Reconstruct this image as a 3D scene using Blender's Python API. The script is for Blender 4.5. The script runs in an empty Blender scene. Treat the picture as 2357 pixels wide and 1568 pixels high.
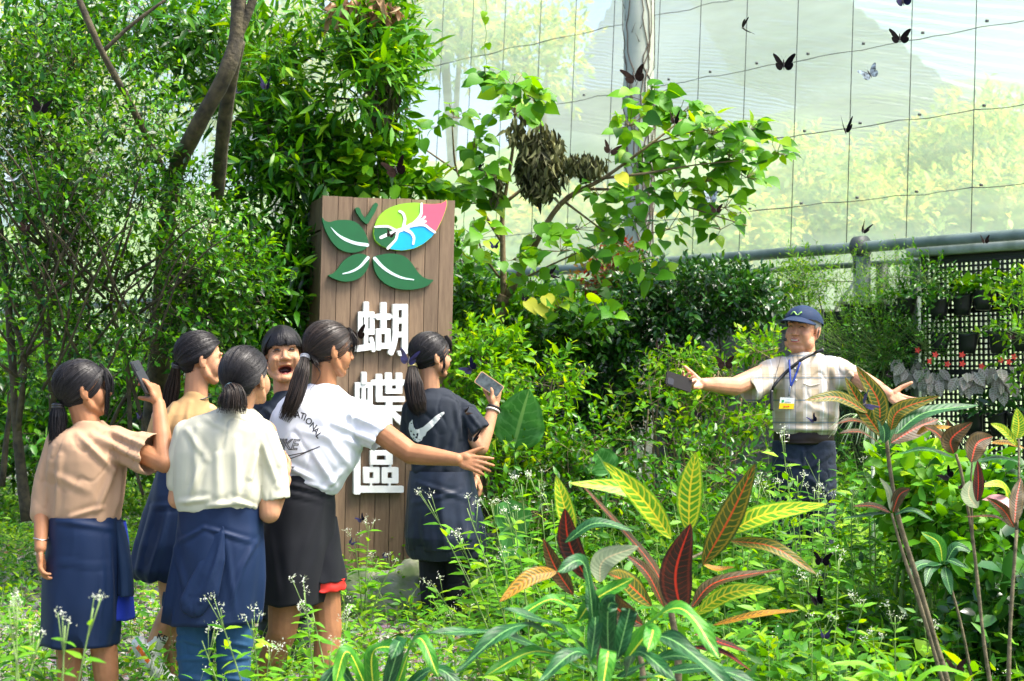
import bpy, bmesh, math, random
import numpy as np
from mathutils import Vector, Matrix, noise
from mathutils.bvhtree import BVHTree
from mathutils.geometry import tessellate_polygon
random.seed(7); RNG = np.random.default_rng(11)
R = math.radians
scene = bpy.context.scene
COL = scene.collection

# ---------------------------------------------------------------- camera, sky, sun, exposure
FPX, HOR, CZ = 3850.0, 900.0, 1.4          # focal length in photo pixels (2357 wide), horizon row, eye height
PITCH = math.atan((HOR - 784.0) / FPX)
cam_d = bpy.data.cameras.new('camera'); cam = bpy.data.objects.new('camera', cam_d); COL.objects.link(cam)
cam.location = (0, 0, CZ); cam.rotation_euler = (R(90) + PITCH, 0, 0)
cam_d.sensor_width = 36; cam_d.lens = 36 * FPX / 2357.0
cam_d.clip_start = 0.1; cam_d.clip_end = 400
cam_d.dof.use_dof = True; cam_d.dof.focus_distance = 7.6; cam_d.dof.aperture_fstop = 5.0
scene.camera = cam
world = bpy.data.worlds.new("World"); scene.world = world; world.use_nodes = True
SUN_EL, SUN_AZ = R(60), R(104)             # azimuth measured clockwise from +Y
wn = world.node_tree.nodes; wl = world.node_tree.links
sky = wn.new('ShaderNodeTexSky'); sky.sky_type = 'NISHITA'; sky.sun_disc = False
sky.sun_elevation = SUN_EL; sky.sun_rotation = SUN_AZ; sky.dust_density = 4.0; sky.air_density = 0.8
wn['Background'].inputs[1].default_value = 0.15
wl.new(sky.outputs[0], wn['Background'].inputs[0])
sun_d = bpy.data.lights.new('sun', 'SUN'); sun = bpy.data.objects.new('sun', sun_d); COL.objects.link(sun)
sun_d.energy = 2.8; sun_d.angle = R(24); sun_d.color = (1.0, 0.95, 0.86)
sdir = Vector((math.sin(SUN_AZ) * math.cos(SUN_EL), math.cos(SUN_AZ) * math.cos(SUN_EL), math.sin(SUN_EL)))
sun.rotation_euler = sdir.to_track_quat('Z', 'Y').to_euler()
scene.view_settings.view_transform = 'Standard'; scene.view_settings.look = 'None'
scene.view_settings.gamma = 1; scene.view_settings.exposure = 1.74
scene.cycles.max_bounces = 8; scene.cycles.transparent_max_bounces = 12
scene.cycles.diffuse_bounces = 3; scene.cycles.transmission_bounces = 4
scene.cycles.caustics_reflective = False; scene.cycles.caustics_refractive = False

def P(u, v, Y):
    xn = (u - 1178.5) / FPX; yn = (784.0 - v) / FPX
    d = Vector((xn, math.cos(PITCH) - yn * math.sin(PITCH), math.sin(PITCH) + yn * math.cos(PITCH)))
    return Vector((0, 0, CZ)) + d * (Y / d.y)
def ray(u, v):
    return (P(u, v, 1.0) - Vector((0, 0, CZ))).normalized()
def SP(u, v, Y): return P(u * .92070, v * .92070, Y)      # the same from full-size photo pixels
def gz(x, y):                                               # ground height
    z = 0.30 * min(1, max(0, (y - 7.0) / 2.6)) + 0.02 * max(0, y - 9.6)
    return z

# ---------------------------------------------------------------- materials
def newmat(name):
    m = bpy.data.materials.new(name); m.use_nodes = True
    nt = m.node_tree; return m, nt, nt.nodes, nt.links, nt.nodes['Principled BSDF']
def setspec(b, v):
    b.inputs['Specular IOR Level'].default_value = v
def mat(name, col, rough=.6, spec=.5, var=.0, vscale=6, bump=0, bscale=40, metal=0, col2=None, sss=0, stretch=None, sheen=0):
    m, nt, N, L, b = newmat(name)
    b.inputs['Base Color'].default_value = (*col, 1); b.inputs['Roughness'].default_value = rough
    b.inputs['Metallic'].default_value = metal; setspec(b, spec)
    if sheen: b.inputs['Sheen Weight'].default_value = sheen
    if sss:
        b.inputs['Subsurface Weight'].default_value = sss; b.inputs['Subsurface Scale'].default_value = .012
        b.inputs['Subsurface Radius'].default_value = (1, .35, .2)
    tc = N.new('ShaderNodeTexCoord'); vec = tc.outputs['Object']
    if stretch:
        mp = N.new('ShaderNodeMapping'); mp.inputs['Scale'].default_value = stretch
        L.new(vec, mp.inputs[0]); vec = mp.outputs[0]
    if var or col2:
        n = N.new('ShaderNodeTexNoise'); n.inputs['Scale'].default_value = vscale; n.inputs['Detail'].default_value = 6
        L.new(vec, n.inputs[0])
        cr = N.new('ShaderNodeValToRGB'); c2 = col2 or tuple(c * (1 - var) for c in col)
        c1 = col if col2 else tuple(min(1, c * (1 + var)) for c in col)
        cr.color_ramp.elements[0].position = .35; cr.color_ramp.elements[1].position = .65
        cr.color_ramp.elements[0].color = (*c2, 1); cr.color_ramp.elements[1].color = (*c1, 1)
        L.new(n.outputs['Fac'], cr.inputs[0]); L.new(cr.outputs[0], b.inputs['Base Color'])
    if bump:
        n2 = N.new('ShaderNodeTexNoise'); n2.inputs['Scale'].default_value = bscale; n2.inputs['Detail'].default_value = 5
        L.new(vec, n2.inputs[0]); bp = N.new('ShaderNodeBump'); bp.inputs['Strength'].default_value = bump
        bp.inputs['Distance'].default_value = .01; L.new(n2.outputs['Fac'], bp.inputs['Height']); L.new(bp.outputs[0], b.inputs['Normal'])
    return m
def leafmat(name, cols, rough=.38, spec=.5, trans=.35, tcol=None):
    """foliage: colour picked per leaf through the point attribute 'rnd'"""
    m, nt, N, L, b = newmat(name)
    at = N.new('ShaderNodeAttribute'); at.attribute_name = 'rnd'
    cr = N.new('ShaderNodeValToRGB'); el = cr.color_ramp.elements
    while len(el) < len(cols): el.new(.5)
    for i, c in enumerate(cols):
        el[i].position = i / (len(cols) - 1); el[i].color = (*c, 1)
    L.new(at.outputs['Fac'], cr.inputs[0]); L.new(cr.outputs[0], b.inputs['Base Color'])
    b.inputs['Roughness'].default_value = rough; setspec(b, spec)
    tr = N.new('ShaderNodeBsdfTranslucent'); mx = N.new('ShaderNodeMixShader'); mx.inputs[0].default_value = trans
    hs = N.new('ShaderNodeHueSaturation'); hs.inputs['Hue'].default_value = .475; hs.inputs['Saturation'].default_value = 1.1; hs.inputs['Value'].default_value = 1.7
    L.new(cr.outputs[0], hs.inputs['Color']); L.new(hs.outputs[0], tr.inputs[0])
    L.new(b.outputs[0], mx.inputs[1]); L.new(tr.outputs[0], mx.inputs[2]); L.new(mx.outputs[0], N['Material Output'].inputs[0])
    return m

# ---------------------------------------------------------------- objects
def wloc(o):
    v = Vector((0, 0, 0))
    while o is not None: v += o.location; o = o.parent
    return v
def tag(o, label=None, cat=None, group=None, kind=None):
    if label: o['label'] = label
    if cat: o['category'] = cat
    if group: o['group'] = group
    if kind: o['kind'] = kind
    return o
def thing(name, loc, label, cat, group=None):
    o = bpy.data.objects.new(name, None); o.empty_display_size = .1; COL.objects.link(o); o.location = loc
    return tag(o, label, cat, group)

class Geo:
    def __init__(s): s.V = []; s.Q = []; s.T = []; s.UV = []; s.Rn = []; s.MQ = []; s.MT = []; s.n = 0
    def add(s, V, Q=None, T=None, UV=None, rnd=0.5, m=0):
        V = np.asarray(V, dtype=np.float64).reshape(-1, 3); k = len(V)
        s.V.append(V); s.UV.append(np.zeros((k, 2)) if UV is None else np.asarray(UV, float).reshape(-1, 2))
        s.Rn.append(np.full(k, rnd) if np.isscalar(rnd) else np.asarray(rnd, float))
        if Q is not None and len(Q):
            Q = np.asarray(Q, dtype=np.int64).reshape(-1, 4); s.Q.append(Q + s.n); s.MQ.append(np.full(len(Q), m))
        if T is not None and len(T):
            T = np.asarray(T, dtype=np.int64).reshape(-1, 3); s.T.append(T + s.n); s.MT.append(np.full(len(T), m))
        s.n += k
    def build(s, name, mats, parent=None, smooth=True, loc=None):
        V = np.concatenate(s.V) if s.V else np.zeros((0, 3))
        off = wloc(parent) if parent is not None else Vector(loc or (0, 0, 0))
        V = V - np.array(off)
        Q = np.concatenate(s.Q) if s.Q else np.zeros((0, 4), int)
        T = np.concatenate(s.T) if s.T else np.zeros((0, 3), int)
        me = bpy.data.meshes.new(name)
        me.vertices.add(len(V)); me.vertices.foreach_set('co', V.astype(np.float32).ravel())
        loops = np.concatenate([Q.ravel(), T.ravel()]).astype(np.int32)
        me.loops.add(len(loops)); me.loops.foreach_set('vertex_index', loops)
        ls = np.concatenate([np.arange(len(Q)) * 4, len(Q) * 4 + np.arange(len(T)) * 3]).astype(np.int32)
        me.polygons.add(len(ls)); me.polygons.foreach_set('loop_start', ls)
        mi = np.concatenate([np.concatenate(s.MQ) if s.MQ else np.zeros(0, int), np.concatenate(s.MT) if s.MT else np.zeros(0, int)]).astype(np.int32)
        me.polygons.foreach_set('material_index', mi)
        me.polygons.foreach_set('use_smooth', np.full(len(ls), smooth))
        UV = np.concatenate(s.UV); uvl = me.uv_layers.new(name='UVMap'); uvl.data.foreach_set('uv', UV[loops].astype(np.float32).ravel())
        at = me.attributes.new('rnd', 'FLOAT', 'POINT'); at.data.foreach_set('value', np.concatenate(s.Rn).astype(np.float32))
        me.update(calc_edges=True); me.validate()
        for m in (mats if isinstance(mats, (list, tuple)) else [mats]): me.materials.append(m)
        o = bpy.data.objects.new(name, me); COL.objects.link(o)
        if parent is not None: o.parent = parent
        else: o.location = off
        return o

def box(g, c, s, m=0, rot=None, rnd=.5):
    x, y, z = (a / 2 for a in s)
    V = [Vector((i * x, j * y, k * z)) for i in (-1, 1) for j in (-1, 1) for k in (-1, 1)]
    if rot is not None: V = [rot @ v for v in V]
    V = [v + Vector(c) for v in V]
    g.add([tuple(v) for v in V], Q=[(0, 1, 3, 2), (4, 6, 7, 5), (0, 4, 5, 1), (2, 3, 7, 6), (0, 2, 6, 4), (1, 5, 7, 3)], m=m, rnd=rnd)
def smoothpath(pts, k=6):
    pts = [Vector(p) for p in pts]
    if len(pts) < 3:
        return [pts[0].lerp(pts[-1], i / k) for i in range(k + 1)]
    out = []
    q = [pts[0] * 2 - pts[1]] + pts + [pts[-1] * 2 - pts[-2]]
    for i in range(1, len(q) - 2):
        a, b, c, d = q[i - 1:i + 3]
        for j in range(k):
            t = j / k
            out.append(.5 * ((2 * b) + (c - a) * t + (2 * a - 5 * b + 4 * c - d) * t * t + (3 * b - a - 3 * c + d) * t ** 3))
    out.append(pts[-1]); return out
def tube(g, pts, rad, seg=8, m=0, rnd=.5, cap=True, flat=1.0, jit=0):
    """rad: number, list or function of t"""
    pts = [Vector(p) for p in pts]; n = len(pts)
    if n < 2: return
    rf = rad if callable(rad) else ((lambda t: rad) if np.isscalar(rad) else (lambda t: float(np.interp(t, np.linspace(0, 1, len(rad)), rad))))
    V = []; UV = []; up = None
    for i, p in enumerate(pts):
        d = (pts[min(i + 1, n - 1)] - pts[max(i - 1, 0)]); d = d.normalized() if d.length > 1e-9 else Vector((0, 0, 1))
        if up is None: up = d.orthogonal().normalized()
        up = (up - d * up.dot(d)); up = up.normalized() if up.length > 1e-6 else d.orthogonal().normalized()
        sd = d.cross(up); r = rf(i / (n - 1))
        if jit: r *= 1 + jit * noise.noise(p * 9)
        for j in range(seg):
            a = 2 * math.pi * j / seg
            V.append(p + up * (math.cos(a) * r) + sd * (math.sin(a) * r * flat)); UV.append((i / (n - 1), j / seg))
    Q = [(i * seg + j, i * seg + (j + 1) % seg, (i + 1) * seg + (j + 1) % seg, (i + 1) * seg + j) for i in range(n - 1) for j in range(seg)]
    T = []
    if cap:
        V += [pts[0], pts[-1]]; UV += [(0, 0), (1, 0)]; a, b = n * seg, n * seg + 1
        T = [(a, (j + 1) % seg, j) for j in range(seg)] + [(b, (n - 1) * seg + j, (n - 1) * seg + (j + 1) % seg) for j in range(seg)]
    g.add([tuple(v) for v in V], Q=Q, T=T, UV=UV, m=m, rnd=rnd)
def grid(g, F, nu, nv, m=0, closed_u=False, rnd=.5):
    """F(s,t)->point with s,t in 0..1"""
    V = []; UV = []
    for j in range(nv + 1):
        for i in range(nu if closed_u else nu + 1):
            V.append(tuple(F(i / nu, j / nv))); UV.append((i / nu, j / nv))
    w = nu if closed_u else nu + 1
    Q = [(j * w + i, j * w + (i + 1) % w, (j + 1) * w + (i + 1) % w, (j + 1) * w + i) for j in range(nv) for i in range(nu)]
    g.add(V, Q=Q, UV=UV, m=m, rnd=rnd)

# ---------------------------------------------------------------- leaves
def leaf_tpl(w=.35, fold=.12, droop=.15, st=(.35, .7), prof=(1, .75)):
    V = [(0, 0, 0)]
    for t, p in zip(st, prof):
        z = -droop * t * t
        V += [(t, -w / 2 * p, z + fold * p * w), (t, 0, z), (t, w / 2 * p, z + fold * p * w)]
    V.append((1, 0, -droop))
    k = len(st); T = [(0, 1, 2), (0, 2, 3)]; Q = []
    for i in range(k - 1):
        a = 1 + i * 3; b = a + 3
        Q += [(a, b, b + 1, a + 1), (a + 1, b + 1, b + 2, a + 2)]
    a = 1 + (k - 1) * 3; e = a + 3
    T += [(a, e, a + 1), (a + 1, e, a + 2)]
    V = np.array(V); UV = np.stack([V[:, 0], .5 + V[:, 1] / max(w, 1e-6)], 1)
    return V, np.array(Q).reshape(-1, 4), np.array(T), UV
def heart_tpl():
    pr = [(.0, .0), (-.04, .55), (.1, .9), (.3, 1.0), (.5, .85), (.7, .55), (.87, .22)]
    V = [(0, 0, 0)]
    for t, p in pr[1:]:
        z = -.25 * t * abs(t); V += [(t, -.42 * p, z + .06 * p), (max(t, .0), 0, z), (t, .42 * p, z + .06 * p)]
    V.append((1, 0, -.28)); k = len(pr) - 1
    T = [(0, 1, 2), (0, 2, 3)]; Q = []
    for i in range(k - 1):
        a = 1 + i * 3; b = a + 3; Q += [(a, b, b + 1, a + 1), (a + 1, b + 1, b + 2, a + 2)]
    a = 1 + (k - 1) * 3; e = a + 3; T += [(a, e, a + 1), (a + 1, e, a + 2)]
    V = np.array(V); UV = np.stack([V[:, 0], .5 + V[:, 1] / .84], 1)
    return V, np.array(Q), np.array(T), UV
def nrm(a): return a / np.maximum(np.linalg.norm(a, axis=-1, keepdims=True), 1e-9)
def scatter(g, tpl, pos, dirs, norms, size, rnd, m=0):
    V, Q, T, UV = tpl; pos = np.asarray(pos, float); n = len(pos)
    if n == 0: return
    d = nrm(np.asarray(dirs, float)); nn = np.asarray(norms, float)
    nn = nrm(nn - d * np.sum(nn * d, -1, keepdims=True)); sd = np.cross(nn, d)
    size = np.broadcast_to(np.asarray(size, float), (n,))
    W = pos[:, None] + size[:, None, None] * (V[None, :, 0, None] * d[:, None] + V[None, :, 1, None] * sd[:, None] + V[None, :, 2, None] * nn[:, None])
    k = len(V); offs = (np.arange(n) * k)[:, None, None]
    rnd = np.repeat(np.broadcast_to(np.asarray(rnd, float), (n,)), k)
    g.add(W.reshape(-1, 3), Q=(Q[None] + offs).reshape(-1, 4) if len(Q) else None, T=(T[None] + offs).reshape(-1, 3), UV=np.tile(UV, (n, 1)), rnd=rnd, m=m)
def rand_dirs(n, zmin=-1, zmax=1):
    z = RNG.uniform(zmin, zmax, n); a = RNG.uniform(0, 2 * np.pi, n); r = np.sqrt(np.maximum(0, 1 - z * z))
    return np.stack([r * np.cos(a), r * np.sin(a), z], 1)
def twigs_leaves(g, centers, dirs, per, L, size, tpl, m=0, rbase=None, up=.6, spread=.9, rvar=.25, wood=None, wr=.002):
    """sprays of leaves alternating along short twigs"""
    centers = np.asarray(centers, float); dirs = nrm(np.asarray(dirs, float)); n = len(centers)
    if n == 0: return
    side = nrm(np.cross(dirs, rand_dirs(n)))
    oth = np.cross(dirs, side)
    for k in range(per):
        t = (k + .5) / per; a = RNG.uniform(0, 2 * np.pi, n) if k % 2 == 0 else a + np.pi + RNG.uniform(-.5, .5, n)
        rad = side * np.cos(a)[:, None] + oth * np.sin(a)[:, None]
        pos = centers + dirs * (L * t)
        ld = dirs * (.35 + t * .8) + rad * spread + RNG.normal(0, .18, (n, 3))
        nm = np.array([0, 0, 1.0]) * up + rad * -.3 + RNG.normal(0, .35, (n, 3))
        rb = (rbase if rbase is not None else RNG.uniform(0.2, .7, n)) + RNG.normal(0, rvar, n) * .5 + .15 * (t - .5)
        scatter(g, tpl, pos, ld, nm, size * RNG.uniform(.6, 1.15, n), np.clip(rb, 0, 1), m)
    if wood is not None:
        idx = RNG.permutation(n)[:int(n * .6)]
        for i in idx:
            tube(g, [Vector(centers[i]) - Vector(dirs[i]) * L * .8, Vector(centers[i]) + Vector(dirs[i]) * L], [wr, wr * .5], seg=3, m=wood, cap=False)
def in_ell(n, c, r):
    d = rand_dirs(n); rr = RNG.uniform(0, 1, n) ** (1 / 2.4)
    return np.array(c) + d * rr[:, None] * np.array(r), d
# ================================================================ SETTING
W0 = Vector((3.27, 10.7, 0)); WD = Vector((-.677, .736, 0)); WN = Vector((-.736, -.677, 0))
def WL(t, z, off=0.0): return W0 + WD * t + WN * off + Vector((0, 0, z))
def t_at(u, off=0.0):
    k = (u - 1178.5) / FPX; return (3.27 - .736 * off - k * (10.7 - .677 * off)) / (.677 + .736 * k)

# ground -------------------------------------------------
def ground_mat():
    m, nt, N, L, b = newmat('soil'); tc = N.new('ShaderNodeTexCoord')
    n1 = N.new('ShaderNodeTexNoise'); n1.inputs['Scale'].default_value = 2.2; n1.inputs['Detail'].default_value = 8
    n2 = N.new('ShaderNodeTexVoronoi'); n2.inputs['Scale'].default_value = 26
    cr = N.new('ShaderNodeValToRGB'); e = cr.color_ramp.elements
    e[0].position = .35; e[0].color = (.05, .04, .02, 1); e[1].position = .62; e[1].color = (.19, .165, .10, 1)
    x = e.new(.5); x.color = (.13, .14, .05, 1)
    L.new(tc.outputs['Object'], n1.inputs[0]); L.new(tc.outputs['Object'], n2.inputs[0])
    mx = N.new('ShaderNodeMixRGB'); mx.blend_type = 'MIX'; mx.inputs[0].default_value = .35
    L.new(n1.outputs['Fac'], cr.inputs[0]); L.new(cr.outputs[0], mx.inputs[1]); L.new(n2.outputs['Color'], mx.inputs[2])
    hs = N.new('ShaderNodeHueSaturation'); hs.inputs['Saturation'].default_value = .55; hs.inputs['Value'].default_value = .75
    L.new(mx.outputs[0], hs.inputs['Color']); L.new(hs.outputs[0], b.inputs['Base Color']); b.inputs['Roughness'].default_value = .95
    bp = N.new('ShaderNodeBump'); bp.inputs['Distance'].default_value = .02; L.new(n2.outputs['Distance'], bp.inputs['Height']); L.new(bp.outputs[0], b.inputs['Normal'])
    return m
g = Geo()
def gF(s, t):
    y = 1.0 + 33 * t; x = -16 + 26 * s
    return (x, y, gz(x, y) + .03 * noise.noise(Vector((x * .9, y * .9, 0))) - .02)
grid(g, gF, 90, 110)
tag(g.build('ground', ground_mat()), kind='structure')
g = Geo()
def hF(s, t):
    o = .9 + 170 * t * t; tt = -14 + 60 * s + (s - .3) * o * 1.2; q = WL(tt, 0, -o)
    z = gz(q.x, q.y) - .15 + 9.0 * min(1, (o - .9) / 30.0) + min(1, o * .2) * .5 * noise.noise(Vector((q.x * .3, q.y * .3, 0)))
    return (q.x, q.y, z)
grid(g, hF, 80, 70)
tag(g.build('hillside', mat('hill_grass', (.30, .42, .10), .9, var=.0, vscale=1.4, col2=(.13, .24, .05))), kind='structure')

# netting -------------------------------------------------
def netmat(name, dens, col, stripes=0, wvec=(1, 0, 0)):
    m, nt, N, L, b = newmat(name)
    tr = N.new('ShaderNodeBsdfTransparent'); df = N.new('ShaderNodeBsdfDiffuse'); tl = N.new('ShaderNodeBsdfTranslucent')
    df.inputs[0].default_value = (*col, 1); tl.inputs[0].default_value = (*col, 1)
    a = N.new('ShaderNodeMixShader'); a.inputs[0].default_value = .6; L.new(df.outputs[0], a.inputs[1]); L.new(tl.outputs[0], a.inputs[2])
    mx = N.new('ShaderNodeMixShader'); uv = N.new('ShaderNodeUVMap')
    mp = N.new('ShaderNodeMapping'); mp.inputs['Scale'].default_value = (1, 6, 1); L.new(uv.outputs[0], mp.inputs[0])
    ns = N.new('ShaderNodeTexNoise'); ns.inputs['Scale'].default_value = 1.3; ns.inputs['Detail'].default_value = 5; L.new(mp.outputs[0], ns.inputs[0])
    rg = N.new('ShaderNodeMapRange'); rg.inputs[1].default_value = .3; rg.inputs[2].default_value = .7
    rg.inputs[3].default_value = dens - .07; rg.inputs[4].default_value = dens + .07; L.new(ns.outputs['Fac'], rg.inputs[0])
    fac = rg.outputs[0]
    if stripes:  # bands of thicker weave stand in for the shading of the ripples
        wv = N.new('ShaderNodeTexWave'); wv.wave_type = 'BANDS'; wv.bands_direction = 'Y'; wv.inputs['Scale'].default_value = stripes
        wv.inputs['Distortion'].default_value = 2.5; wv.inputs['Detail'].default_value = 1; wv.inputs['Detail Scale'].default_value = .5
        L.new(uv.outputs[0], wv.inputs[0]); r2 = N.new('ShaderNodeMapRange'); r2.inputs[3].default_value = -.38; r2.inputs[4].default_value = .28
        L.new(wv.outputs['Fac'], r2.inputs[0]); ad = N.new('ShaderNodeMath'); ad.operation = 'ADD'; ad.use_clamp = True
        L.new(fac, ad.inputs[0]); L.new(r2.outputs[0], ad.inputs[1]); fac = ad.outputs[0]
    L.new(fac, mx.inputs[0]); L.new(tr.outputs[0], mx.inputs[1]); L.new(a.outputs[0], mx.inputs[2])
    L.new(mx.outputs[0], N['Material Output'].inputs[0]); return m
NETB = thing('net_wall', WL(7, gz(0, 14)), 'fine white insect netting stretched behind the steel rail, seamed in long strips', 'netting')
g = Geo()
T0, T1 = -3.0, 19.0
def nF(s, t):
    tt = T0 + (T1 - T0) * s; z = .1 + 8.9 * t
    return WL(tt, z, -.32 - .12 * max(0, z - 2.4) + .03 * math.sin(tt * 3.1 + z) + .02 * math.sin(z * 5 + tt))
g.add([tuple(nF(i / 120, j / 40)) for j in range(41) for i in range(121)],
      Q=[(j * 121 + i, j * 121 + i + 1, (j + 1) * 121 + i + 1, (j + 1) * 121 + i) for j in range(40) for i in range(120)],
      UV=[(22 * i / 120, 8.9 * j / 40) for j in range(41) for i in range(121)])
g.build('netting', netmat('insect_net', .55, (.62, .69, .64)), NETB)
seam_m = mat('net_seam', (.10, .10, .09), .8); wire_m = mat('steel_wire', (.09, .09, .09), .5)
for z in (1.95, 2.2, 2.78, 3.32, 3.9, 4.5, 5.2):
    g = Geo(); pts = []
    for i in range(180):
        tt = T0 + (T1 - T0) * i / 179
        pts.append(WL(tt, z + -.012 * abs(math.sin(tt * 5.2)) + .012 * noise.noise(Vector((tt * 6, z, 0))), -.27 - .12 * max(0, z - 2.4)))
    tube(g, pts, lambda t: .0025 + .004 * abs(noise.noise(Vector((t * 160, z, 0)))), seg=5)
    g.build('seam', seam_m, NETB)
wire_us = [2385, 2218, 2068, 1930, 1801, 1682, 1574, 1478, 1372, 1282, 1200, 1117, 1042, 972, 905, 842, 782, 726, 672, 620, 570, 523, 478, 434]
for u in wire_us:
    tt = t_at(u); g = Geo()
    tube(g, [WL(tt, 2.42, -.1), WL(tt, 5, -.25), WL(tt, 8.6, -.5)], .0032, seg=5)
    for z in (2.78, 3.32, 3.9):
        box(g, WL(tt, z, -.2 - .08 * (z - 2.4)), (.020, .02, .016))
    g.build('wire', wire_m, NETB)

# shade roof far behind the net ----------------------------
def sheet(name, corners, nu, nv, amp, k, mtl, uvs=(1, 1)):
    a, b, c, d = [Vector(x) for x in corners]; g = Geo(); V = []; UV = []
    for j in range(nv + 1):
        for i in range(nu + 1):
            s, t = i / nu, j / nv; p = a.lerp(b, s).lerp(d.lerp(c, s), t)
            p = p + Vector((0, .25, 1)) * (amp * math.sin(t * k + .9 * math.sin(s * 17 + t * 4)) + amp * .4 * noise.noise(Vector((s * 12, t * 9, 0))))
            V.append(tuple(p)); UV.append((s * uvs[0], t * uvs[1]))
    g.add(V, Q=[(j * (nu + 1) + i, j * (nu + 1) + i + 1, (j + 1) * (nu + 1) + i + 1, (j + 1) * (nu + 1) + i) for j in range(nv) for i in range(nu)], UV=UV)
    return g.build(name, mtl, loc=tuple(a))
s1 = sheet('shade_cloth_roof', (P(1240, 300, 24), P(2480, 440, 20), P(1880, -60, 34), P(1480, -120, 38)), 90, 90, .05, 95, netmat('grey_shade', .80, (.17, .17, .17), 5), (8, 8))
tag(s1, 'grey rippled shade cloth roof seen through the netting above the far bushes', 'roof')
s2 = sheet('plastic_sheet_roof', (P(1700, 200, 30), P(2520, 470, 22), P(2560, -120, 30), P(1500, -160, 44)), 120, 120, .07, 120, netmat('white_sheet', .70, (.58, .63, .66), 6), (8, 9))
tag(s2, 'white rippled plastic sheet roof at the upper right beyond the netting', 'roof')
GH = thing('far_shed', P(1960, 560, 30), 'pale low shed wall half hidden by bushes beyond the netting', 'building')
pw = mat('pale_render', (.8, .78, .72), .8, var=.1, vscale=2)
g = Geo(); c0 = P(1900, 590, 30); box(g, c0, (2.6, 1.5, .9)); g.build('wall', pw, GH)
g = Geo(); box(g, c0 + Vector((-.05, 0, .5)), (2.9, 1.8, .1)); g.build('roof', mat('zinc', (.5, .52, .52), .5), GH)
g = Geo(); c1 = P(1345, 330, 30); box(g, c1, (1.9, 1.2, 1.5)); box(g, c1 + Vector((0, 0, .8)), (2.1, 1.4, .1))  # plain block standing for the white wall beyond the net
tag(g.build('far_white_wall', pw, loc=tuple(c1)), 'pale blocky tank behind the netting left of the vine-covered pole', 'walling')

# steel rail, pole ------------------------------------------
steel = mat('painted_steel', (.19, .25, .21), .45, var=.25, vscale=5, col2=(.08, .12, .09))
steel_d = mat('dark_steel', (.05, .06, .055), .5)
RAIL = thing('steel_rail', WL(5, gz(0, 13)), 'grey-green tubular steel rail running along the foot of the netting', 'rail')
g = Geo(); tube(g, [WL(t, 2.40) for t in np.linspace(-3, 19, 50)], .040, seg=16); g.build('upper_tube', steel, RAIL)
g = Geo(); tube(g, [WL(t, 2.29 + .004 * math.sin(t * 4), -.10) for t in np.linspace(-3, 19, 60)], .022, seg=10); g.build('lower_tube', steel, RAIL)
for u in (1985, 1062, 700):
    tt = t_at(u); g = Geo(); base = WL(tt, 0); zb = gz(base.x, base.y)
    box(g, WL(tt, (2.33 + zb) / 2, 0.0), (.10, .10, 2.33 - zb)); g.build('post', steel, RAIL)
tt = t_at(1983); g = Geo()
tube(g, [WL(tt - .04, 2.40), WL(tt + .04, 2.40)], .078, seg=20); box(g, WL(tt, 2.28, .03), (.07, .05, .12)); g.build('clamp', steel_d, RAIL)
g = Geo(); tt = t_at(2022); box(g, WL(tt, 1.4, -.05), (.07, .07, 1.75)); g.build('post', steel_d, RAIL)
g = Geo(); tube(g, [WL(t_at(1962), 2.22, -.1), WL(t_at(1900), 1.98, -.12)], .014, seg=6); g.build('brace', mat('white_bar', (.75, .76, .74), .5), RAIL)

tt = t_at(1472, .30); pb = WL(tt, 0, .30); pz = gz(pb.x, pb.y)
g = Geo(); PR = .116
tube(g, [Vector((pb.x, pb.y, pz - .1 + (8.5 - pz) * i / 40)) for i in range(41)], PR, seg=32)
pole = g.build('pole', mat('pole_paint', (.52, .55, .45), .6, vscale=3, col2=(.38, .42, .33), bump=.3, bscale=20), loc=(pb.x, pb.y, pz))
tag(pole, 'tall thick pale pole wrapped in dry climbing vine stems', 'pole')
g = Geo()
def polepath(a0, z0, da, n=26, dz=.16):
    pts = []; a, z = a0, z0
    for i in range(n):
        pts.append(Vector((pb.x + math.cos(a) * (PR + .006), pb.y + math.sin(a) * (PR + .006), z)))
        z += dz * random.uniform(.3, 1); a += random.gauss(da, .22)
    return pts
for k in range(15):
    tube(g, smoothpath(polepath(random.uniform(-2.6, -.4), random.uniform(1.5, 3.4), random.uniform(-.12, .12), random.randint(10, 28)), 2), [.006, .003], seg=5)
for k in range(120):
    a = random.uniform(-3, -.1); z = random.uniform(2.2, 5.6); s = random.choice((-1, 1))
    tube(g, [Vector((pb.x + math.cos(a + s * .5 * q * .5) * (PR + .004 + .012 * q), pb.y + math.sin(a + s * .5 * q * .5) * (PR + .004 + .012 * q), z + .07 * q)) for q in (0, .5, 1)], [.0032, .001], seg=3)
tag(g.build('dry_vine', mat('dry_vine_bark', (.13, .10, .07), .9), loc=(pb.x, pb.y - .1, 2)), 'leafless dark vine stems climbing the tall pale pole', 'vine')

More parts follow.
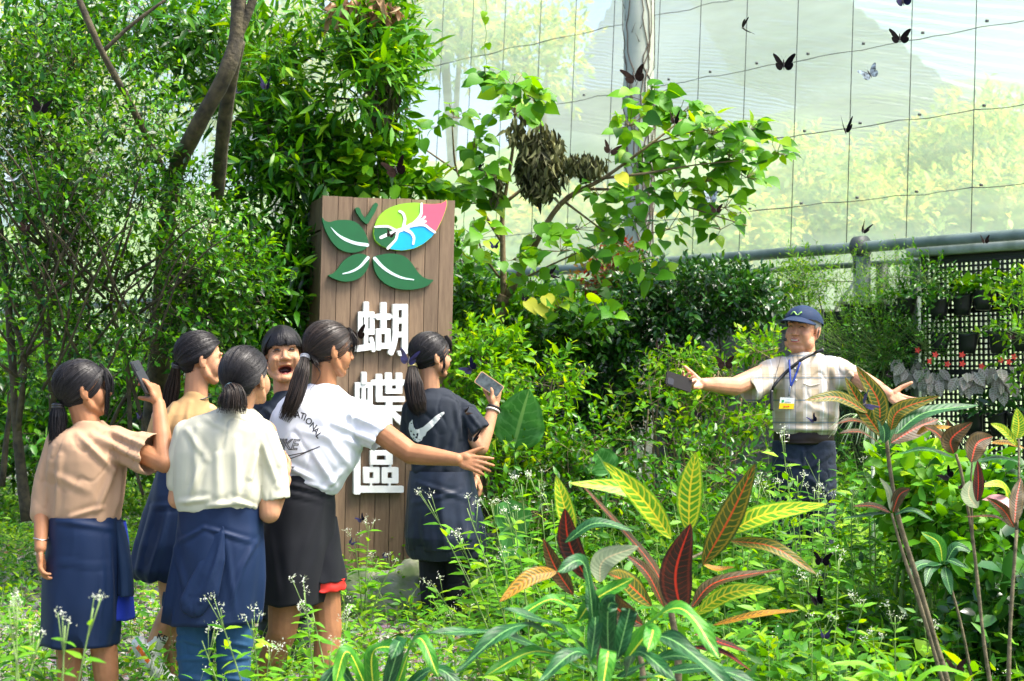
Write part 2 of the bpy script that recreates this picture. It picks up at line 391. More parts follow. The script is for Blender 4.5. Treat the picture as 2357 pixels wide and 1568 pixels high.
# block wall -----------------------------------------------
def blockmat():
    m, nt, N, L, b = newmat('concrete_block'); uv = N.new('ShaderNodeUVMap')
    br = N.new('ShaderNodeTexBrick'); br.inputs['Scale'].default_value = 1.0
    br.inputs['Brick Width'].default_value = .40; br.inputs['Row Height'].default_value = .20; br.inputs['Mortar Size'].default_value = .012
    br.inputs['Color1'].default_value = (.22, .22, .20, 1); br.inputs['Color2'].default_value = (.15, .155, .14, 1); br.inputs['Mortar'].default_value = (.30, .30, .27, 1)
    L.new(uv.outputs[0], br.inputs[0]); ns = N.new('ShaderNodeTexNoise'); ns.inputs['Scale'].default_value = 3; ns.inputs['Detail'].default_value = 8
    L.new(uv.outputs[0], ns.inputs[0]); mx = N.new('ShaderNodeMixRGB'); mx.blend_type = 'MULTIPLY'; mx.inputs[0].default_value = .8
    cr = N.new('ShaderNodeValToRGB'); cr.color_ramp.elements[0].position = .35; cr.color_ramp.elements[0].color = (.30, .34, .25, 1); cr.color_ramp.elements[1].position = .6
    L.new(ns.outputs['Fac'], cr.inputs[0]); L.new(br.outputs['Color'], mx.inputs[1]); L.new(cr.outputs[0], mx.inputs[2]); L.new(mx.outputs[0], b.inputs['Base Color'])
    b.inputs['Roughness'].default_value = .9; bp = N.new('ShaderNodeBump'); bp.inputs['Strength'].default_value = .6; bp.inputs['Distance'].default_value = .02
    n3 = N.new('ShaderNodeTexNoise'); n3.inputs['Scale'].default_value = 60; L.new(uv.outputs[0], n3.inputs[0]); L.new(n3.outputs['Fac'], bp.inputs['Height']); L.new(bp.outputs[0], b.inputs['Normal'])
    return m
g = Geo(); TA, TB = t_at(1900), 18.5
for off, fl in ((.0, 0), (-.2, 1)):
    n = 60; V = []; UV = []
    for i in range(n + 1):
        tt = TA + (TB - TA) * i / n; q = WL(tt, 0); zz = gz(q.x, q.y) - .3
        for z in (zz, 1.98): V.append(tuple(WL(tt, z, off + .02))); UV.append((tt, z))
    g.add(V, Q=[(2 * i, 2 * i + 1, 2 * i + 3, 2 * i + 2) for i in range(n)], UV=UV)
V = [tuple(WL(a, z, o + .02)) for a in (TA, TB) for o in (0, -.2) for z in (0.1, 1.98)]
g.add(V, Q=[(0, 1, 3, 2), (4, 5, 7, 6), (1, 5, 7, 3)], UV=[(0, 0)] * 8)
wb = WL(6, 0); tag(g.build('block_wall', blockmat(), loc=(wb.x, wb.y, gz(wb.x, wb.y)), smooth=False), 'weathered grey concrete block wall behind the shrubs', 'wall')

# trellis with pots ----------------------------------------
plast = mat('black_plastic', (.012, .013, .014), .38)
TR = thing('trellis', WL(-.3, gz(3, 10), .35), 'black plastic lattice trellis under a grey concrete beam, hung with pots', 'trellis')
ta, tb = -2.2, t_at(2126, .30)
g = Geo()
nv_ = int((tb - ta) / .034)
ang = Matrix.Rotation(math.atan2(WD.y, WD.x), 3, 'Z')
for i in range(nv_ + 1):
    big = i % 8 == 0
    box(g, WL(ta + (tb - ta) * i / nv_, 1.5, .30 + .004 * (i % 2)), (.022 if big else .014, .012, 1.58), rot=ang)
for j in range(44):
    z = .74 + j * .0355; big = j % 11 == 0
    box(g, WL((ta + tb) / 2, z, .318), (tb - ta, .008, .034 if big else .014), rot=ang)
g.build('lattice', plast, TR, smooth=False)
g = Geo(); box(g, WL((ta + tb) / 2, 2.30, .32), (tb - ta + .12, .16, .055), rot=ang)
g.build('top_beam', mat('mossy_concrete', (.42, .45, .36), .9, vscale=9, col2=(.24, .28, .2)), TR)
g = Geo(); box(g, WL((ta + tb) / 2, 2.245, .30), (tb - ta, .03, .05), rot=ang); g.build('frame', steel_d, TR)
g = Geo(); box(g, WL(tb + .06, 1.35, .30), (.05, .05, 1.8), rot=ang); g.build('frame', steel, TR)
g = Geo(); ps, pe = tb + .1, t_at(1900, .16)
box(g, WL((ps + pe) / 2, 1.20, .16), (pe - ps, .03, 1.5), rot=ang)
for j in range(9): box(g, WL((ps + pe) / 2, .55 + j * .165, .185), (pe - ps, .02, .02), rot=ang)
tag(g.build('planting_panel', plast, loc=tuple(WL((ps + pe) / 2, .45, .16)), smooth=False), 'black planting panel behind the man, thick with green potted plants', 'panel')

leaf_small = leaf_tpl(.42, .14, .18); leaf_long = leaf_tpl(.24, .12, .25); leaf_wide = leaf_tpl(.62, .1, .2, (.3, .7), (.95, .8)); leaf_heart = heart_tpl()
LM_bright = leafmat('bright_leaves', [(.014, .085, .003), (.055, .22, .004), (.13, .35, .005), (.34, .48, .012)], .48, .32, .40)
LM_mid = leafmat('mid_leaves', [(.004, .036, .003), (.018, .115, .004), (.055, .23, .005), (.16, .38, .010)], .34, .5, .34)
LM_herb = leafmat('herb_leaves', [(.009, .065, .003), (.036, .175, .005), (.09, .29, .007), (.24, .42, .014)], .5, .28, .34)
LM_dark = leafmat('dark_leaves', [(.005, .030, .006), (.014, .080, .010), (.032, .14, .014), (.09, .24, .02)], .28, .65, .22)
LM_pale = leafmat('pale_leaves', [(.12, .24, .04), (.30, .45, .10), (.5, .55, .15), (.75, .6, .12)], .6, .3, .4)
LM_silver = leafmat('silver_leaves', [(.05, .07, .03), (.20, .19, .15), (.33, .34, .29), (.45, .46, .42)], .5, .4, .2)
LM_dead = leafmat('dead_leaves', [(.02, .022, .008), (.06, .065, .022), (.13, .14, .05), (.24, .25, .11)], .7, .3, .15)
LM_dry = leafmat('dry_leaves', [(.12, .06, .03), (.25, .14, .07), (.40, .25, .13), (.55, .40, .25)], .8, .3, .2)
wood = mat('bark', (.085, .070, .035), .9, vscale=18, col2=(.028, .024, .014), bump=.8, bscale=45)
wood_l = mat('light_bark', (.24, .18, .09), .85, vscale=18, col2=(.11, .08, .04), bump=.7, bscale=45)
green_stem = mat('green_stem', (.16, .26, .06), .6)

def veinmat(name, base, edge, vein, mid, N_=12, vw=.10, mw=.05, k=1.6, rough=.32, vfade=.8, trans=.25, thr=.5):
    m, nt, N, L, b = newmat(name); uv = N.new('ShaderNodeUVMap'); sx = N.new('ShaderNodeSeparateXYZ'); L.new(uv.outputs[0], sx.inputs[0])
    def M(op, a, b_=None, c=None):
        x = N.new('ShaderNodeMath'); x.operation = op
        for i, v in enumerate((a, b_, c)):
            if v is None: continue
            if isinstance(v, (int, float)): x.inputs[i].default_value = v
            else: L.new(v, x.inputs[i])
        return x.outputs[0]
    tc = N.new('ShaderNodeTexCoord'); ns = N.new('ShaderNodeTexNoise'); ns.inputs['Scale'].default_value = 26; ns.inputs['Detail'].default_value = 3; L.new(tc.outputs['Object'], ns.inputs[0]); wob = M('MULTIPLY', M('SUBTRACT', ns.outputs['Fac'], .5), .9)
    a = M('ABSOLUTE', M('SUBTRACT', M('MULTIPLY', sx.outputs['Y'], 2.0), 1.0))
    ph = M('ADD', M('SUBTRACT', M('MULTIPLY', sx.outputs['X'], N_), M('MULTIPLY', M('POWER', a, 1.5), k)), wob)
    pp = M('PINGPONG', ph, .5); vf = N.new('ShaderNodeMapRange'); vf.inputs[1].default_value = vw + .07; vf.inputs[2].default_value = vw; L.new(pp, vf.inputs[0])
    arc = N.new('ShaderNodeMapRange'); arc.inputs[1].default_value = .10; arc.inputs[2].default_value = .04; L.new(M('ABSOLUTE', M('SUBTRACT', a, M('ADD', .80, M('MULTIPLY', M('ABSOLUTE', M('SUBTRACT', M('PINGPONG', ph, .5), .25)), -.3)))), arc.inputs[0])
    inside = N.new('ShaderNodeMapRange'); inside.inputs[1].default_value = .88; inside.inputs[2].default_value = .82; L.new(a, inside.inputs[0])
    vn = M('MINIMUM', M('MULTIPLY', M('MAXIMUM', M('MULTIPLY', vf.outputs[0], inside.outputs[0]), M('MULTIPLY', arc.outputs[0], .8)), vfade), 1.0)
    md = N.new('ShaderNodeMapRange'); md.inputs[1].default_value = mw + .04; md.inputs[2].default_value = mw; L.new(a, md.inputs[0])
    n2 = N.new('ShaderNodeTexNoise'); n2.inputs['Scale'].default_value = 9; L.new(tc.outputs['Object'], n2.inputs[0]); cr = N.new('ShaderNodeValToRGB'); cr.color_ramp.elements[0].position = .44; cr.color_ramp.elements[1].position = .56; L.new(n2.outputs['Fac'], cr.inputs[0]); n2.inputs['Detail'].default_value = 4; n2.inputs['Scale'].default_value = 16
    cr.color_ramp.elements[0].color = (*base, 1); cr.color_ramp.elements[1].color = (*edge, 1)
    m1 = N.new('ShaderNodeMixRGB'); L.new(vn, m1.inputs[0]); L.new(cr.outputs[0], m1.inputs[1]); m1.inputs[2].default_value = (*vein, 1)
    m2 = N.new('ShaderNodeMixRGB'); L.new(md.outputs[0], m2.inputs[0]); L.new(m1.outputs[0], m2.inputs[1]); m2.inputs[2].default_value = (*mid, 1); L.new(m2.outputs[0], b.inputs['Base Color'])
    b.inputs['Roughness'].default_value = rough + .12; setspec(b, .28); bp = N.new('ShaderNodeBump'); bp.inputs['Strength'].default_value = .35; bp.inputs['Distance'].default_value = .004; L.new(pp, bp.inputs['Height']); L.new(bp.outputs[0], b.inputs['Normal'])
    tr = N.new('ShaderNodeBsdfTranslucent'); L.new(m2.outputs[0], tr.inputs[0]); mx = N.new('ShaderNodeMixShader'); mx.inputs[0].default_value = trans; L.new(b.outputs[0], mx.inputs[1]); L.new(tr.outputs[0], mx.inputs[2]); L.new(mx.outputs[0], N['Material Output'].inputs[0]); return m
V_sil = veinmat('silver_leaf', (.24, .25, .17), (.34, .28, .24), (.52, .52, .46), (.50, .48, .42), N_=7, vw=.14, vfade=.7, rough=.5)
# pots: built once each, copied
pot_me = None
def pot(c, s, label, grp):
    global pot_me
    if pot_me is None:
        g = Geo(); seg = 24; prof = [(.0, -.0), (.042, .0), (.06, .10), (.066, .115), (.062, .118), (.054, .10), (.0, .095)]
        def F(a, t):
            i = t * (len(prof) - 1); k = min(int(i), len(prof) - 2); f = i - k
            r = prof[k][0] * (1 - f) + prof[k + 1][0] * f; z = prof[k][1] * (1 - f) + prof[k + 1][1] * f
            th = a * 2 * math.pi; return (r * math.cos(th) * 1.15, r * math.sin(th) * .8, z + .02 * (z > .09) * math.cos(th) ** 2)
        grid(g, F, seg, 12, closed_u=True); o = g.build('pot', [plast]); pot_me = o.data
    else:
        o = bpy.data.objects.new('pot', pot_me); COL.objects.link(o)
    o.location = c; o.scale = (s, s, s); o.rotation_euler = (random.uniform(-.1, .1), random.uniform(-.12, .12), math.atan2(WD.y, WD.x))
    return tag(o, label, 'pot', grp)
def tuft(name, c, n, L, size, tpl, m, label, cat, grp=None, hang=0, width=.8, per=6, rb=None, rv=.25):
    g = Geo(); d = rand_dirs(n, .1 - hang, 1 - hang * 1.2); d[:, :2] *= width; d = nrm(d)
    cc = np.array(c) + d * (L * RNG.uniform(.05, .6, (n, 1)))
    twigs_leaves(g, cc, d, per, L * .6, size, tpl, rvar=rv, rbase=(None if rb is None else np.full(n, rb)), wood=1, wr=.0025)
    for k in range(min(n, 8)):
        tube(g, [Vector(c), Vector(cc[k])], [.003, .002], seg=3, m=1)
    return tag(g.build(name, [m, green_stem], loc=tuple(c)), label, cat, grp)
def wallpt(u, v, off):
    """point on the plane of the wall line, off metres in front of it, seen at display pixel u,v"""
    d = ray(u, v); o = Vector((0, 0, CZ)); nn = WN; q = W0 + WN * off
    return o + d * ((q - o).dot(nn) / d.dot(nn))
rowA = [(2085, 716), (2160, 722), (2215, 712), (2262, 700), (2330, 705)]
rowB = [(2103, 800), (2160, 800), (2228, 800), (2298, 800), (2352, 795)]
rowC = [(1955, 735), (2008, 735), (2052, 738), (1985, 880), (2040, 890)]
rowD = [(2245, 985), (2300, 985), (2345, 985)]
nmr = {0: 'leftmost', 1: 'second', 2: 'third', 3: 'fourth', 4: 'rightmost'}
for ri, (row, rl) in enumerate(((rowA, 'upper row on the lattice'), (rowB, 'middle row on the lattice'), (rowC, 'planting panel behind the man'), (rowD, 'shelf at the lattice foot'))):
    for i, (u, v) in enumerate(row):
        c = wallpt(u, v + 14, .42)
        who = {0: 'leftmost', len(row) - 1: 'rightmost'}.get(i, ('second', 'third', 'fourth')[i - 1] if i < 4 else '')
        if rl.startswith('planting'): who = ['upper left', 'upper middle', 'upper right', 'lower left', 'lower right'][i]
        pot(c, 1.0 if ri != 2 else 1.15, f'black plastic pot, {who} one in the {rl}' if not rl.startswith('planting') else f'black plastic pot, {who} one on the {rl}', 'black pots on the trellis')
        c2 = c + Vector((0, 0, .115)); wl_ = f'{who} pot of the {rl}'
        if ri == 0: tuft('potted_herb', c2, 16, .16, .055, [leaf_small, leaf_wide, leaf_long, leaf_heart, leaf_wide][i], LM_bright if i > 1 else LM_mid, f'leafy green herb growing in the {wl_}', 'plant', 'herbs in trellis pots')
        elif ri == 1: tuft('potted_herb', c2, 12, .13, .028, leaf_small, LM_mid, f'wispy small-leaved herb in the {wl_}', 'plant', 'herbs in trellis pots')
        elif ri == 2: tuft('potted_fern', c2, 40, .22, .032, leaf_long, LM_bright if i < 3 else LM_mid, f'feathery green foliage in the {who} pot on the {rl}', 'plant', 'ferny plants behind the man')
        else: tuft('potted_herb', c2, 8, .16, .10, leaf_long, LM_dark, f'dark strap-leaved plant in the {wl_}', 'plant', 'herbs in trellis pots')
# silver-leaved hanging plants with red flowers under the middle row
redm = mat('red_petals', (.75, .05, .03), .5)
for i, (u, v) in enumerate(((2095, 835), (2150, 845), (2228, 850), (2300, 845))):
    c = wallpt(u, v, .5); rt = thing('silver_leaf_plant', c, f'silvery broad-leaved trailing plant with red flowers, {["leftmost","second from left","third from left","rightmost"][i]} below the middle pots', 'plant', 'silver leaved plants on the trellis')
    g = Geo(); n = 22; d = rand_dirs(n, -1, .5); pos = np.array(c) + d * RNG.uniform(.02, .09, (n, 1)) * np.array([1, .5, 1.3]) + np.array([0, -.03, -.03])
    dd = d * .5 + np.array([0, -.3, -.7]); nm = np.array([0, -1.0, .5]) + RNG.normal(0, .3, (n, 3))
    scatter(g, leaf_wide, pos, dd, nm, RNG.uniform(.06, .125, n), RNG.uniform(.3, 1, n)); g.build('foliage', V_sil, rt)
    for k in range(random.randint(1, 3)):
        q = c + Vector((random.uniform(-.09, .09), -.1, random.uniform(.0, .09))); g = Geo()
        for j in range(5):
            a = j * 1.256; scatter(g, leaf_wide, [tuple(q)], [(math.cos(a), -.2, math.sin(a))], [(0, -1, 0)], .022, .5)
        g.build('flower', redm, rt)
# feathery masses
for (u, v, w, h, off, sz, M_, lab, nn) in ((1965, 790, 90, 90, .55, .03, LM_bright, 'bushy fine-leaved fern mass just right of the man\'s cap', 300), (2035, 800, 90, 110, .55, .03, LM_mid, 'hanging fine-leaved green mass at the middle of the planting panel', 300),
                                    (1925, 640, 150, 60, .3, .032, LM_bright, 'airy yellow-green feathery plant above the man\'s cap', 160), (2070, 650, 75, 70, .35, .030, LM_bright, 'airy feathery green plant under the rail beside the steel post', 160),
                                    (2140, 640, 60, 45, .5, .04, LM_mid, 'small green plant at the top left corner of the trellis', 60), (2130, 790, 60, 60, .5, .03, LM_mid, 'fine-leaved plant spilling over the left edge of the lattice', 80),
                                    (2340, 760, 45, 120, .7, .06, LM_bright, 'large lobed bright leaves at the right edge before the lattice', 50), (1960, 960, 120, 90, .4, .04, LM_dark, 'dark foliage behind the man below the planting panel', 160),
                                    (2000, 1090, 110, 120, .6, .035, LM_mid, 'mossy ferny green mass right of the man\'s jeans', 260)):
    c = wallpt(u, v, off); k = (c.y) / FPX; g = Geo(); ctr, d = in_ell(nn, c, (w * k, .18, h * k))
    twigs_leaves(g, ctr, d + np.array([0, 0, .4]), 7, .12, sz, leaf_long if 'feather' in lab or 'fern' in lab else leaf_small, wood=1)
    tag(g.build('fern_mass' if 'fern' in lab else 'leafy_plant', [M_, green_stem], loc=(c.x, c.y, c.z - h * k)), lab, 'plant')
# ================================================================ SIGN
SY = R(18); LEAN = .022
S0 = P(742, 451, 9.5)                       # top left corner of the front face
SX = Vector((math.cos(SY), math.sin(SY), 0)); SN = Vector((math.sin(SY), -math.cos(SY), 0)); SZ = Vector((LEAN * math.cos(SY), LEAN * math.sin(SY), 1)).normalized()
def on_sign(u, v, off=0.0):
    d = ray(u, v); o = Vector((0, 0, CZ)); q = S0 + SN * off
    return o + d * ((q - o).dot(SN) / d.dot(SN))
def s_ab(u, v):
    w = on_sign(u, v) - S0; b = w.z / SZ.z; a = (w - SZ * b).dot(SX); return a, b
Wd = s_ab(1048, 461)[0]; SB = s_ab(960, 1330)[1]; SD = .40
def sp(a, b, c=0): return S0 + SX * a + SZ * b + SN * c      # c towards the viewer
def woodplank():
    m, nt, N, L, b = newmat('stained_planks'); tc = N.new('ShaderNodeTexCoord'); at = N.new('ShaderNodeAttribute'); at.attribute_name = 'rnd'
    mp = N.new('ShaderNodeMapping'); mp.inputs['Scale'].default_value = (14, 14, 1.2); L.new(tc.outputs['Object'], mp.inputs[0])
    n = N.new('ShaderNodeTexNoise'); n.inputs['Scale'].default_value = 3; n.inputs['Detail'].default_value = 8; n.inputs['Roughness'].default_value = .7; L.new(mp.outputs[0], n.inputs[0])
    cr = N.new('ShaderNodeValToRGB'); cr.color_ramp.elements[0].position = .3; cr.color_ramp.elements[1].position = .75
    cr.color_ramp.elements[0].color = (.105, .062, .034, 1); cr.color_ramp.elements[1].color = (.245, .165, .095, 1); L.new(n.outputs['Fac'], cr.inputs[0])
    mr = N.new('ShaderNodeMapRange'); mr.inputs[3].default_value = .78; mr.inputs[4].default_value = 1.3; L.new(at.outputs['Fac'], mr.inputs[0])
    mx = N.new('ShaderNodeVectorMath'); mx.operation = 'SCALE'; L.new(cr.outputs[0], mx.inputs[0]); L.new(mr.outputs[0], mx.inputs['Scale'])
    v = N.new('ShaderNodeTexVoronoi'); v.inputs['Scale'].default_value = 5.5; L.new(tc.outputs['Object'], v.inputs[0])
    n2 = N.new('ShaderNodeTexNoise'); n2.inputs['Scale'].default_value = 30; L.new(tc.outputs['Object'], n2.inputs[0])
    ml = N.new('ShaderNodeMath'); ml.operation = 'ADD'; L.new(v.outputs['Distance'], ml.inputs[0]); L.new(n2.outputs['Fac'], ml.inputs[1])
    c2 = N.new('ShaderNodeValToRGB'); c2.color_ramp.elements[0].position = .36; c2.color_ramp.elements[0].color = (.3, .25, .2, 1); c2.color_ramp.elements[1].position = .48; L.new(ml.outputs[0], c2.inputs[0])
    m2 = N.new('ShaderNodeMixRGB'); m2.blend_type = 'MULTIPLY'; m2.inputs[0].default_value = 1; L.new(mx.outputs[0], m2.inputs[1]); L.new(c2.outputs[0], m2.inputs[2])
    L.new(m2.outputs[0], b.inputs['Base Color']); b.inputs['Roughness'].default_value = .62
    bp = N.new('ShaderNodeBump'); bp.inputs['Strength'].default_value = .35; bp.inputs['Distance'].default_value = .004; L.new(n.outputs['Fac'], bp.inputs['Height']); L.new(bp.outputs[0], b.inputs['Normal'])
    return m
SIGN = thing('sign_board', sp(Wd / 2, SB, -SD / 2), 'tall brown plank-clad sign with a leaf butterfly emblem and white characters', 'sign')
wp = woodplank()
Rs = Matrix((SX, -SN, SZ)).transposed()
def sbox(g, a0, a1, b0, b1, c0, c1, m=0, rnd=.5):
    V = [tuple(sp(a, b, c)) for a in (a0, a1) for c in (c0, c1) for b in (b0, b1)]
    g.add(V, Q=[(0, 1, 3, 2), (4, 6, 7, 5), (0, 4, 5, 1), (2, 3, 7, 6), (0, 2, 6, 4), (1, 5, 7, 3)], m=m, rnd=rnd)
npl = 9; pw_ = Wd / npl
edges = [s_ab(760 * .9207 + x / 6.0316 * .9207, 451)[0] for x in (270, 520, 740, 955, 1180, 1400, 1625, 1845, 2060, 2285)]
edges[0] = 0; edges[-1] = Wd
g = Geo(); sbox(g, .01, Wd - .01, SB, -.012, -SD + .02, -.03)
g.build('core', mat('dark_core', (.02, .014, .01), .9), SIGN, smooth=False)
for i in range(9):
    g = Geo(); sbox(g, edges[i] + .0018, edges[i + 1] - .0018, SB, random.uniform(-.004, .002), -.028, random.uniform(-.001, .001), rnd=[.2, .7, .4, .9, .3, .6, .85, .25, .55][i])
    g.build('plank', wp, SIGN, smooth=False)
g = Geo(); sbox(g, -.0, .012, SB, -.20, -SD, -.029, rnd=.15); g.build('side_panel', wp, SIGN, smooth=False)
g = Geo(); sbox(g, .0, .012, -.187, -.004, -SD, -.029, rnd=.3); g.build('side_panel', wp, SIGN, smooth=False)

def flat(g, pts, c0, c1, m=0):
    """extruded polygon; pts in display px on the sign face"""
    ab = [s_ab(u, v) for u, v in pts]; n = len(ab)
    V = [sp(a, b, c1) for a, b in ab] + [sp(a, b, c0) for a, b in ab]
    tris = tessellate_polygon([[Vector((a, b, 0)) for a, b in ab]])
    Tn = []
    for t in tris:
        (x0, y0), (x1, y1), (x2, y2) = (ab[k] for k in t)
        Tn.append(tuple(t) if (x1 - x0) * (y2 - y0) - (x2 - x0) * (y1 - y0) > 0 else (t[0], t[2], t[1]))
    area = sum(ab[i][0] * ab[(i + 1) % n][1] - ab[(i + 1) % n][0] * ab[i][1] for i in range(n))
    Q = [((i + 1) % n, i, n + i, n + (i + 1) % n) if area > 0 else (i, (i + 1) % n, n + (i + 1) % n, n + i) for i in range(n)]
    g.add([tuple(v) for v in V], Q=Q, T=Tn, m=m)
def cr2(pts, k=6, closed=True):
    P_ = [np.array(p, float) for p in pts]; n = len(P_); out = []
    for i in range(n if closed else n - 1):
        a = P_[(i - 1) % n] if closed or i > 0 else 2 * P_[0] - P_[1]; b = P_[i]; c = P_[(i + 1) % n]; d = P_[(i + 2) % n] if closed or i < n - 2 else 2 * P_[-1] - P_[-2]
        for j in range(k):
            t = j / k; out.append(tuple(.5 * ((2 * b) + (c - a) * t + (2 * a - 5 * b + 4 * c - d) * t * t + (3 * b - a - 3 * c + d) * t ** 3)))
    if not closed: out.append(tuple(P_[-1]))
    return out
def mapper(x0, y0, sc): return lambda p: ((x0 + p[0] / sc) * .9207, (y0 + p[1] / sc) * .9207)
def ribbon(pts, w):
    """outline of a rounded stroke; w number or list"""
    P_ = [np.array(p, float) for p in pts]; n = len(P_); ws = [w] * n if np.isscalar(w) else list(np.interp(np.linspace(0, 1, n), np.linspace(0, 1, len(w)), w))
    L_, R_ = [], []
    for i in range(n):
        d = P_[min(i + 1, n - 1)] - P_[max(i - 1, 0)]; d = d / max(np.linalg.norm(d), 1e-6); q = np.array([-d[1], d[0]]) * ws[i] / 2
        L_.append(P_[i] + q); R_.append(P_[i] - q)
    def cap(c, frm, d, r): a0 = math.atan2(frm[1], frm[0]); return [c + r * np.array([math.cos(a0 - math.pi * k / 6), math.sin(a0 - math.pi * k / 6)]) for k in range(1, 6)]
    d1 = P_[-1] - P_[-2]; e = cap(P_[-1], (L_[-1] - P_[-1]), d1, ws[-1] / 2) if ws[-1] > 3 else []
    s = cap(P_[0], (R_[0] - P_[0]), d1, ws[0] / 2) if ws[0] > 3 else []
    return [tuple(p) for p in L_ + e + R_[::-1] + s]
def rrect(x0, y0, x1, y1, r=32):
    out = []
    for cx, cy, a in ((x1 - r, y1 - r, 0), (x0 + r, y1 - r, 90), (x0 + r, y0 + r, 180), (x1 - r, y0 + r, 270)):
        for k in range(5): t = R(a + 22.5 * k); out.append((cx + r * math.cos(t), cy + r * math.sin(t)))
    return out
paint = lambda n, c: mat(n, c, .38, .5, var=.06, vscale=12)
dk_green = paint('emblem_green', (.004, .10, .025)); lime = paint('emblem_lime', (.27, .60, .02)); pink = paint('emblem_pink', (.85, .10, .17)); blue = paint('emblem_blue', (.0, .38, .85)); white_p = mat('white_paint', (.84, .87, .85), .4, .5, vscale=9, col2=(.68, .70, .66)); pale_p = paint('pale_paint', (.62, .80, .78))
M1 = mapper(760, 480, 6.0316)
def emb(name, polys, mats):
    g = Geo()
    for pts, c0, c1, m in polys: flat(g, [M1(p) for p in pts], c0, c1, m)
    return g.build(name, mats, SIGN, smooth=False)
big = [(2130, 115), (2137, 200), (2110, 300), (2060, 430), (1990, 570), (1900, 690), (1780, 790), (1640, 860), (1460, 890), (1300, 872), (1150, 820), (1060, 740), (1030, 640), (1045, 540), (1090, 420), (1170, 320), (1290, 240), (1450, 190), (1650, 170), (1800, 185), (1950, 195), (2050, 178), (2105, 148)]
o = emb('wing_emblem', [(cr2(big, 3), .0, .030, 0),
    ([(1770, 187), (1870, 192), (1960, 192), (2050, 180), (2103, 150), (2126, 125), (2132, 200), (2106, 300), (2056, 430), (1986, 568), (1965, 600), (1935, 590), (1860, 535), (1800, 500), (1720, 480), (1700, 430), (1760, 340)], .0302, .0312, 1),
    ([(1955, 622), (1896, 690), (1776, 788), (1636, 856), (1460, 886), (1300, 868), (1280, 862), (1330, 780), (1370, 740), (1395, 620), (1550, 580), (1620, 525), (1790, 528), (1870, 570)], .0302, .0312, 2),
    ([(1048, 548), (1240, 545), (1330, 600), (1395, 640), (1340, 740), (1240, 852), (1150, 816), (1064, 738), (1034, 640)], .0302, .0312, 3),
    (ribbon([(1140, 695), (1260, 640), (1380, 600), (1500, 560), (1600, 505), (1720, 470), (1810, 452)], [48, 50, 60, 62, 62, 48, 34]), .0315, .0328, 4),
    (ribbon(cr2([(1052, 535), (1150, 528), (1250, 530), (1320, 565), (1380, 600)], 4, False), [30, 34, 36, 44]), .0319, .0332, 4),
    (ribbon(cr2([(1245, 855), (1320, 775), (1365, 720), (1385, 640), (1400, 600)], 4, False), [44, 36, 40, 46]), .0321, .0336, 4),
    (ribbon(cr2([(1420, 300), (1470, 330), (1500, 410), (1490, 480), (1480, 550)], 4, False), [36, 40, 44, 60]), .0323, .0338, 4),
    (ribbon(cr2([(1500, 570), (1590, 620), (1635, 700), (1625, 790)], 4, False), [56, 44, 40, 34]), .0325, .0342, 4),
    (ribbon(cr2([(1600, 515), (1680, 440), (1740, 350), (1748, 270), (1752, 187)], 4, False), [60, 46, 36, 36]), .0327, .0344, 4),
    (ribbon(cr2([(1640, 505), (1720, 500), (1800, 510), (1880, 570), (1950, 618)], 4, False), [56, 44, 36, 34]), .0329, .0346, 4),
    (ribbon([(1700, 460), (1770, 420), (1800, 385)], [40, 34, 30]), .0331, .0348, 4)], [lime, pink, blue, dk_green, white_p])
l2 = cr2([(262, 395), (300, 440), (370, 462), (450, 440), (560, 428), (700, 440), (800, 490), (880, 580), (930, 680), (955, 780), (925, 850), (840, 900), (720, 922), (600, 905), (480, 840), (380, 720), (300, 560), (265, 440)], 4)
emb('wing_emblem', [(l2, 0, .030, 0), (ribbon(cr2([(388, 540), (480, 640), (600, 720), (760, 780), (938, 808)], 5, False), [4, 26, 44, 48, 52]), .0302, .0315, 1)], [dk_green, pale_p])
l3 = cr2([(355, 1262), (430, 1230), (495, 1165), (560, 1070), (660, 985), (780, 940), (880, 945), (940, 980), (965, 1060), (950, 1140), (890, 1240), (790, 1320), (660, 1355), (540, 1348), (430, 1310)], 4)
emb('wing_emblem', [(l3, 0, .030, 0), (ribbon(cr2([(570, 1240), (700, 1205), (830, 1130), (945, 1000)], 5, False), [16, 30, 38, 50]), .0302, .0315, 1)], [dk_green, pale_p])
l4 = cr2([(1930, 1330), (1860, 1322), (1780, 1290), (1700, 1215), (1620, 1100), (1540, 1010), (1440, 955), (1300, 935), (1180, 945), (1060, 975), (1022, 1010), (1030, 1100), (1060, 1210), (1130, 1320), (1250, 1410), (1400, 1465), (1560, 1480), (1700, 1465), (1820, 1430), (1900, 1375)], 4)
emb('wing_emblem', [(l4, 0, .030, 0), (ribbon(cr2([(1050, 1010), (1160, 1130), (1300, 1230), (1460, 1300), (1635, 1330)], 5, False), [52, 46, 40, 30, 14]), .0302, .0315, 1)], [dk_green, pale_p])
emb('antenna_emblem', [([(755, 260), (775, 240), (810, 245), (830, 265), (850, 330), (905, 405), (960, 330), (1030, 200), (1060, 170), (1090, 180), (1098, 210), (1050, 320), (970, 450), (950, 485), (915, 488), (850, 430), (780, 330)], 0, .030, 0)], [dk_green])
lc = [0]
def glyph(name, x0, y0, items):
    M = mapper(x0, y0, 9.8); g = Geo()
    for it in items:
        lc[0] = (lc[0] + 1) % 25; dz = .034 + lc[0] * .00022
        pts = rrect(*it) if not isinstance(it[0], tuple) else list(it)
        flat(g, [M(p) for p in pts], .004 + lc[0] * .0001, dz)
    return g.build(name, white_p, SIGN, smooth=False)
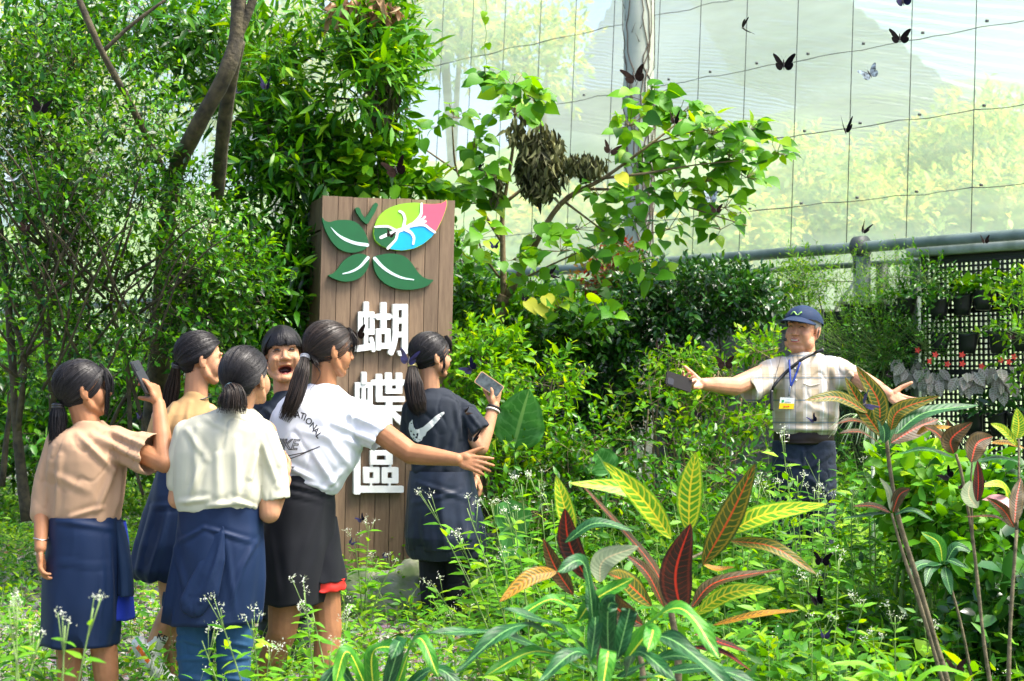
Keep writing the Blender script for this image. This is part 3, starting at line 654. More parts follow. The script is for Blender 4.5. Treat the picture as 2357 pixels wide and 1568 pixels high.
glyph('sign_character', 860, 740, [(450, 145, 580, 420), (315, 390, 715, 530), (315, 810, 715, 960), (315, 392, 425, 958, 20), (460, 400, 560, 1230, 8), (600, 392, 715, 958, 20),
    ((240, 1225), (460, 1195), (600, 1165), (715, 1230), (720, 1310), (620, 1325), (300, 1372), (240, 1375)), tuple(ribbon([(638, 1050), (670, 1170), (690, 1330)], [90, 100, 100])),
    (865, 160, 1010, 830), (735, 440, 1135, 590, 60), (750, 800, 1105, 935), (750, 802, 880, 1340, 40), (975, 802, 1105, 1300, 20), (755, 1155, 1105, 1300, 10),
    (1160, 205, 1530, 350), (1385, 207, 1530, 1420, 30), (1160, 207, 1300, 1000, 20), (1160, 540, 1530, 680, 8), (1160, 880, 1530, 1020, 8),
    ((1160, 900), (1300, 900), (1285, 1020), (1262, 1160), (1225, 1300), (1170, 1440), (1140, 1462), (1100, 1455), (1040, 1400), (1040, 1370), (1100, 1230), (1140, 1080)),
    ((1270, 1350), (1400, 1340), (1530, 1345), (1525, 1400), (1480, 1440), (1390, 1470), (1330, 1478), (1295, 1440)), (690, 500, 760, 548, 5), (1110, 500, 1180, 548, 5)])
glyph('sign_character', 860, 920, [(395, 95, 520, 400), (240, 350, 670, 490), (240, 780, 670, 922), (240, 352, 350, 920, 20), (400, 400, 500, 1190, 8), (550, 352, 670, 920, 20),
    ((170, 1190), (400, 1160), (560, 1130), (670, 1200), (680, 1270), (580, 1290), (220, 1340), (170, 1340)), tuple(ribbon([(605, 1030), (635, 1150), (650, 1290)], [90, 100, 100])), (640, 300, 720, 400, 10),
    (750, 145, 905, 835), (985, 110, 1140, 632), (1240, 115, 1395, 632), (660, 285, 1490, 427), (985, 510, 1395, 634), (750, 690, 1455, 836), (690, 915, 1500, 1060), (990, 800, 1150, 1445),
    ((900, 1050), (1060, 1040), (1062, 1130), (985, 1195), (860, 1330), (730, 1430), (680, 1420), (630, 1360), (640, 1320), (760, 1200)),
    ((1060, 1040), (1210, 1050), (1290, 1130), (1400, 1215), (1490, 1280), (1495, 1310), (1400, 1400), (1340, 1400), (1230, 1290), (1148, 1190), (1080, 1130))])
glyph('sign_character', 860, 1090, [(205, 80, 370, 1425), (205, 80, 1440, 235), (205, 1215, 1425, 1382), (605, 345, 1155, 475), (605, 347, 765, 700, 25), (985, 347, 1155, 700, 25), (605, 580, 1155, 702),
    (445, 755, 840, 882), (445, 757, 590, 1150), (690, 757, 840, 1150), (445, 1025, 840, 1152), (890, 760, 1300, 885), (890, 762, 1035, 1155), (1145, 762, 1300, 1155), (890, 1027, 1300, 1157),
    (625, 680, 672, 770, 4), (1075, 680, 1125, 770, 4), (605, 1140, 655, 1225, 4), (1060, 1140, 1110, 1225, 4)])
# rocks
rockm = mat('mossy_rock', (.28, .27, .22), .9, vscale=7, col2=(.10, .15, .05), bump=1, bscale=22)
for (u, v, Y, r, lab) in ((822, 1330, 9.0, .17, 'mossy boulder at the foot of the sign, partly behind the white shirt girl'), (945, 1325, 9.0, .20, 'rounded rock at the foot of the sign beside the black jacket'),
                          (885, 1350, 8.9, .11, 'small rock between the two boulders below the sign'), (1150, 1250, 9.6, .22, 'dark boulder in the shrubs right of the sign'), (870, 1322, 9.2, .12, 'low grey stone touching the bottom of the sign planks')):
    c = P(u, v, Y); g = Geo(); c.z = gz(c.x, c.y) + r * .35
    def F(s, t):
        d = Vector((math.sin(math.pi * t) * math.cos(2 * math.pi * s), math.sin(math.pi * t) * math.sin(2 * math.pi * s), math.cos(math.pi * t)))
        q = r * (1 + .35 * noise.noise(d * 1.7 + c) + .08 * noise.noise(d * 6 + c)); return (c.x + d.x * q * 1.2, c.y + d.y * q, c.z + d.z * q * .8)
    grid(g, F, 36, 20, closed_u=True); tag(g.build('rock', rockm, loc=(c.x, c.y, gz(c.x, c.y))), lab, 'rock')
# ================================================================ PEOPLE
class Blob:
    def __init__(s): s.bm = bmesh.new()
    def ball(s, c, r, M=None, seg=20):
        rr = (r, r, r) if np.isscalar(r) else r
        X = Matrix.Translation(Vector(c)) @ Matrix.Diagonal((*rr, 1))
        bmesh.ops.create_uvsphere(s.bm, u_segments=seg, v_segments=seg // 2 + 2, radius=1, matrix=(M @ X) if M is not None else X)
    def seg(s, a, b, ra, rb, n=16):
        a, b = Vector(a), Vector(b); d = b - a; L = d.length
        if L < 1e-5: return
        X = Matrix.Translation((a + b) / 2) @ d.to_track_quat('Z', 'Y').to_matrix().to_4x4()
        bmesh.ops.create_cone(s.bm, cap_ends=True, segments=n, radius1=ra, radius2=rb, depth=L, matrix=X)
    def chain(s, pts, rads, M=None, n=14, sc=1):
        if M is not None: sc = M.to_scale().x; pts = [M @ Vector(p) for p in pts]
        for i, p in enumerate(pts): s.ball(p, rads[i] * sc, seg=n + 2)
        for i in range(len(pts) - 1): s.seg(pts[i], pts[i + 1], rads[i] * sc, rads[i + 1] * sc, n)
    def loft(s, rings, n=40, ex=2.3, k=5):
        """rings: (centre, half width, half depth)"""
        cs = smoothpath([r[0] for r in rings], k); m = len(cs); tt = np.linspace(0, len(rings) - 1, m)
        hw = np.interp(tt, range(len(rings)), [r[1] for r in rings]); hd = np.interp(tt, range(len(rings)), [r[2] for r in rings])
        L = []
        for i in range(m):
            ring = []
            for j in range(n):
                a = 2 * math.pi * j / n; ca, sa = math.cos(a), math.sin(a)
                ring.append(s.bm.verts.new(cs[i] + Vector((math.copysign(abs(ca) ** (2 / ex), ca) * hw[i], math.copysign(abs(sa) ** (2 / ex), sa) * hd[i], 0))))
            L.append(ring)
        for i in range(m - 1):
            for j in range(n): s.bm.faces.new((L[i][j], L[i][(j + 1) % n], L[i + 1][(j + 1) % n], L[i + 1][j]))
        s.bm.faces.new(L[0][::-1]); s.bm.faces.new(L[-1])
def remesh(bl, voxel, smooth):
    bmesh.ops.recalc_face_normals(bl.bm, faces=bl.bm.faces)
    me = bpy.data.meshes.new('tmp'); bl.bm.to_mesh(me); bl.bm.free()
    o = bpy.data.objects.new('tmp', me); COL.objects.link(o)
    md = o.modifiers.new('r', 'REMESH'); md.mode = 'VOXEL'; md.voxel_size = voxel; md.use_smooth_shade = True
    if smooth: ms = o.modifiers.new('s', 'SMOOTH'); ms.factor = .5; ms.iterations = smooth
    dg = bpy.context.evaluated_depsgraph_get(); dg.update()
    ev = o.evaluated_get(dg); m2 = bpy.data.meshes.new_from_object(ev)
    bpy.data.objects.remove(o); bpy.data.meshes.remove(me)
    n = len(m2.vertices); co = np.empty(n * 3, np.float32); m2.vertices.foreach_get('co', co); nr = np.empty(n * 3, np.float32); m2.vertices.foreach_get('normal', nr)
    return m2, co.reshape(-1, 3).astype(float), nr.reshape(-1, 3).astype(float)
def finish(m2, co, name, mats, parent, assign=None):
    off = np.array(wloc(parent)); m2.vertices.foreach_set('co', (co - off).astype(np.float32).ravel()); m2.name = name
    m2.materials.clear()
    for m in mats: m2.materials.append(m)
    m2.polygons.foreach_set('use_smooth', np.ones(len(m2.polygons), bool))
    if assign is not None:
        pc = np.empty(len(m2.polygons) * 3, np.float32); m2.polygons.foreach_get('center', pc); pc = pc.reshape(-1, 3) + off
        mi = assign(pc).astype(np.int32); m2.polygons.foreach_set('material_index', mi)
    m2.update(); o = bpy.data.objects.new(name, m2); COL.objects.link(o); o.parent = parent; return o
def project(co):
    """world -> display px"""
    cy, sy = math.cos(PITCH), math.sin(PITCH); q = co - np.array([0, 0, CZ])
    zc = q[:, 1] * cy + q[:, 2] * sy; yc = -q[:, 1] * sy + q[:, 2] * cy
    return np.stack([1178.5 + FPX * q[:, 0] / zc, 784 - FPX * yc / zc], 1)
def nz(co, f, seed=0):
    f = np.broadcast_to(np.array(f, float), (3,)); q = co * f + seed
    return np.array([noise.noise(Vector(p)) for p in q])
def cloth(co, nr, strokes=(), amp=.004, f=(9, 9, 4), seed=0, amp2=.0015):
    px = project(co); w = np.clip(-nr[:, 1] * 3 + .6, 0, 1); d = np.zeros(len(co))
    wx = nz(co, 5, seed + 9) * 10
    for (u0, v0, u1, v1, a, s) in strokes:
        A = np.array([u0, v0], float); B = np.array([u1, v1], float); ab = B - A; q = px + np.stack([wx * .5, wx * .5], 1) - A
        t = np.clip((q @ ab) / (ab @ ab), 0, 1); dist = np.linalg.norm(q - t[:, None] * ab, axis=1) / s
        d += a * (1 - dist ** 2) * np.exp(-dist ** 2 / 2) * (.35 + .65 * np.sin(np.pi * np.clip(t, .04, .96))) * w
    n1 = nz(co, f, seed); n2 = nz(co, np.array(f) * 2.7, seed + 5)
    n3 = nz(co, np.array(f) * 1.7, seed + 21); cz = np.clip(1 - 5 * np.abs(n3), 0, 1) ** 2 * np.clip(nz(co, 4, seed + 33) * 4 + .4, 0, 1)
    d += amp * (1 - 2 * np.abs(n1)) - amp * .5 + amp2 * n2 - .0055 * cz * (1 if amp > 0 else 0)
    return co + nr * d[:, None]
def rp(v, uL, uR, Y, hd):
    c = P((uL + uR) / 2, v, Y); return (c, (uR - uL) / 2 * Y / FPX, hd)

skin_l = mat('skin', (.45, .23, .125), .55, .28, var=.14, vscale=14, bump=.1, bscale=160, sss=.12)
skin_d = mat('tanned_skin', (.33, .15, .07), .55, .28, var=.15, vscale=14, bump=.1, bscale=160, sss=.10)
skin_m = mat('ruddy_skin', (.54, .26, .15), .48, .35, var=.14, vscale=14, bump=.12, bscale=120, sss=.10)
lip_m = mat('lips', (.40, .11, .09), .4); mouth_m = mat('mouth_inside', (.05, .008, .008), .5); tongue_m = mat('tongue', (.45, .13, .13), .4)
teeth_m = mat('teeth', (.75, .70, .58), .3); eye_m = mat('eye', (.012, .009, .008), .2, .8); brow_m = mat('eyebrow', (.03, .022, .018), .8)
def hairmat(n, c, r=.42):
    m = mat(n, c, r, .5, bump=.3, bscale=90, stretch=(1, 1, .2)); return m
def hairmat2(n, c0, c1):  # paler strands put the grey streaks of highlight into the hair colour
    m = leafmat(n, [c0, c0, c1, c1], .42, .28, 0); return m
hair_m = hairmat2('black_hair', (.004, .0035, .004), (.018, .016, .017)); hair_b = hairmat2('brown_black_hair', (.006, .0045, .004), (.036, .025, .019)); grey_hair = mat('grey_hair', (.36, .34, .32), .6)

def headM(u, v, Y, yaw, pitch=0, roll=0, s=1.0):
    return Matrix.Translation(P(u, v, Y)) @ Matrix.Rotation(R(yaw), 4, 'Z') @ Matrix.Rotation(R(pitch), 4, 'X') @ Matrix.Rotation(R(roll), 4, 'Y') @ Matrix.Scale(s, 4)
def add_head(b, H, kind='girl', mouth=0):
    j = .012 * mouth
    b.ball((0, -.012, .032), (.070, .090, .080), H); b.ball((0, .025, .0), (.064, .064, .075), H)
    b.ball((0, .030, -.048 - j), (.054 if kind == 'girl' else .062, .056, .052), H); b.ball((0, .060, -.086 - j), (.026, .022, .018), H)
    for s in (-1, 1):
        b.ball((s * .031, .050, -.026), (.033, .034, .046), H); b.chain([(s * .054, .002, -.036), (s * .047, .020, -.062 - j * .6), (s * .022, .056, -.084 - j)], [.017, .018, .018], H)
        b.ball((s * .0735, -.008, -.006), (.009, .017, .030), H); b.ball((s * .079, -.016, .004), (.006, .010, .022), H); b.ball((s * .074, -.002, -.026), (.007, .010, .012), H)
        b.ball((s * .030, .076, .030), (.020, .010, .008), H)
        if kind == 'man': b.ball((s * .050, .030, -.058), (.024, .036, .034), H)
    b.chain([(0, .078, .022), (0, .090, .002), (0, .100, -.018)], [.008, .0095, .0115], H)
    for s in (-1, 1): b.ball((s * .012, .093, -.022), (.0085, .010, .0075), H)
    b.ball((0, .080, -.046), (.024, .013, .007), H); b.ball((0, .079, -.058 - j * 1.6), (.021, .013, .008), H)
    if kind == 'man': b.ball((0, .045, -.092), (.040, .030, .022), H)
def head_deform(co, nr, H, mouth=0, smile=0):
    Hi = np.array(H.inverted()); q = co @ Hi[:3, :3].T + Hi[:3, 3]; s = H.to_scale().x
    fwd = np.array((H.to_3x3() @ Vector((0, 1, 0))).normalized()); up = np.array((H.to_3x3() @ Vector((0, 0, 1))).normalized())
    def ga(c, sg): return np.exp(-(((q - np.array(c)) / np.array(sg)) ** 2).sum(1))
    d = np.zeros(len(co))
    for k in (-1, 1):
        if mouth: d += .006 * ga((k * .042, .07, -.022), (.016, .02, .014)); d -= .004 * ga((k * .034, .08, -.045), (.004, .02, .016))
        d -= .007 * ga((k * .030, .082, .012), (.017, .022, .009)); d -= .002 * ga((k * .030, .08, -.002), (.014, .02, .004)); d -= .012 * ga((k * .082, -.004, -.004), (.006, .006, .010))
        if smile: d -= .004 * ga((k * .034, .078, -.036), (.005, .02, .014)); d += .005 * smile * ga((k * .040, .072, -.018), (.015, .02, .014))
    if mouth: d -= .035 * np.clip(1.5 * ga((0, .088, -.058 - .008 * mouth), (.0255, .03, .0155 * mouth)), 0, 1)
    else: d -= .004 * ga((0, .088, -.0515), (.020, .02, .0028))
    return co + fwd * (d * s)[:, None]
def head_assign(H, mouth=0, base=None):
    Hi = np.array(H.inverted())
    def f(pc):
        q = pc @ Hi[:3, :3].T + Hi[:3, 3]; mi = np.zeros(len(pc))
        if mouth:
            tp = 1 + 13 * np.clip(q[:, 2] + .064, -.03, .02); e = ((q[:, 0]) / (.0285 * tp)) ** 2 + ((q[:, 2] + .058 + .008 * mouth) / (.0205 * mouth)) ** 2
            mi[(e < 1.05) & (q[:, 1] > .03)] = 1
            e2 = ((q[:, 0]) / (.0250 * tp)) ** 2 + ((q[:, 2] + .058 + .008 * mouth) / (.0170 * mouth)) ** 2
            mi[(e2 < 1) & (q[:, 1] > .01)] = 2
        else:
            e = (q[:, 0] / .023) ** 2 + ((q[:, 2] + .0515) / .0095) ** 2; mi[(e < 1) & (q[:, 1] > .07)] = 1
        return mi
    return f
def face_parts(H, root, brow=brow_m, teeth=True, mouth=0, eo=1.0, smile=0):
    for s in (-1, 1):
        g = Geo(); pts = [H @ Vector((s * (.016 + .028 * t), .0835 - .012 * t * t, .0115 + .003 * math.sin(t * math.pi) * (1 + smile))) for t in np.linspace(0, 1, 7)]
        tube(g, pts, lambda t: .0026 * eo * math.sin(math.pi * min(.95, max(.1, t))) + .0006, seg=6); g.build('eye', eye_m, root)
        g = Geo(); pts = [H @ Vector((s * (.012 + .036 * t), .0885 - .016 * t * t, .031 + .005 * math.sin(t * 2.6))) for t in np.linspace(0, 1, 7)]
        tube(g, pts, lambda t: .0032 * math.sin(math.pi * min(.93, max(.12, t))) + .0006, seg=6); g.build('eyebrow', brow, root)
    if mouth:
        g = Geo(); tube(g, [H @ Vector((x, .074 - 14 * x * x, -.0455)) for x in np.linspace(-.024, .024, 11)], .0052, seg=6); g.build('teeth', teeth_m, root)
        g = Geo(); V = H @ Vector((0, .056, -.078)); 
        grid(g, lambda a, t: H @ Vector((.015 * math.cos(6.283 * a) * math.sin(math.pi * t), .060 + .012 * math.sin(6.283 * a) * math.sin(math.pi * t), -.080 + .006 * math.cos(math.pi * t))), 14, 8, closed_u=True); g.build('tongue', tongue_m, root)
    elif teeth:
        g = Geo(); tube(g, [H @ Vector((x, .0905 - 9 * x * x, -.0505 + 5 * x * x)) for x in np.linspace(-.016, .016, 9)], .0024, seg=6); g.build('teeth', teeth_m, root)
def hairpt(th, ph, k=1.0):
    """point on the hair cap; th azimuth from the face, ph elevation angle"""
    d = Vector((math.sin(th) * math.cos(ph), math.cos(th) * math.cos(ph), math.sin(ph)))
    zb = 1.12 if d.z < 0 else 1.0
    return Vector((d.x * .083 * k, -.014 + d.y * .106 * k, .034 + d.z * .094 * k * zb * 1.0))
HL = {'pony': ([0, 25, 50, 68, 84, 100, 115, 140, 180], [.080, .074, .058, .020, .010, .004, -.046, -.078, -.082]),
      'bangs': ([0, 30, 50, 68, 84, 100, 115, 140, 180], [.030, .030, .022, .006, .0, -.01, -.05, -.078, -.082]),
      'man': ([0, 40, 60, 75, 95, 110, 125, 150, 180], [.09, .08, .05, .008, .02, .012, -.020, -.045, -.05])}
def hair_cap(H, root, style, m, thick=1.0):
    ax, zz = HL[style]; g = Geo()
    def F(s, t):
        th = 2 * math.pi * s; ph = -math.pi / 2 + math.pi * t; p = hairpt(th, ph, thick); az = abs((math.degrees(th) + 180) % 360 - 180)
        h = float(np.interp(az, ax, zz)) + .004 * noise.noise(Vector((th * 9, 0, 0)))
        w = min(1, max(0, (p.z - h + .005) / .010)); w = w * w * (3 - 2 * w)
        q = Vector((p.x * .70, -.010 + (p.y + .010) * .72, .034 + (p.z - .034) * .72))
        r = q.lerp(p, w); r = r * (1 + .010 * noise.noise(Vector((th * 7, ph * 2, 3))) * w); return H @ r
    grid(g, F, 120, 80, closed_u=True); return g.build('hair', m, root)
def hair_strands(H, root, tail, m, n=260, style='pony', name='hair_strands', rad=.0013):
    """combed locks from the hairline back to the tie"""
    ax, zz = HL[style]; g = Geo(); tl = Vector(tail); c0 = Vector((0, -.010, .034)); td = (tl - c0); tdn = Vector((td.x / .08, td.y / .1, td.z / .089)).normalized()
    for k in range(int(n * 2)):
        th = random.uniform(-math.pi, math.pi); az = abs(math.degrees(th)); h = float(np.interp(az, ax, zz)) + .004
        z0 = h if random.random() < .55 else random.uniform(h, .12); sp_ = max(-1, min(1, (z0 - .034) / .089)); ph = math.asin(sp_)
        d0 = Vector((math.sin(th) * math.cos(ph), math.cos(th) * math.cos(ph), sp_))
        pts = []; lift = random.uniform(.2, 1) ; om = d0.angle(tdn)
        if om < .15: continue
        wv = random.uniform(-.06, .06)
        for i in range(13):
            t = i / 12 * random.uniform(.98, 1); d = (d0 * math.sin((1 - t) * om) + tdn * math.sin(t * om)) / math.sin(om)
            ax2 = d0.cross(tdn).normalized(); d = (d + ax2 * wv * math.sin(t * math.pi)).normalized(); kk = 1.0 + .012 * lift
            pts.append(H @ Vector((d.x * .083 * kk, -.014 + d.y * .106 * kk, .034 + d.z * .094 * kk * (1.12 if d.z < 0 else 1))))
        tube(g, pts, [rad * .5, rad * 1.3, rad * 1.3, rad], seg=4, cap=False, flat=.7, rnd=random.random())
    for k in range(46):
        th = random.uniform(-math.pi, math.pi); ph = random.uniform(.2, 1.3); a = hairpt(th, ph, 1.01); b_ = hairpt(th + random.uniform(-.5, .5), ph - random.uniform(.1, .4), random.uniform(1.03, 1.10)); tube(g, smoothpath([H @ a, H @ ((a + b_) * .5 * 1.03), H @ b_], 4), [.0009, .0004], seg=3, cap=False, rnd=.2)
    return g.build(name, m, root)
def ponytail(root, pts, rads, m, tie_m, n=110, frizz=.25, tie=True, tail_flare=1.0):
    path = smoothpath(pts, 8); N_ = len(path); g = Geo(); rr = np.interp(np.linspace(0, 1, N_), np.linspace(0, 1, len(rads)), rads)
    tube(g, path[:int(N_ * .85)], list(rr[:int(N_ * .85)] * .72), seg=14)
    for k in range(int(n * 2.6)):
        a = random.uniform(0, 2 * math.pi); q = random.uniform(.55, 1.0); tw = random.uniform(-.5, .5); end = random.uniform(.78, 1.0); pp = []
        for i in range(0, N_):
            t = i / (N_ - 1)
            if t > end: break
            d = (path[min(i + 1, N_ - 1)] - path[max(0, i - 1)]).normalized(); u = Vector((d.z, 0, -d.x)); u = u.normalized() if u.length > .1 else Vector((1, 0, 0)); w = d.cross(u)
            fr = frizz * t * noise.noise(Vector((k * 3.1, t * 3, 1))) ; r = rr[i] * (q + fr)
            pp.append(path[i] + u * math.cos(a + tw * t) * r + w * math.sin(a + tw * t) * r)
        if len(pp) > 3: tube(g, pp, [.0016, .0020, .0015, .0004], seg=4, cap=False, flat=.6, rnd=random.random())
    g.build('ponytail', m, root)
    if tie:
        g = Geo(); d = (path[2] - path[0]).normalized(); u = d.orthogonal().normalized(); w = d.cross(u); c = path[0] + d * .012; r0 = rr[0] * 1.12
        for dz in (-.004, .005):
            tube(g, [c + d * dz + u * math.cos(x) * r0 + w * math.sin(x) * r0 for x in np.linspace(0, 2 * math.pi, 22)], .0062, seg=7)
        g.build('hair_tie', tie_m, root)
def wisps(root, H, spec, m):
    g = Geo()
    for (a, b, c, n, spread) in spec:
        for k in range(n if n < 5 else n * 3):
            o = Vector([random.gauss(0, spread) for _ in range(3)])
            pts = smoothpath([H @ (Vector(a) + o * .6), H @ (Vector(b) + o), H @ (Vector(c) + o * 1.4)], 6)
            tube(g, pts, [.0014, .0011, .0004], seg=4, cap=False, rnd=random.random() * .6)
    g.build('loose_hair', m, root)
def hand(b, W, D, N_, right, s=1.0, curls=None, spread=1.0, thumb=(.75, .65, .1), thumb_curl=20, palm=.082):
    D = Vector(D).normalized(); N_ = Vector(N_); N_ = (N_ - D * N_.dot(D)).normalized(); T = (D.cross(N_) if right else N_.cross(D)).normalized()
    W = Vector(W); M = Matrix((T, D, -N_)).transposed().to_4x4(); M.translation = W
    b.ball((0, .045 * s, 0), (.036 * s, .046 * s, .0125 * s), M); b.ball((.018 * s, .03 * s, .006 * s), (.018 * s, .028 * s, .012 * s), M)
    xs = (.027, .009, -.009, -.026); Ls = (.070, .078, .072, .056); curls = curls or [(15, 20, 12)] * 4
    for i in range(4):
        base = W + T * xs[i] * s + D * (palm - (.008 if i == 3 else .003 if i == 0 else 0)) * s
        b.chain([W + T * xs[i] * .55 * s + D * .02 * s, base], [.013 * s, .0105 * s], n=10)
        d = (D + T * (xs[i] * 5.5 * spread)).normalized(); p = base; ang = 0; pts = [p]
        for k, fr in enumerate((.46, .30, .24)):
            ang += R(curls[i][k]); dd = (d * math.cos(ang) + N_ * math.sin(ang)).normalized(); p = p + dd * (Ls[i] * fr * s); pts.append(p)
        b.chain(pts, [.0098 * s, .0088 * s, .0080 * s, .0066 * s], n=10)
    tb = W + T * .022 * s + D * .022 * s + N_ * .004 * s; td = (T * thumb[0] + D * thumb[1] + N_ * thumb[2]).normalized(); t2 = (td * math.cos(R(thumb_curl)) + (D * .8 + N_ * .3).normalized() * math.sin(R(thumb_curl))).normalized()
    b.chain([tb, tb + td * .036 * s, tb + td * .036 * s + t2 * .030 * s, tb + td * .036 * s + t2 * .054 * s], [.015 * s, .0115 * s, .0100 * s, .0078 * s], n=10)
def cavity(co, c, ax, rr, depth=.06):
    c = np.array(c); ax = np.array(Vector(ax).normalized()); q = co - c; al = q @ ax; r = np.linalg.norm(q - al[:, None] * ax, axis=1)
    w = np.clip((rr * .93 - r) / (rr * .25), 0, 1) * (np.abs(al) < .035); return co - ax * (w * depth)[:, None]
def skirt(name, rings, root, m, waves=((.035, 7, .3), (.02, 13, 1.1)), seed=0, thick=.006, n=140, rows=44, strokes=(), grow=1.2):
    """open draped tube: outer and inner skin joined at the hem"""
    cs = smoothpath([r[0] for r in rings], 6); mm = len(cs); tt = np.linspace(0, len(rings) - 1, mm); hw = np.interp(tt, range(len(rings)), [r[1] for r in rings]); hd = np.interp(tt, range(len(rings)), [r[2] for r in rings])
    V = []; UV = []
    def pt(s, t, off):
        x = t * (mm - 1); i = min(int(x), mm - 2); f = x - i; c = cs[i].lerp(cs[i + 1], f); w = hw[i] * (1 - f) + hw[i + 1] * f - off; d = hd[i] * (1 - f) + hd[i + 1] * f - off
        a = 2 * math.pi * s; k = 1
        for am, fr, phs in waves: k += am * (t ** grow) * math.sin(fr * a + phs + 1.3 * noise.noise(Vector((seed, t * 1.6, fr))))
        k += .05 * (.25 + t) * noise.noise(Vector((math.cos(a) * 1.6 + seed, math.sin(a) * 1.6, t * 2.4)))
        return c + Vector((math.cos(a) * w * k, math.sin(a) * d * k, .012 * t * noise.noise(Vector((math.cos(a) * 2, math.sin(a) * 2, seed)))))
    g = Geo(); V = []
    rl = [(j / rows, 0) for j in range(rows + 1)] + [(1 - j / 8 * .9, thick) for j in range(9)]
    for (t, off) in rl:
        for i in range(n): V.append(pt(i / n, t, off)); UV.append((i / n, t))
    V = np.array([tuple(v) for v in V])
    Q = [(j * n + i, j * n + (i + 1) % n, (j + 1) * n + (i + 1) % n, (j + 1) * n + i) for j in range(len(rl) - 1) for i in range(n)]
    c = V.mean(0); nr_ = V - c; nr_[:, 2] = 0; nr_ = nrm(nr_); K = (rows + 1) * n; a_ = nz(V[:K], (7, 7, 2.2), seed * 3.1); b_ = nz(V[:K], (16, 16, 6), seed * 1.7); V[:K] += nr_[:K] * (.009 * (.5 - 2 * np.abs(a_)) + .003 * b_)[:, None]
    if strokes:
        c = V.mean(0); nr_ = V - c; nr_[:, 2] = 0; nr_ = nrm(nr_)
        V[:(rows + 1) * n] = cloth(V[:(rows + 1) * n], nr_[:(rows + 1) * n], strokes, .0, seed=seed, amp2=0)
    Q = [q[::-1] for q in Q]
    g.add(V, Q=Q, UV=UV); return g.build(name, m, root)
def legs(b, hip, knee, ank, r=(.078, .055, .034)): b.chain([hip, Vector(hip).lerp(knee, .5), knee, Vector(knee).lerp(ank, .35), ank], [r[0], (r[0] + r[1]) / 2, r[1], r[1] * .95, r[2]])
def shoe(root, a, fwd, m, L=.24):
    b = Blob(); f = Vector(fwd).normalized(); a = Vector(a); s = Vector((0, 0, 1)).cross(f)
    M = Matrix((s, f, Vector((0, 0, 1)))).transposed().to_4x4(); M.translation = a
    b.ball((0, -.02, -.02), (.036, .05, .035), M); b.ball((0, .06, -.025), (.040, .075, .026), M); b.ball((0, .12, -.032), (.043, .055, .020), M)
    b.chain([(0, -.04, -.045), (0, .05, -.045), (0, .13, -.045)], [.014, .014, .014], M); b.ball((0, .04, -.046), (.042, .12, .012), M)
    m2, co, nr = remesh(b, .006, 3); return finish(m2, co, 'shoe', [m], root)
def bvh_of(o):
    off = wloc(o); me = o.data; return BVHTree.FromPolygons([Vector(v.co) + off for v in me.vertices], [tuple(p.vertices) for p in me.polygons])
def decal(name, polys, o, m, root, off=.0022, sub=14, cutz=None):
    """prints a flat px-space outline onto a garment: polys = list of outlines in display px"""
    bv = bvh_of(o); g = Geo(); org = Vector((0, 0, CZ))
    for pts in polys:
        bm = bmesh.new(); vs = [bm.verts.new((x, y, 0)) for x, y in pts]
        f = bm.faces.new(vs); bmesh.ops.triangulate(bm, faces=[f])
        bmesh.ops.subdivide_edges(bm, edges=[e for e in bm.edges if e.calc_length() > sub], cuts=3, use_grid_fill=False)
        bmesh.ops.triangulate(bm, faces=bm.faces[:])
        V = []; ok = []
        for v in bm.verts:
            v.index = len(V); d = ray(v.co.x, v.co.y); h = bv.ray_cast(org, d)
            if h[0] is None: V.append((0, 0, 0)); ok.append(False)
            else: V.append(tuple(h[0] - d * off)); ok.append(True)
        T = []
        for f in bm.faces:
            i = [v.index for v in f.verts]
            if all(ok[k] for k in i):
                p = [Vector(V[k]) for k in i]
                if max((p[0] - p[1]).length, (p[1] - p[2]).length, (p[0] - p[2]).length) < .06: T.append(i)
        g.add(V, T=T); bm.free()
    return g.build(name, m, root, smooth=False)
def text_polys(txt, size, place, outline=False, shear=0, offset=0):
    cu = bpy.data.curves.new('t', 'FONT'); cu.body = txt; cu.size = size; cu.shear = shear; cu.offset = offset; cu.resolution_u = 3
    o = bpy.data.objects.new('t', cu); COL.objects.link(o); dg = bpy.context.evaluated_depsgraph_get(); dg.update(); me = bpy.data.meshes.new_from_object(o.evaluated_get(dg))
    V = [v.co.copy() for v in me.vertices]; polys = [[place(V[i].x, V[i].y) for i in p.vertices] for p in me.polygons]
    w = max(v.x for v in V) if V else 0
    bpy.data.objects.remove(o); bpy.data.curves.remove(cu); bpy.data.meshes.remove(me); return polys, w
def fabric(n, c, rough=.85, var=.06, b=.25, sheen=.03, vs=5): return mat(n, c, rough, .25, var=var, vscale=vs, bump=b * .35, bscale=300, sheen=sheen)

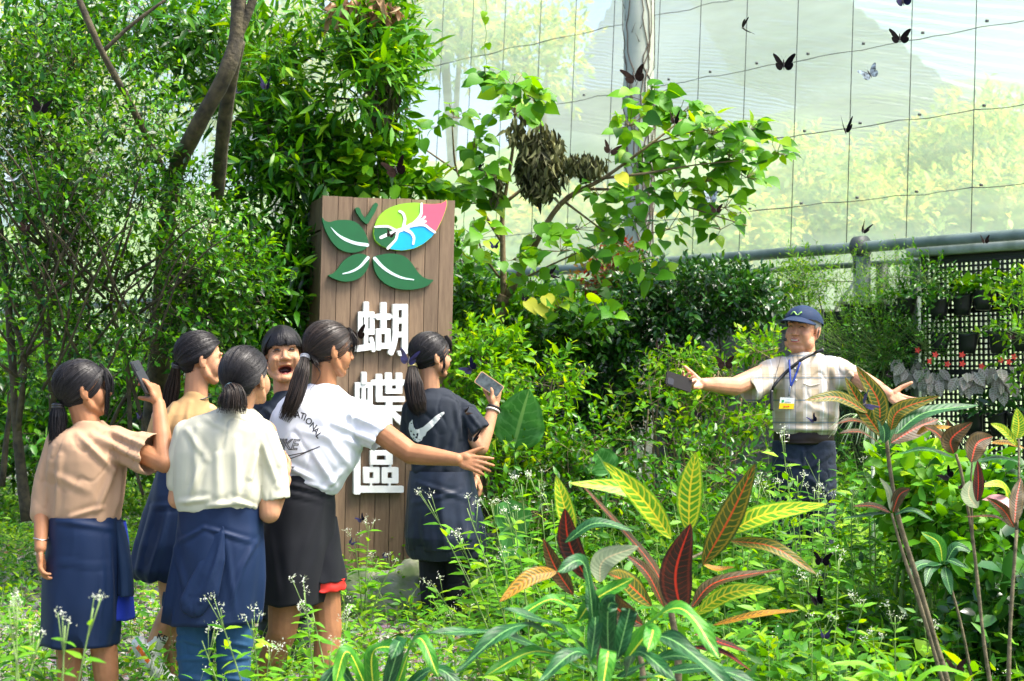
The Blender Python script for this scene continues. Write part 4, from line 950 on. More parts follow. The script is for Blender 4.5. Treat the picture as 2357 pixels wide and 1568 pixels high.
def make_person(label, px, spec):
    """px: ground position (u of the feet, depth); spec drives everything"""
    x = P(px[0], 900, px[1]).x; root = thing('person', (x, px[1], gz(x, px[1])), label, 'person')
    return root
def body(root, b, H, skinm, mouth=0, smile=0, voxel=.0042, sm=3):
    m2, co, nr = remesh(b, voxel, sm)
    if H is not None: co = head_deform(co, nr, H, mouth, smile)
    return finish(m2, co, 'body', [skinm, lip_m, mouth_m], root, head_assign(H, mouth))
def shirt(root, b, m, strokes, seed, cav=(), amp=.006, voxel=.0062, sm=4, name='tshirt', f=(8, 8, 4)):
    m2, co, nr = remesh(b, voxel, sm); co = cloth(co, nr, strokes, amp, f, seed)
    for c in cav: co = cavity(co, *c)
    return finish(m2, co, name, m if isinstance(m, list) else [m], root)
def phone(loc, D, N_, label, case, screen, L=.148, Wd=.072, th=.009, lens=True, show=True):
    """D long axis, N_ screen normal"""
    D = Vector(D).normalized(); N_ = Vector(N_); N_ = (N_ - D * N_.dot(D)).normalized(); S_ = D.cross(N_); loc = Vector(loc)
    root = thing('phone', loc, label, 'phone')
    def slab(name, w, l, z0, z1, r, mt, cx=0, cy=0):
        g = Geo(); o = [(a * 1, b_ * 1) for a, b_ in rrect(-w / 2, -l / 2, w / 2, l / 2, r)]; n = len(o)
        V = [loc + S_ * (a + cx) + D * (b_ + cy) + N_ * z for z in (z0, z1) for a, b_ in o] + [loc + S_ * cx + D * cy + N_ * z for z in (z0, z1)]
        g.add([tuple(v) for v in V], Q=[(i, (i + 1) % n, n + (i + 1) % n, n + i) for i in range(n)], T=[(2 * n, (i + 1) % n, i) for i in range(n)] + [(2 * n + 1, n + i, n + (i + 1) % n) for i in range(n)])
        return g.build(name, mt, root, smooth=False)
    slab('case', Wd, L, -th / 2, th / 2, .010, case); slab('screen', Wd - .008, L - .008, th / 2 + .0002, th / 2 + .0008, .008, screen)
    if lens:
        slab('camera_bump', .034, .036, -th / 2 - .002, -th / 2 - .0002, .008, mat('lens_black', (.015, .015, .017), .2), cx=.013, cy=L / 2 - .026)
    return root
blk = mat('black_case', (.02, .02, .022), .35)
scr = mat('phone_screen', (.02, .03, .035), .08, .8, col2=(.12, .15, .16), vscale=30)
navy = fabric('navy_jersey', (.002, .013, .048), .6, .10, sheen=.02, vs=3); navy_d = fabric('deep_navy', (.006, .022, .06), .7); royal = fabric('royal_blue_lining', (.01, .03, .30), .6)
black_f = fabric('black_fleece', (.0075, .0085, .012), .8, .1); blackt = fabric('washed_black_cotton', (.012, .017, .026), .8, .15)
white_f = fabric('white_cotton', (.60, .62, .67), .9, .02); cream_f = fabric('cream_cotton', (.46, .45, .345), .9, .03); tan1 = fabric('beige_cotton', (.37, .235, .145), .9, .04); tan2 = fabric('ochre_cotton', (.37, .23, .10), .9, .05)
charc = fabric('charcoal_tee', (.012, .018, .028), .85); jeans = fabric('dark_denim', (.014, .022, .040), .85, .3, b=.4, vs=20); sock = fabric('white_sock', (.8, .8, .8), .9); white_sh = mat('white_shoe', (.75, .75, .74), .5)

# ---- first girl: beige tee, phone held up -------------------------------------------------
Y = 6.9
G1 = make_person('girl at far left in a beige tee and navy jacket, raising a phone', (195, Y), None)
H = headM(192, 900, Y, -68, 4, 0, 1.04); b = Blob(); add_head(b, H)
b.chain([H @ Vector((0, -.015, -.05)), P(203, 985, Y)], [.052, .056]); b.loft([rp(1300, 130, 270, Y, .10), rp(1100, 130, 265, Y, .09), rp(1000, 150, 262, Y, .07)])
b.chain([P(135, 1012, Y), P(97, 1165, Y - .03), P(93, 1262, Y - .12)], [.045, .036, .024]); hand(b, P(93, 1266, Y - .12), (.02, -.1, -1), (1, .3, 0), False, .95, [(30, 35, 25)] * 4, thumb=(.3, .9, .3))
EL = P(379, 1066, Y - .12); WR = P(366, 930, Y + .02); b.chain([P(255, 1012, Y), EL, EL.lerp(WR, .45), WR], [.048, .041, .038, .026])
PH1 = P(327, 868, Y + .02)
hand(b, WR, (-.35, .1, 1), (-.95, .5, -.2), True, .98, [(18, 30, 20), (35, 45, 30), (55, 60, 30), (60, 60, 30)], thumb=(-.2, .45, 1.0), thumb_curl=0)
gy = gz(0, 7)
legs(b, P(150, 1330, Y), P(160, 1500, Y), P(160, 1640, Y), (.075, .055, .034)); legs(b, P(222, 1330, Y), P(240, 1500, Y), P(252, 1640, Y), (.070, .055, .034))
body(G1, b, H, skin_d, mouth=0)
for u in (160, 255): shoe(G1, P(u, 1650, Y), (.7, .7, 0), white_sh)
hair_cap(H, G1, 'pony', hair_m, 1.0); TL = Vector((0, -.100, -.040)); hair_strands(H, G1, TL, hair_m, 320)
ponytail(G1, [H @ TL, P(133, 975, Y - .04), P(124, 1040, Y - .05)], [.018, .036, .036, .020], hair_m, blk)
wisps(G1, H, [((.05, .080, .07), (.062, .085, .0), (.058, .075, -.10), 26, .004), ((.03, .09, .08), (.045, .105, .04), (.05, .10, -.02), 16, .005), ((-.01, .074, .10), (.0, .092, .06), (.01, .094, .03), 14, .006)], hair_m)
b = Blob(); b.loft([rp(1200, 117, 276, Y, .125), rp(1130, 112, 284, Y, .13), rp(1060, 110, 290, Y, .135), rp(1020, 116, 290, Y, .125), rp(1000, 130, 275, Y, .10), rp(985, 165, 252, Y, .075), rp(968, 180, 236, Y, .058)])
b.chain([P(138, 1020, Y), P(112, 1100, Y), P(99, 1182, Y - .03)], [.058, .060, .050]); sa, sb_ = P(268, 1018, Y), P(352, 1046, Y - .09)
b.chain([P(220, 1012, Y), sa, P(310, 1034, Y - .05)], [.07, .066, .074]); b.seg(P(300, 1032, Y - .04), sb_, .072, .088, 24)
T1_ = shirt(G1, b, tan1, [(230, 985, 345, 1030, .010, 7), (215, 1000, 350, 1070, .013, 9), (250, 1050, 345, 1090, .010, 8), (180, 1000, 260, 1080, .012, 8), (262, 1080, 225, 1180, .010, 7), (282, 1080, 262, 1190, .010, 6), (140, 1050, 125, 1185, .008, 7), (120, 1090, 200, 1130, .006, 9), (160, 1190, 240, 1170, .008, 6), (125, 1030, 100, 1160, .006, 5)], 3,
    [(sb_, sb_ - sa, .088, .05)], amp=.007)
skirt('tied_jacket', [rp(1188, 116, 277, Y, .135), rp(1230, 112, 279, Y, .145), rp(1320, 103, 280, Y, .15), rp(1400, 97, 275, Y, .155), rp(1482, 92, 268, Y, .155)], G1, navy, seed=2, strokes=[(105, 1300, 250, 1300, .006, 5), (250, 1235, 262, 1450, .007, 6), (235, 1320, 228, 1470, .006, 6), (130, 1200, 255, 1215, .005, 7)], waves=((.02, 5, .3), (.015, 9, 1.1)))
skirt('jacket_lining', [rp(1200, 200, 288, Y + .06, .08), rp(1300, 205, 296, Y + .06, .09), rp(1425, 205, 303, Y + .06, .10)], G1, royal, seed=4, waves=((.05, 4, .3), (.03, 7, 0)))
skirt('jacket_sleeve', [rp(1200, 262, 282, Y, .04), rp(1290, 270, 300, Y, .045), rp(1370, 272, 306, Y, .045)], G1, navy_d, seed=5, n=50)
phone(PH1, P(311, 843, Y) - P(340, 900, Y), (-.93, .3, -.3), 'dark phone held up edge-on by the girl in the beige tee', blk, scr)
g = Geo(); c = P(94, 1240, Y - .1)
tube(g, [c + Vector((.030 * math.cos(a), .030 * math.sin(a), .004 * math.sin(a * 2))) for a in np.linspace(0, 6.283, 24)], .002, seg=5); g.build('bracelet', mat('silver_chain', (.6, .6, .6), .3, metal=1), G1)

# ---- second girl: ochre tee, behind -------------------------------------------------------
Y = 7.4
G2 = make_person('girl in an ochre tee seen in profile between the beige and the cream tee girls', (420, Y), None)
H = headM(463, 829, Y, -68, -3, 0, 1.02); b = Blob(); add_head(b, H)
b.chain([H @ Vector((0, -.015, -.05)), P(450, 925, Y)], [.050, .054]); b.loft([rp(1300, 390, 480, Y, .10), rp(1100, 380, 480, Y, .09), rp(940, 390, 480, Y, .07)])
b.chain([P(370, 960, Y), P(352, 1050, Y), P(400, 1090, Y + .2)], [.042, .036, .026]); hand(b, P(402, 1090, Y + .2), (.9, .4, 0), (0, 0, -1), False, .95)
b.chain([P(480, 950, Y), P(505, 1050, Y + .1), P(500, 1060, Y + .3)], [.042, .036, .026]); hand(b, P(500, 1060, Y + .3), (0, 1, .2), (-1, 0, 0), True, .95)
legs(b, P(400, 1330, Y), P(402, 1450, Y + .05), P(398, 1560, Y + .1), (.072, .052, .034)); legs(b, P(440, 1330, Y), P(395, 1405, Y - .02), P(352, 1492, Y + .0), (.072, .05, .036))
body(G2, b, H, skin_l); hair_cap(H, G2, 'pony', hair_m); TL = Vector((0, -.104, -.018)); hair_strands(H, G2, TL, hair_m, 320)
ponytail(G2, [H @ TL, P(398, 890, Y), P(388, 945, Y + .01), P(380, 985, Y)], [.015, .034, .034, .022], hair_b, blk)
g = Geo(); c = P(452, 915, Y); tube(g, [c + Vector((.062 * math.cos(a), .062 * math.sin(a), .014 * math.sin(a) + .008 * math.cos(a))) for a in np.linspace(0, 6.283, 30)], .003, seg=5); g.build('necklace', blk, G2)
b = Blob(); b.loft([rp(1088, 366, 480, Y, .115), rp(1030, 354, 488, Y, .12), rp(980, 352, 492, Y, .12), rp(955, 366, 488, Y, .11), rp(935, 390, 480, Y, .09), rp(915, 420, 476, Y, .065), rp(902, 428, 470, Y, .055)])
b.chain([P(375, 965, Y), P(350, 1050, Y)], [.05, .055]); b.chain([P(478, 955, Y), P(500, 1030, Y + .08)], [.05, .055])
shirt(G2, b, tan2, [(400, 930, 360, 1040, .01, 7), (440, 930, 420, 1060, .009, 7), (360, 1060, 440, 1080, .008, 6), (385, 960, 375, 1070, .008, 5)], 8)
skirt('tied_jacket', [rp(1074, 366, 480, Y, .12), rp(1120, 350, 482, Y, .13), rp(1180, 330, 480, Y, .14), rp(1250, 312, 470, Y, .15), rp(1310, 302, 440, Y, .14), rp(1335, 322, 410, Y, .11)], G2, navy, seed=7, waves=((.05, 6, .3), (.035, 11, 1.1)), strokes=[(345, 1165, 440, 1160, .008, 5), (350, 1170, 318, 1310, .010, 7), (385, 1180, 350, 1320, .010, 7)])
skirt('shorts', [rp(1180, 385, 480, Y + .04, .12), rp(1300, 378, 480, Y + .04, .12), rp(1431, 371, 470, Y + .04, .12)], G2, navy_d, seed=8)
b = Blob(); b.chain([P(386, 1424, Y - .01), P(368, 1462, Y - .01), P(350, 1496, Y), P(352, 1512, Y)], [.046, .040, .036, .040]); m2, co, nr = remesh(b, .005, 3); SK = finish(m2, co, 'sock', [sock], G2)
pl, w = text_polys('KE', 22, lambda x, y: (360 + x * .82 + y * .30, 1468 + x * .42 - y * .86), offset=.6); decal('sock_lettering', pl, SK, blk, G2, sub=8)
SH = thing('tmp', (0, 0, 0), 'x', 'x'); bpy.data.objects.remove(SH)
shm = [white_sh, mat('shoe_orange', (.85, .16, .02), .5), mat('shoe_green', (.12, .55, .05), .5), blk]
b = Blob(); b.chain([P(322, 1484, Y), P(345, 1520, Y), P(372, 1556, Y)], [.038, .046, .040]); b.ball(P(345, 1500, Y), .048); b.ball(P(384, 1566, Y), (.05, .045, .03)); m2, co, nr = remesh(b, .005, 4)
def sa_(pc):
    px = project(pc); A = np.array([322, 1484.]); d = np.array([.58, .81]); q = px - A; al = q @ d; ac = q @ np.array([-.81, .58]); mi = np.zeros(len(pc))
    mi[(ac > 2) & (ac < 12) & (al > 0) & (al < 45)] = 1; mi[(ac > -6) & (ac <= 1) & (al < 38)] = 2; mi[(np.abs(ac + 10) < 3.5) & (al > 12) & (al < 60) & (np.sin(al) > -.3)] = 3; return mi
finish(m2, co, 'shoe', shm, G2, sa_); shoe(G2, P(398, 1562, Y + .1), (.8, .6, 0), white_sh)

# ---- third girl: cream tee, back to us ------------------------------------------------------
Y = 6.8
G3 = make_person('girl in a cream tee seen from behind, navy jacket over blue track pants', (505, Y), None)
H = headM(567, 873, Y, -26, 8, 0, 1.09); b = Blob(); add_head(b, H)
b.chain([H @ Vector((0, -.018, -.05)), P(545, 952, Y)], [.052, .056]); b.loft([rp(1300, 430, 590, Y, .10), rp(1100, 430, 590, Y, .10), rp(975, 455, 600, Y, .07)])
EL = P(620, 1180, Y - .02); b.chain([P(610, 995, Y), EL, P(655, 1105, Y + .1)], [.048, .044, .028]); hand(b, P(656, 1104, Y + .1), (.15, .5, .8), (-1, 0, .1), True, .95, [(40, 50, 30)] * 4)
EL2 = P(410, 1148, Y); b.chain([P(435, 995, Y), EL2, P(450, 1120, Y + .26)], [.046, .042, .028]); hand(b, P(452, 1118, Y + .26), (.6, .8, .2), (1, -.4, 0), False, .95, [(40, 50, 30)] * 4)
body(G3, b, H, skin_l); hair_cap(H, G3, 'pony', hair_m); TL = Vector((.0, -.106, -.012)); hair_strands(H, G3, TL, hair_m, 340)
ponytail(G3, [H @ TL, P(536, 910, Y - .13), P(534, 958, Y - .13)], [.018, .044, .058, .060], hair_b, mat('teal_tie', (.08, .14, .16), .7), n=150, frizz=.3)
b = Blob(); b.loft([rp(1174, 410, 600, Y, .135), rp(1150, 404, 606, Y, .15), rp(1100, 402, 608, Y, .15), rp(1040, 405, 612, Y, .145), rp(990, 414, 616, Y, .13), rp(965, 438, 608, Y, .11), rp(948, 480, 592, Y, .08), rp(936, 505, 578, Y, .062)])
b.chain([P(600, 1000, Y), P(622, 1070, Y)], [.066, .068]); se = P(630, 1150, Y); b.seg(P(620, 1060, Y), se, .066, .066, 22); b.chain([P(432, 1000, Y), P(412, 1060, Y), P(406, 1112, Y)], [.06, .056, .045])
shirt(G3, b, cream_f, [(455, 985, 450, 1140, .008, 9), (500, 1000, 505, 1160, .007, 10), (545, 1010, 548, 1170, .008, 9), (590, 1050, 560, 1170, .010, 8), (470, 1060, 430, 1155, .009, 8), (600, 990, 575, 1100, .011, 7), (430, 990, 480, 1060, .008, 8), (480, 1165, 560, 1160, .010, 7), (415, 1155, 480, 1150, .010, 7), (600, 1010, 640, 1120, .008, 7), (590, 1170, 530, 1150, .008, 6), (470, 960, 520, 990, .006, 7)], 12, [(se, (0, 0, -1), .066, .05)], amp=.007)
W3 = skirt('tied_jacket', [rp(1158, 412, 601, Y, .14), rp(1200, 410, 604, Y, .145), rp(1240, 404, 606, Y, .15), rp(1330, 388, 608, Y, .155), rp(1432, 372, 598, Y, .155)], G3, navy, seed=12, strokes=[(410, 1245, 470, 1215, .007, 5), (470, 1215, 590, 1250, .007, 5), (575, 1260, 530, 1400, .007, 6), (400, 1260, 440, 1400, .006, 7), (595, 1240, 540, 1330, .006, 5), (520, 1240, 545, 1420, .006, 6)], waves=((.03, 6, .3), (.02, 11, 1.1)))
b = Blob(); b.chain([P(512, 1216, Y - .15), P(500, 1290, Y - .16), P(478, 1360, Y - .165), P(450, 1402, Y - .165), P(428, 1400, Y - .16)], [.012, .034, .046, .040, .022]); b.chain([P(500, 1225, Y - .14), P(470, 1300, Y - .15), P(430, 1385, Y - .155)], [.012, .025, .03])
m2, co, nr = remesh(b, .006, 6); co = cloth(co, nr, [(510, 1230, 460, 1390, .008, 6), (500, 1230, 440, 1370, .006, 5)], .005, seed=4); co[:, 1] = (Y - .15) + (co[:, 1] - (Y - .15)) * .55; finish(m2, co, 'jacket_sleeve', [navy], G3)
trk = fabric('track_pants', (.012, .055, .12), .7, .08)
for (u0, u1, v1, u2) in ((450, 448, 1500, 455), (545, 540, 1500, 540)):
    b = Blob(); b.chain([P(u0, 1300, Y), P(u1, 1420, Y), P(u1, v1, Y), P(u2, 1600, Y), P(u2, 1668, Y)], [.088, .082, .072, .066, .060]); m2, co, nr = remesh(b, .007, 4)
    co = cloth(co, nr, [(u1 - 40, 1470, u1 + 40, 1490, .006, 5), (u1 - 40, 1520, u1 + 40, 1515, .007, 5), (u1 - 35, 1560, u1 + 38, 1570, .007, 5)], .007, (7, 7, 12), 30); finish(m2, co, 'trouser_leg', [trk], G3); shoe(G3, P(u2, 1662, Y - .02), (.4, .9, 0), white_sh)

# ---- fourth girl: laughing, facing us ---------------------------------------------------------
Y = 7.95
G4 = make_person('laughing girl with a black fringe facing the camera behind the cream and white tees', (655, Y), None)
H = headM(651, 820, Y, 193, 6, 3, 1.18); b = Blob(); add_head(b, H, mouth=.85)
b.chain([H @ Vector((0, -.015, -.05)), P(655, 900, Y)], [.050, .054]); b.loft([rp(1300, 620, 690, Y, .09), rp(1000, 620, 690, Y, .08), rp(945, 630, 685, Y, .06)])
b.chain([P(614, 950, Y), P(600, 1050, Y), P(640, 1120, Y - .15)], [.034, .035, .026]); hand(b, P(640, 1120, Y - .15), (.8, -.4, -.2), (0, .4, -1), True, .95); b.chain([P(696, 950, Y), P(712, 1050, Y), P(710, 1130, Y - .1)], [.034, .035, .026]); hand(b, P(710, 1132, Y - .1), (-.3, -.3, -.9), (-1, 0, 0), False, .95)
body(G4, b, H, skin_l, mouth=.85, smile=1, voxel=.0034, sm=3); face_parts(H, G4, mouth=1, eo=1.5, smile=1); hair_cap(H, G4, 'bangs', hair_m)
g = Geo()
for k in range(230):
    x = random.uniform(-.066, .066); gap = abs(x + .004) < .007
    yf = lambda xx, z, kk=1.0: -.010 + .100 * kk * math.sqrt(max(0.05, 1 - (xx / .086) ** 2 - ((z - .034) / .092) ** 2))
    ze = random.uniform(.032, .046) + (.02 if gap else 0) - abs(x) * .12; x1 = x * 1.02 + random.gauss(0, .003); pts = []
    for t in np.linspace(0, 1, 9):
        z = .118 * (1 - t) + ze * t; xx = x * .35 * (1 - t) + x1 * t if t < .5 else x * .35 * (1 - t) + x1 * t; kk = 1.03 + .05 * t + random.uniform(0, .004)
        pts.append(H @ Vector((xx, yf(xx, z, kk) + .004 * t, z)))
    tube(g, pts, [.003, .0028, .0022, .0007], seg=4, cap=False)
for k in range(90):
    s = random.choice((-1, 1)); o = random.gauss(0, .004); tube(g, smoothpath([H @ Vector((s * .050, .060 + o, .075)), H @ Vector((s * (.077 + o * .5), .040 + o, .02)), H @ Vector((s * (.077 + o * .6), .030 + o, random.uniform(-.06, -.01)))], 4), [.003, .0025, .0008], seg=4, cap=False)
g.build('fringe', hair_m, G4)
b = Blob(); b.loft([rp(1180, 595, 715, Y, .12), rp(1100, 592, 715, Y, .125), rp(985, 588, 716, Y, .12), rp(945, 596, 712, Y, .11), rp(918, 622, 694, Y, .085), rp(900, 632, 682, Y, .06)])
b.chain([P(606, 945, Y), P(598, 1030, Y)], [.055, .058]); b.chain([P(704, 945, Y), P(716, 1030, Y)], [.055, .058]); shirt(G4, b, charc, [(600, 930, 630, 960, .008, 6), (590, 980, 620, 1040, .008, 6)], 17)
skirt('tied_jacket', [rp(1170, 592, 718, Y, .13), rp(1300, 590, 720, Y, .14), rp(1420, 590, 718, Y, .14)], G4, black_f, seed=19)
grey_j = fabric('grey_jeans', (.035, .038, .045), .85, .4, vs=14)
for u in (622, 683):
    b = Blob(); b.chain([P(u, 1280, Y), P(u + 2, 1400, Y), P(u + 4, 1520, Y), P(u + 4, 1578, Y)], [.08, .065, .055, .05]); m2, co, nr = remesh(b, .007, 4); co = cloth(co, nr, [], .009, (6, 6, 11), 40); finish(m2, co, 'trouser_leg', [grey_j], G4); shoe(G4, P(u + 4, 1580, Y), (.1, -1, 0), white_sh)

# ---- fifth girl: white tee, arm stretched out --------------------------------------------------
Y = 7.2
G5 = make_person('girl in a white lettered tee reaching out her right arm, tied black jacket', (690, Y), None)
H = headM(759, 808, Y, -62, -6, 0, 1.03); b = Blob(); add_head(b, H)
b.chain([H @ Vector((0, -.018, -.05)), P(745, 895, Y)], [.052, .056]); b.loft([rp(1330, 640, 740, Y, .10), rp(1100, 670, 770, Y, .10), rp(960, 680, 800, Y, .08)])
SHD = P(815, 950, Y - .02); EL = P(945, 1044, Y - .10); WR = P(1052, 1058, Y - .16)
b.chain([SHD, SHD.lerp(EL, .75), EL, EL.lerp(WR, .35), EL.lerp(WR, .8), WR], [.055, .050, .046, .042, .032, .028])
hand(b, WR, (.93, -.1, -.20), (.1, 1, -.25), True, 1.0, [(6, 10, 8), (12, 16, 8), (18, 18, 10), (14, 20, 10)], spread=1.25, thumb=(.62, .85, -.1), thumb_curl=5)
b.chain([P(660, 950, Y), P(630, 1060, Y + .1), P(640, 1100, Y + .3)], [.05, .04, .028]); hand(b, P(641, 1100, Y + .3), (.4, .9, -.1), (1, -.3, 0), False, .95)
legs(b, P(665, 1300, Y), P(650, 1455, Y - .03), P(592, 1600, Y + .12), (.090, .062, .038)); legs(b, P(745, 1280, Y + .06), P(755, 1450, Y + .04), P(745, 1618, Y), (.066, .060, .036))
body(G5, b, H, skin_d, voxel=.004); shoe(G5, P(745, 1622, Y), (.8, .6, 0), white_sh); shoe(G5, P(592, 1606, Y + .12), (.8, .6, 0), white_sh)
hair_cap(H, G5, 'pony', hair_b); TL = Vector((0, -.104, -.030)); hair_strands(H, G5, TL, hair_b, 340)
ponytail(G5, [H @ TL, P(694, 860, Y - .10), P(676, 920, Y - .13), P(650, 975, Y - .13)], [.016, .034, .036, .026], hair_b, mat('grey_tie', (.35, .36, .37), .8), n=150, frizz=.5)
wisps(G5, H, [((.045, .070, .085), (.058, .088, .05), (.054, .090, .0), 12, .005), ((.01, .072, .10), (.02, .091, .06), (.03, .090, .022), 20, .006), ((.0, -.10, -.04), (.07, -.06, -.10), (.02, -.09, -.19), 2, .002), ((.03, -.09, -.03), (.05, -.07, -.06), (.045, -.06, -.09), 6, .006)], hair_b)
b = Blob(); b.loft([rp(1138, 690, 774, Y, .11), rp(1110, 664, 794, Y, .135), rp(1060, 636, 826, Y, .145), rp(1010, 622, 838, Y, .145), rp(960, 626, 840, Y, .135), rp(930, 640, 830, Y, .12), rp(910, 662, 808, Y, .10), rp(892, 700, 788, Y, .075), rp(884, 712, 780, Y, .062)])
b.chain([P(800, 955, Y), P(840, 975, Y - .02)], [.085, .088]); se = P(882, 1008, Y - .05); b.seg(P(825, 968, Y - .01), se, .090, .074, 24); b.chain([P(655, 965, Y), P(636, 1040, Y + .06)], [.06, .06])
T5 = shirt(G5, b, white_f, [(790, 950, 880, 985, .009, 7), (770, 975, 870, 1020, .011, 8), (800, 1010, 850, 1045, .010, 8), (750, 1000, 810, 1080, .008, 9), (720, 1040, 770, 1120, .009, 9), (640, 1060, 730, 1110, .010, 8), (790, 1080, 740, 1130, .008, 7), (690, 990, 780, 1010, .006, 10), (660, 1100, 760, 1128, .007, 6), (800, 935, 815, 985, .008, 5)], 22, [(se, se - P(825, 968, Y), .074, .04)], amp=.006)
arc = 'NATIONAL'; pl = []
cc = (684, 1048); # lettering follows an arc over the shoulder blades
chp = [(682, 957, 4), (697, 956, 10), (709, 959, 17), (717, 965, 24), (726, 973, 33), (736, 984, 42), (745, 996, 48), (752, 1006, 54)]
for ch, (u, v, a) in zip(arc, [(667, 962, -3), (679, 961, 6), (693, 963, 16), (703, 967, 22), (708, 972, 30), (720, 982, 38), (729, 992, 44), (737, 1003, 50)]):
    ca, sa2 = math.cos(R(a)), math.sin(R(a)); q, w = text_polys(ch, 21, lambda x, y, u=u, v=v, ca=ca, sa2=sa2: (u + x * .92 * ca + (y - 15) * sa2 , v + 14 + x * .92 * sa2 - (y) * ca * 1.0 - 14), offset=.45); pl += q
decal('lettering', pl, T5, blk, G5, sub=9)
def outline_txt(txt, place, wd=1.5):
    cu = bpy.data.curves.new('t', 'FONT'); cu.body = txt; cu.size = 36; cu.shear = .35; cu.fill_mode = 'NONE'; cu.resolution_u = 2; cu.offset = .8; cu.space_character = .9
    o = bpy.data.objects.new('t', cu); COL.objects.link(o); dg = bpy.context.evaluated_depsgraph_get(); dg.update(); me = bpy.data.meshes.new_from_object(o.evaluated_get(dg)); out = []
    for e in me.edges:
        a, b2 = [me.vertices[k].co for k in e.vertices]; A = np.array(place(a.x, a.y)); B = np.array(place(b2.x, b2.y)); d = B - A; L_ = np.linalg.norm(d)
        if L_ < .05: continue
        d /= L_; q = np.array([-d[1], d[0]]) * wd / 2; A = A - d * .3; B = B + d * .3; out.append([tuple(A + q), tuple(B + q), tuple(B - q), tuple(A - q)])
    bpy.data.objects.remove(o); bpy.data.curves.remove(cu); bpy.data.meshes.remove(me); return out
pl = outline_txt('NIKE', lambda x, y: (616 + x * .93, 1034 + x * .02 - y * .98), 1.6)
pl += [ribbon([(650, 1052), (700, 1042), (736, 1028)], [2, 2.2, 2]), ribbon([(650, 1063), (690, 1048), (736, 1028)], [2, 2, 1.5]), ribbon([(640, 1050), (646, 1063), (655, 1062)], [2, 2, 2])]
q, w = text_polys('UNIT', 13, lambda x, y: (649 + x * .95, 1082 + x * .04 - y), offset=.3); pl += q
decal('lettering', pl, T5, blk, G5, sub=9)
J5 = skirt('tied_jacket', [rp(1092, 655, 764, Y, .125), rp(1110, 645, 768, Y, .14), rp(1160, 612, 770, Y, .155), rp(1250, 599, 769, Y, .165), rp(1330, 598, 757, Y, .165), rp(1386, 602, 744, Y, .16)], G5, black_f, seed=25, strokes=[(640, 1110, 760, 1140, .008, 5), (630, 1130, 765, 1160, .007, 5), (740, 1170, 690, 1300, .005, 10), (620, 1200, 640, 1370, .005, 8)], waves=((.02, 4, .3), (.012, 7, 1.1)))
Tm = fabric('label_white', (.75, .74, .70)); red_p = mat('label_red', (.75, .02, .02), .6)
decal('waist_label', [[(706, 1084), (750, 1099), (745, 1114), (702, 1099)]], J5, Tm, G5, off=.004, sub=6)
decal('label_mark', [[(708, 1090), (713, 1096), (728, 1094), (714, 1098.5), (707, 1095)]], J5, red_p, G5, off=.0055, sub=6); q, w = text_polys('NIKE', 9.5, lambda x, y: (723 + x * .95 + y * .1, 1102 + x * .30 - y * .95), offset=.2); decal('label_lettering', q, J5, blk, G5, off=.0055, sub=6)
skirt('shorts', [rp(1190, 680, 774, Y + .06, .135), rp(1270, 690, 787, Y + .06, .135), rp(1335, 697, 797, Y + .05, .13)], G5, black_f, seed=27, waves=((.03, 6, 0),)); skirt('shorts_hem', [rp(1330, 699, 795, Y + .05, .123), rp(1357, 700, 794, Y + .05, .123)], G5, mat('red_trim', (.75, .03, .02), .7), seed=27, rows=8, waves=((.03, 6, 0),))

# ---- sixth girl: black tee, filming ---------------------------------------------------------------
Y = 8.75
G6 = make_person('girl in a black tee with white tick mark, filming with a phone by the sign', (1020, Y), None)
H = headM(993, 822, Y, -60, 2, 0, 1.05); b = Blob(); add_head(b, H)
b.chain([H @ Vector((0, -.018, -.05)), P(988, 900, Y)], [.052, .058]); b.loft([rp(1250, 970, 1050, Y, .09), rp(1050, 970, 1050, Y, .09), rp(945, 972, 1040, Y, .06)])
EL = P(1106, 1030, Y - .06); WR = P(1138, 935, Y + .02); b.chain([P(1045, 945, Y), P(1085, 992, Y - .03), EL, EL.lerp(WR, .4), WR], [.038, .046, .043, .040, .027])
hand(b, WR, (.10, .05, 1), (-.55, .75, .1), True, 1.0, [(22, 45, 35), (38, 55, 35), (55, 55, 35), (60, 60, 30)], thumb=(.15, .75, .8), thumb_curl=10)
b.chain([P(962, 950, Y), P(955, 1040, Y + .12), P(1095, 1090, Y + .12)], [.034, .036, .028]); hand(b, P(1095, 1094, Y + .10), (.35, 0, -1), (-1, .2, 0), False, .95, [(30, 35, 30)] * 4)
body(G6, b, H, skin_l, voxel=.0045)
hair_cap(H, G6, 'pony', hair_m); TL = Vector((0, -.106, -.030)); hair_strands(H, G6, TL, hair_m, 340)
ponytail(G6, [H @ TL, P(952, 885, Y - .10), P(960, 930, Y - .12), P(974, 958, Y - .12)], [.018, .050, .050, .026], hair_b, mat('gold_clip', (.6, .5, .2), .4, metal=.6), n=150, frizz=.25)
wisps(G6, H, [((.02, .074, .10), (.02, .094, .06), (.012, .095, .022), 24, .006), ((.062, .03, .03), (.078, .03, -.03), (.074, .02, -.085), 10, .003)], hair_m)
b = Blob(); b.loft([rp(1100, 946, 1084, Y, .12), rp(1040, 944, 1086, Y, .125), rp(985, 935, 1080, Y, .13), rp(945, 931, 1072, Y, .125), rp(920, 942, 1062, Y, .11), rp(903, 962, 1042, Y, .08), rp(892, 970, 1022, Y, .062)])
b.chain([P(1045, 935, Y), P(1075, 960, Y - .02)], [.064, .068]); se = P(1104, 996, Y - .05); b.seg(P(1068, 948, Y - .02), se, .068, .066, 22); b.chain([P(950, 945, Y), P(944, 1010, Y + .06)], [.06, .06])
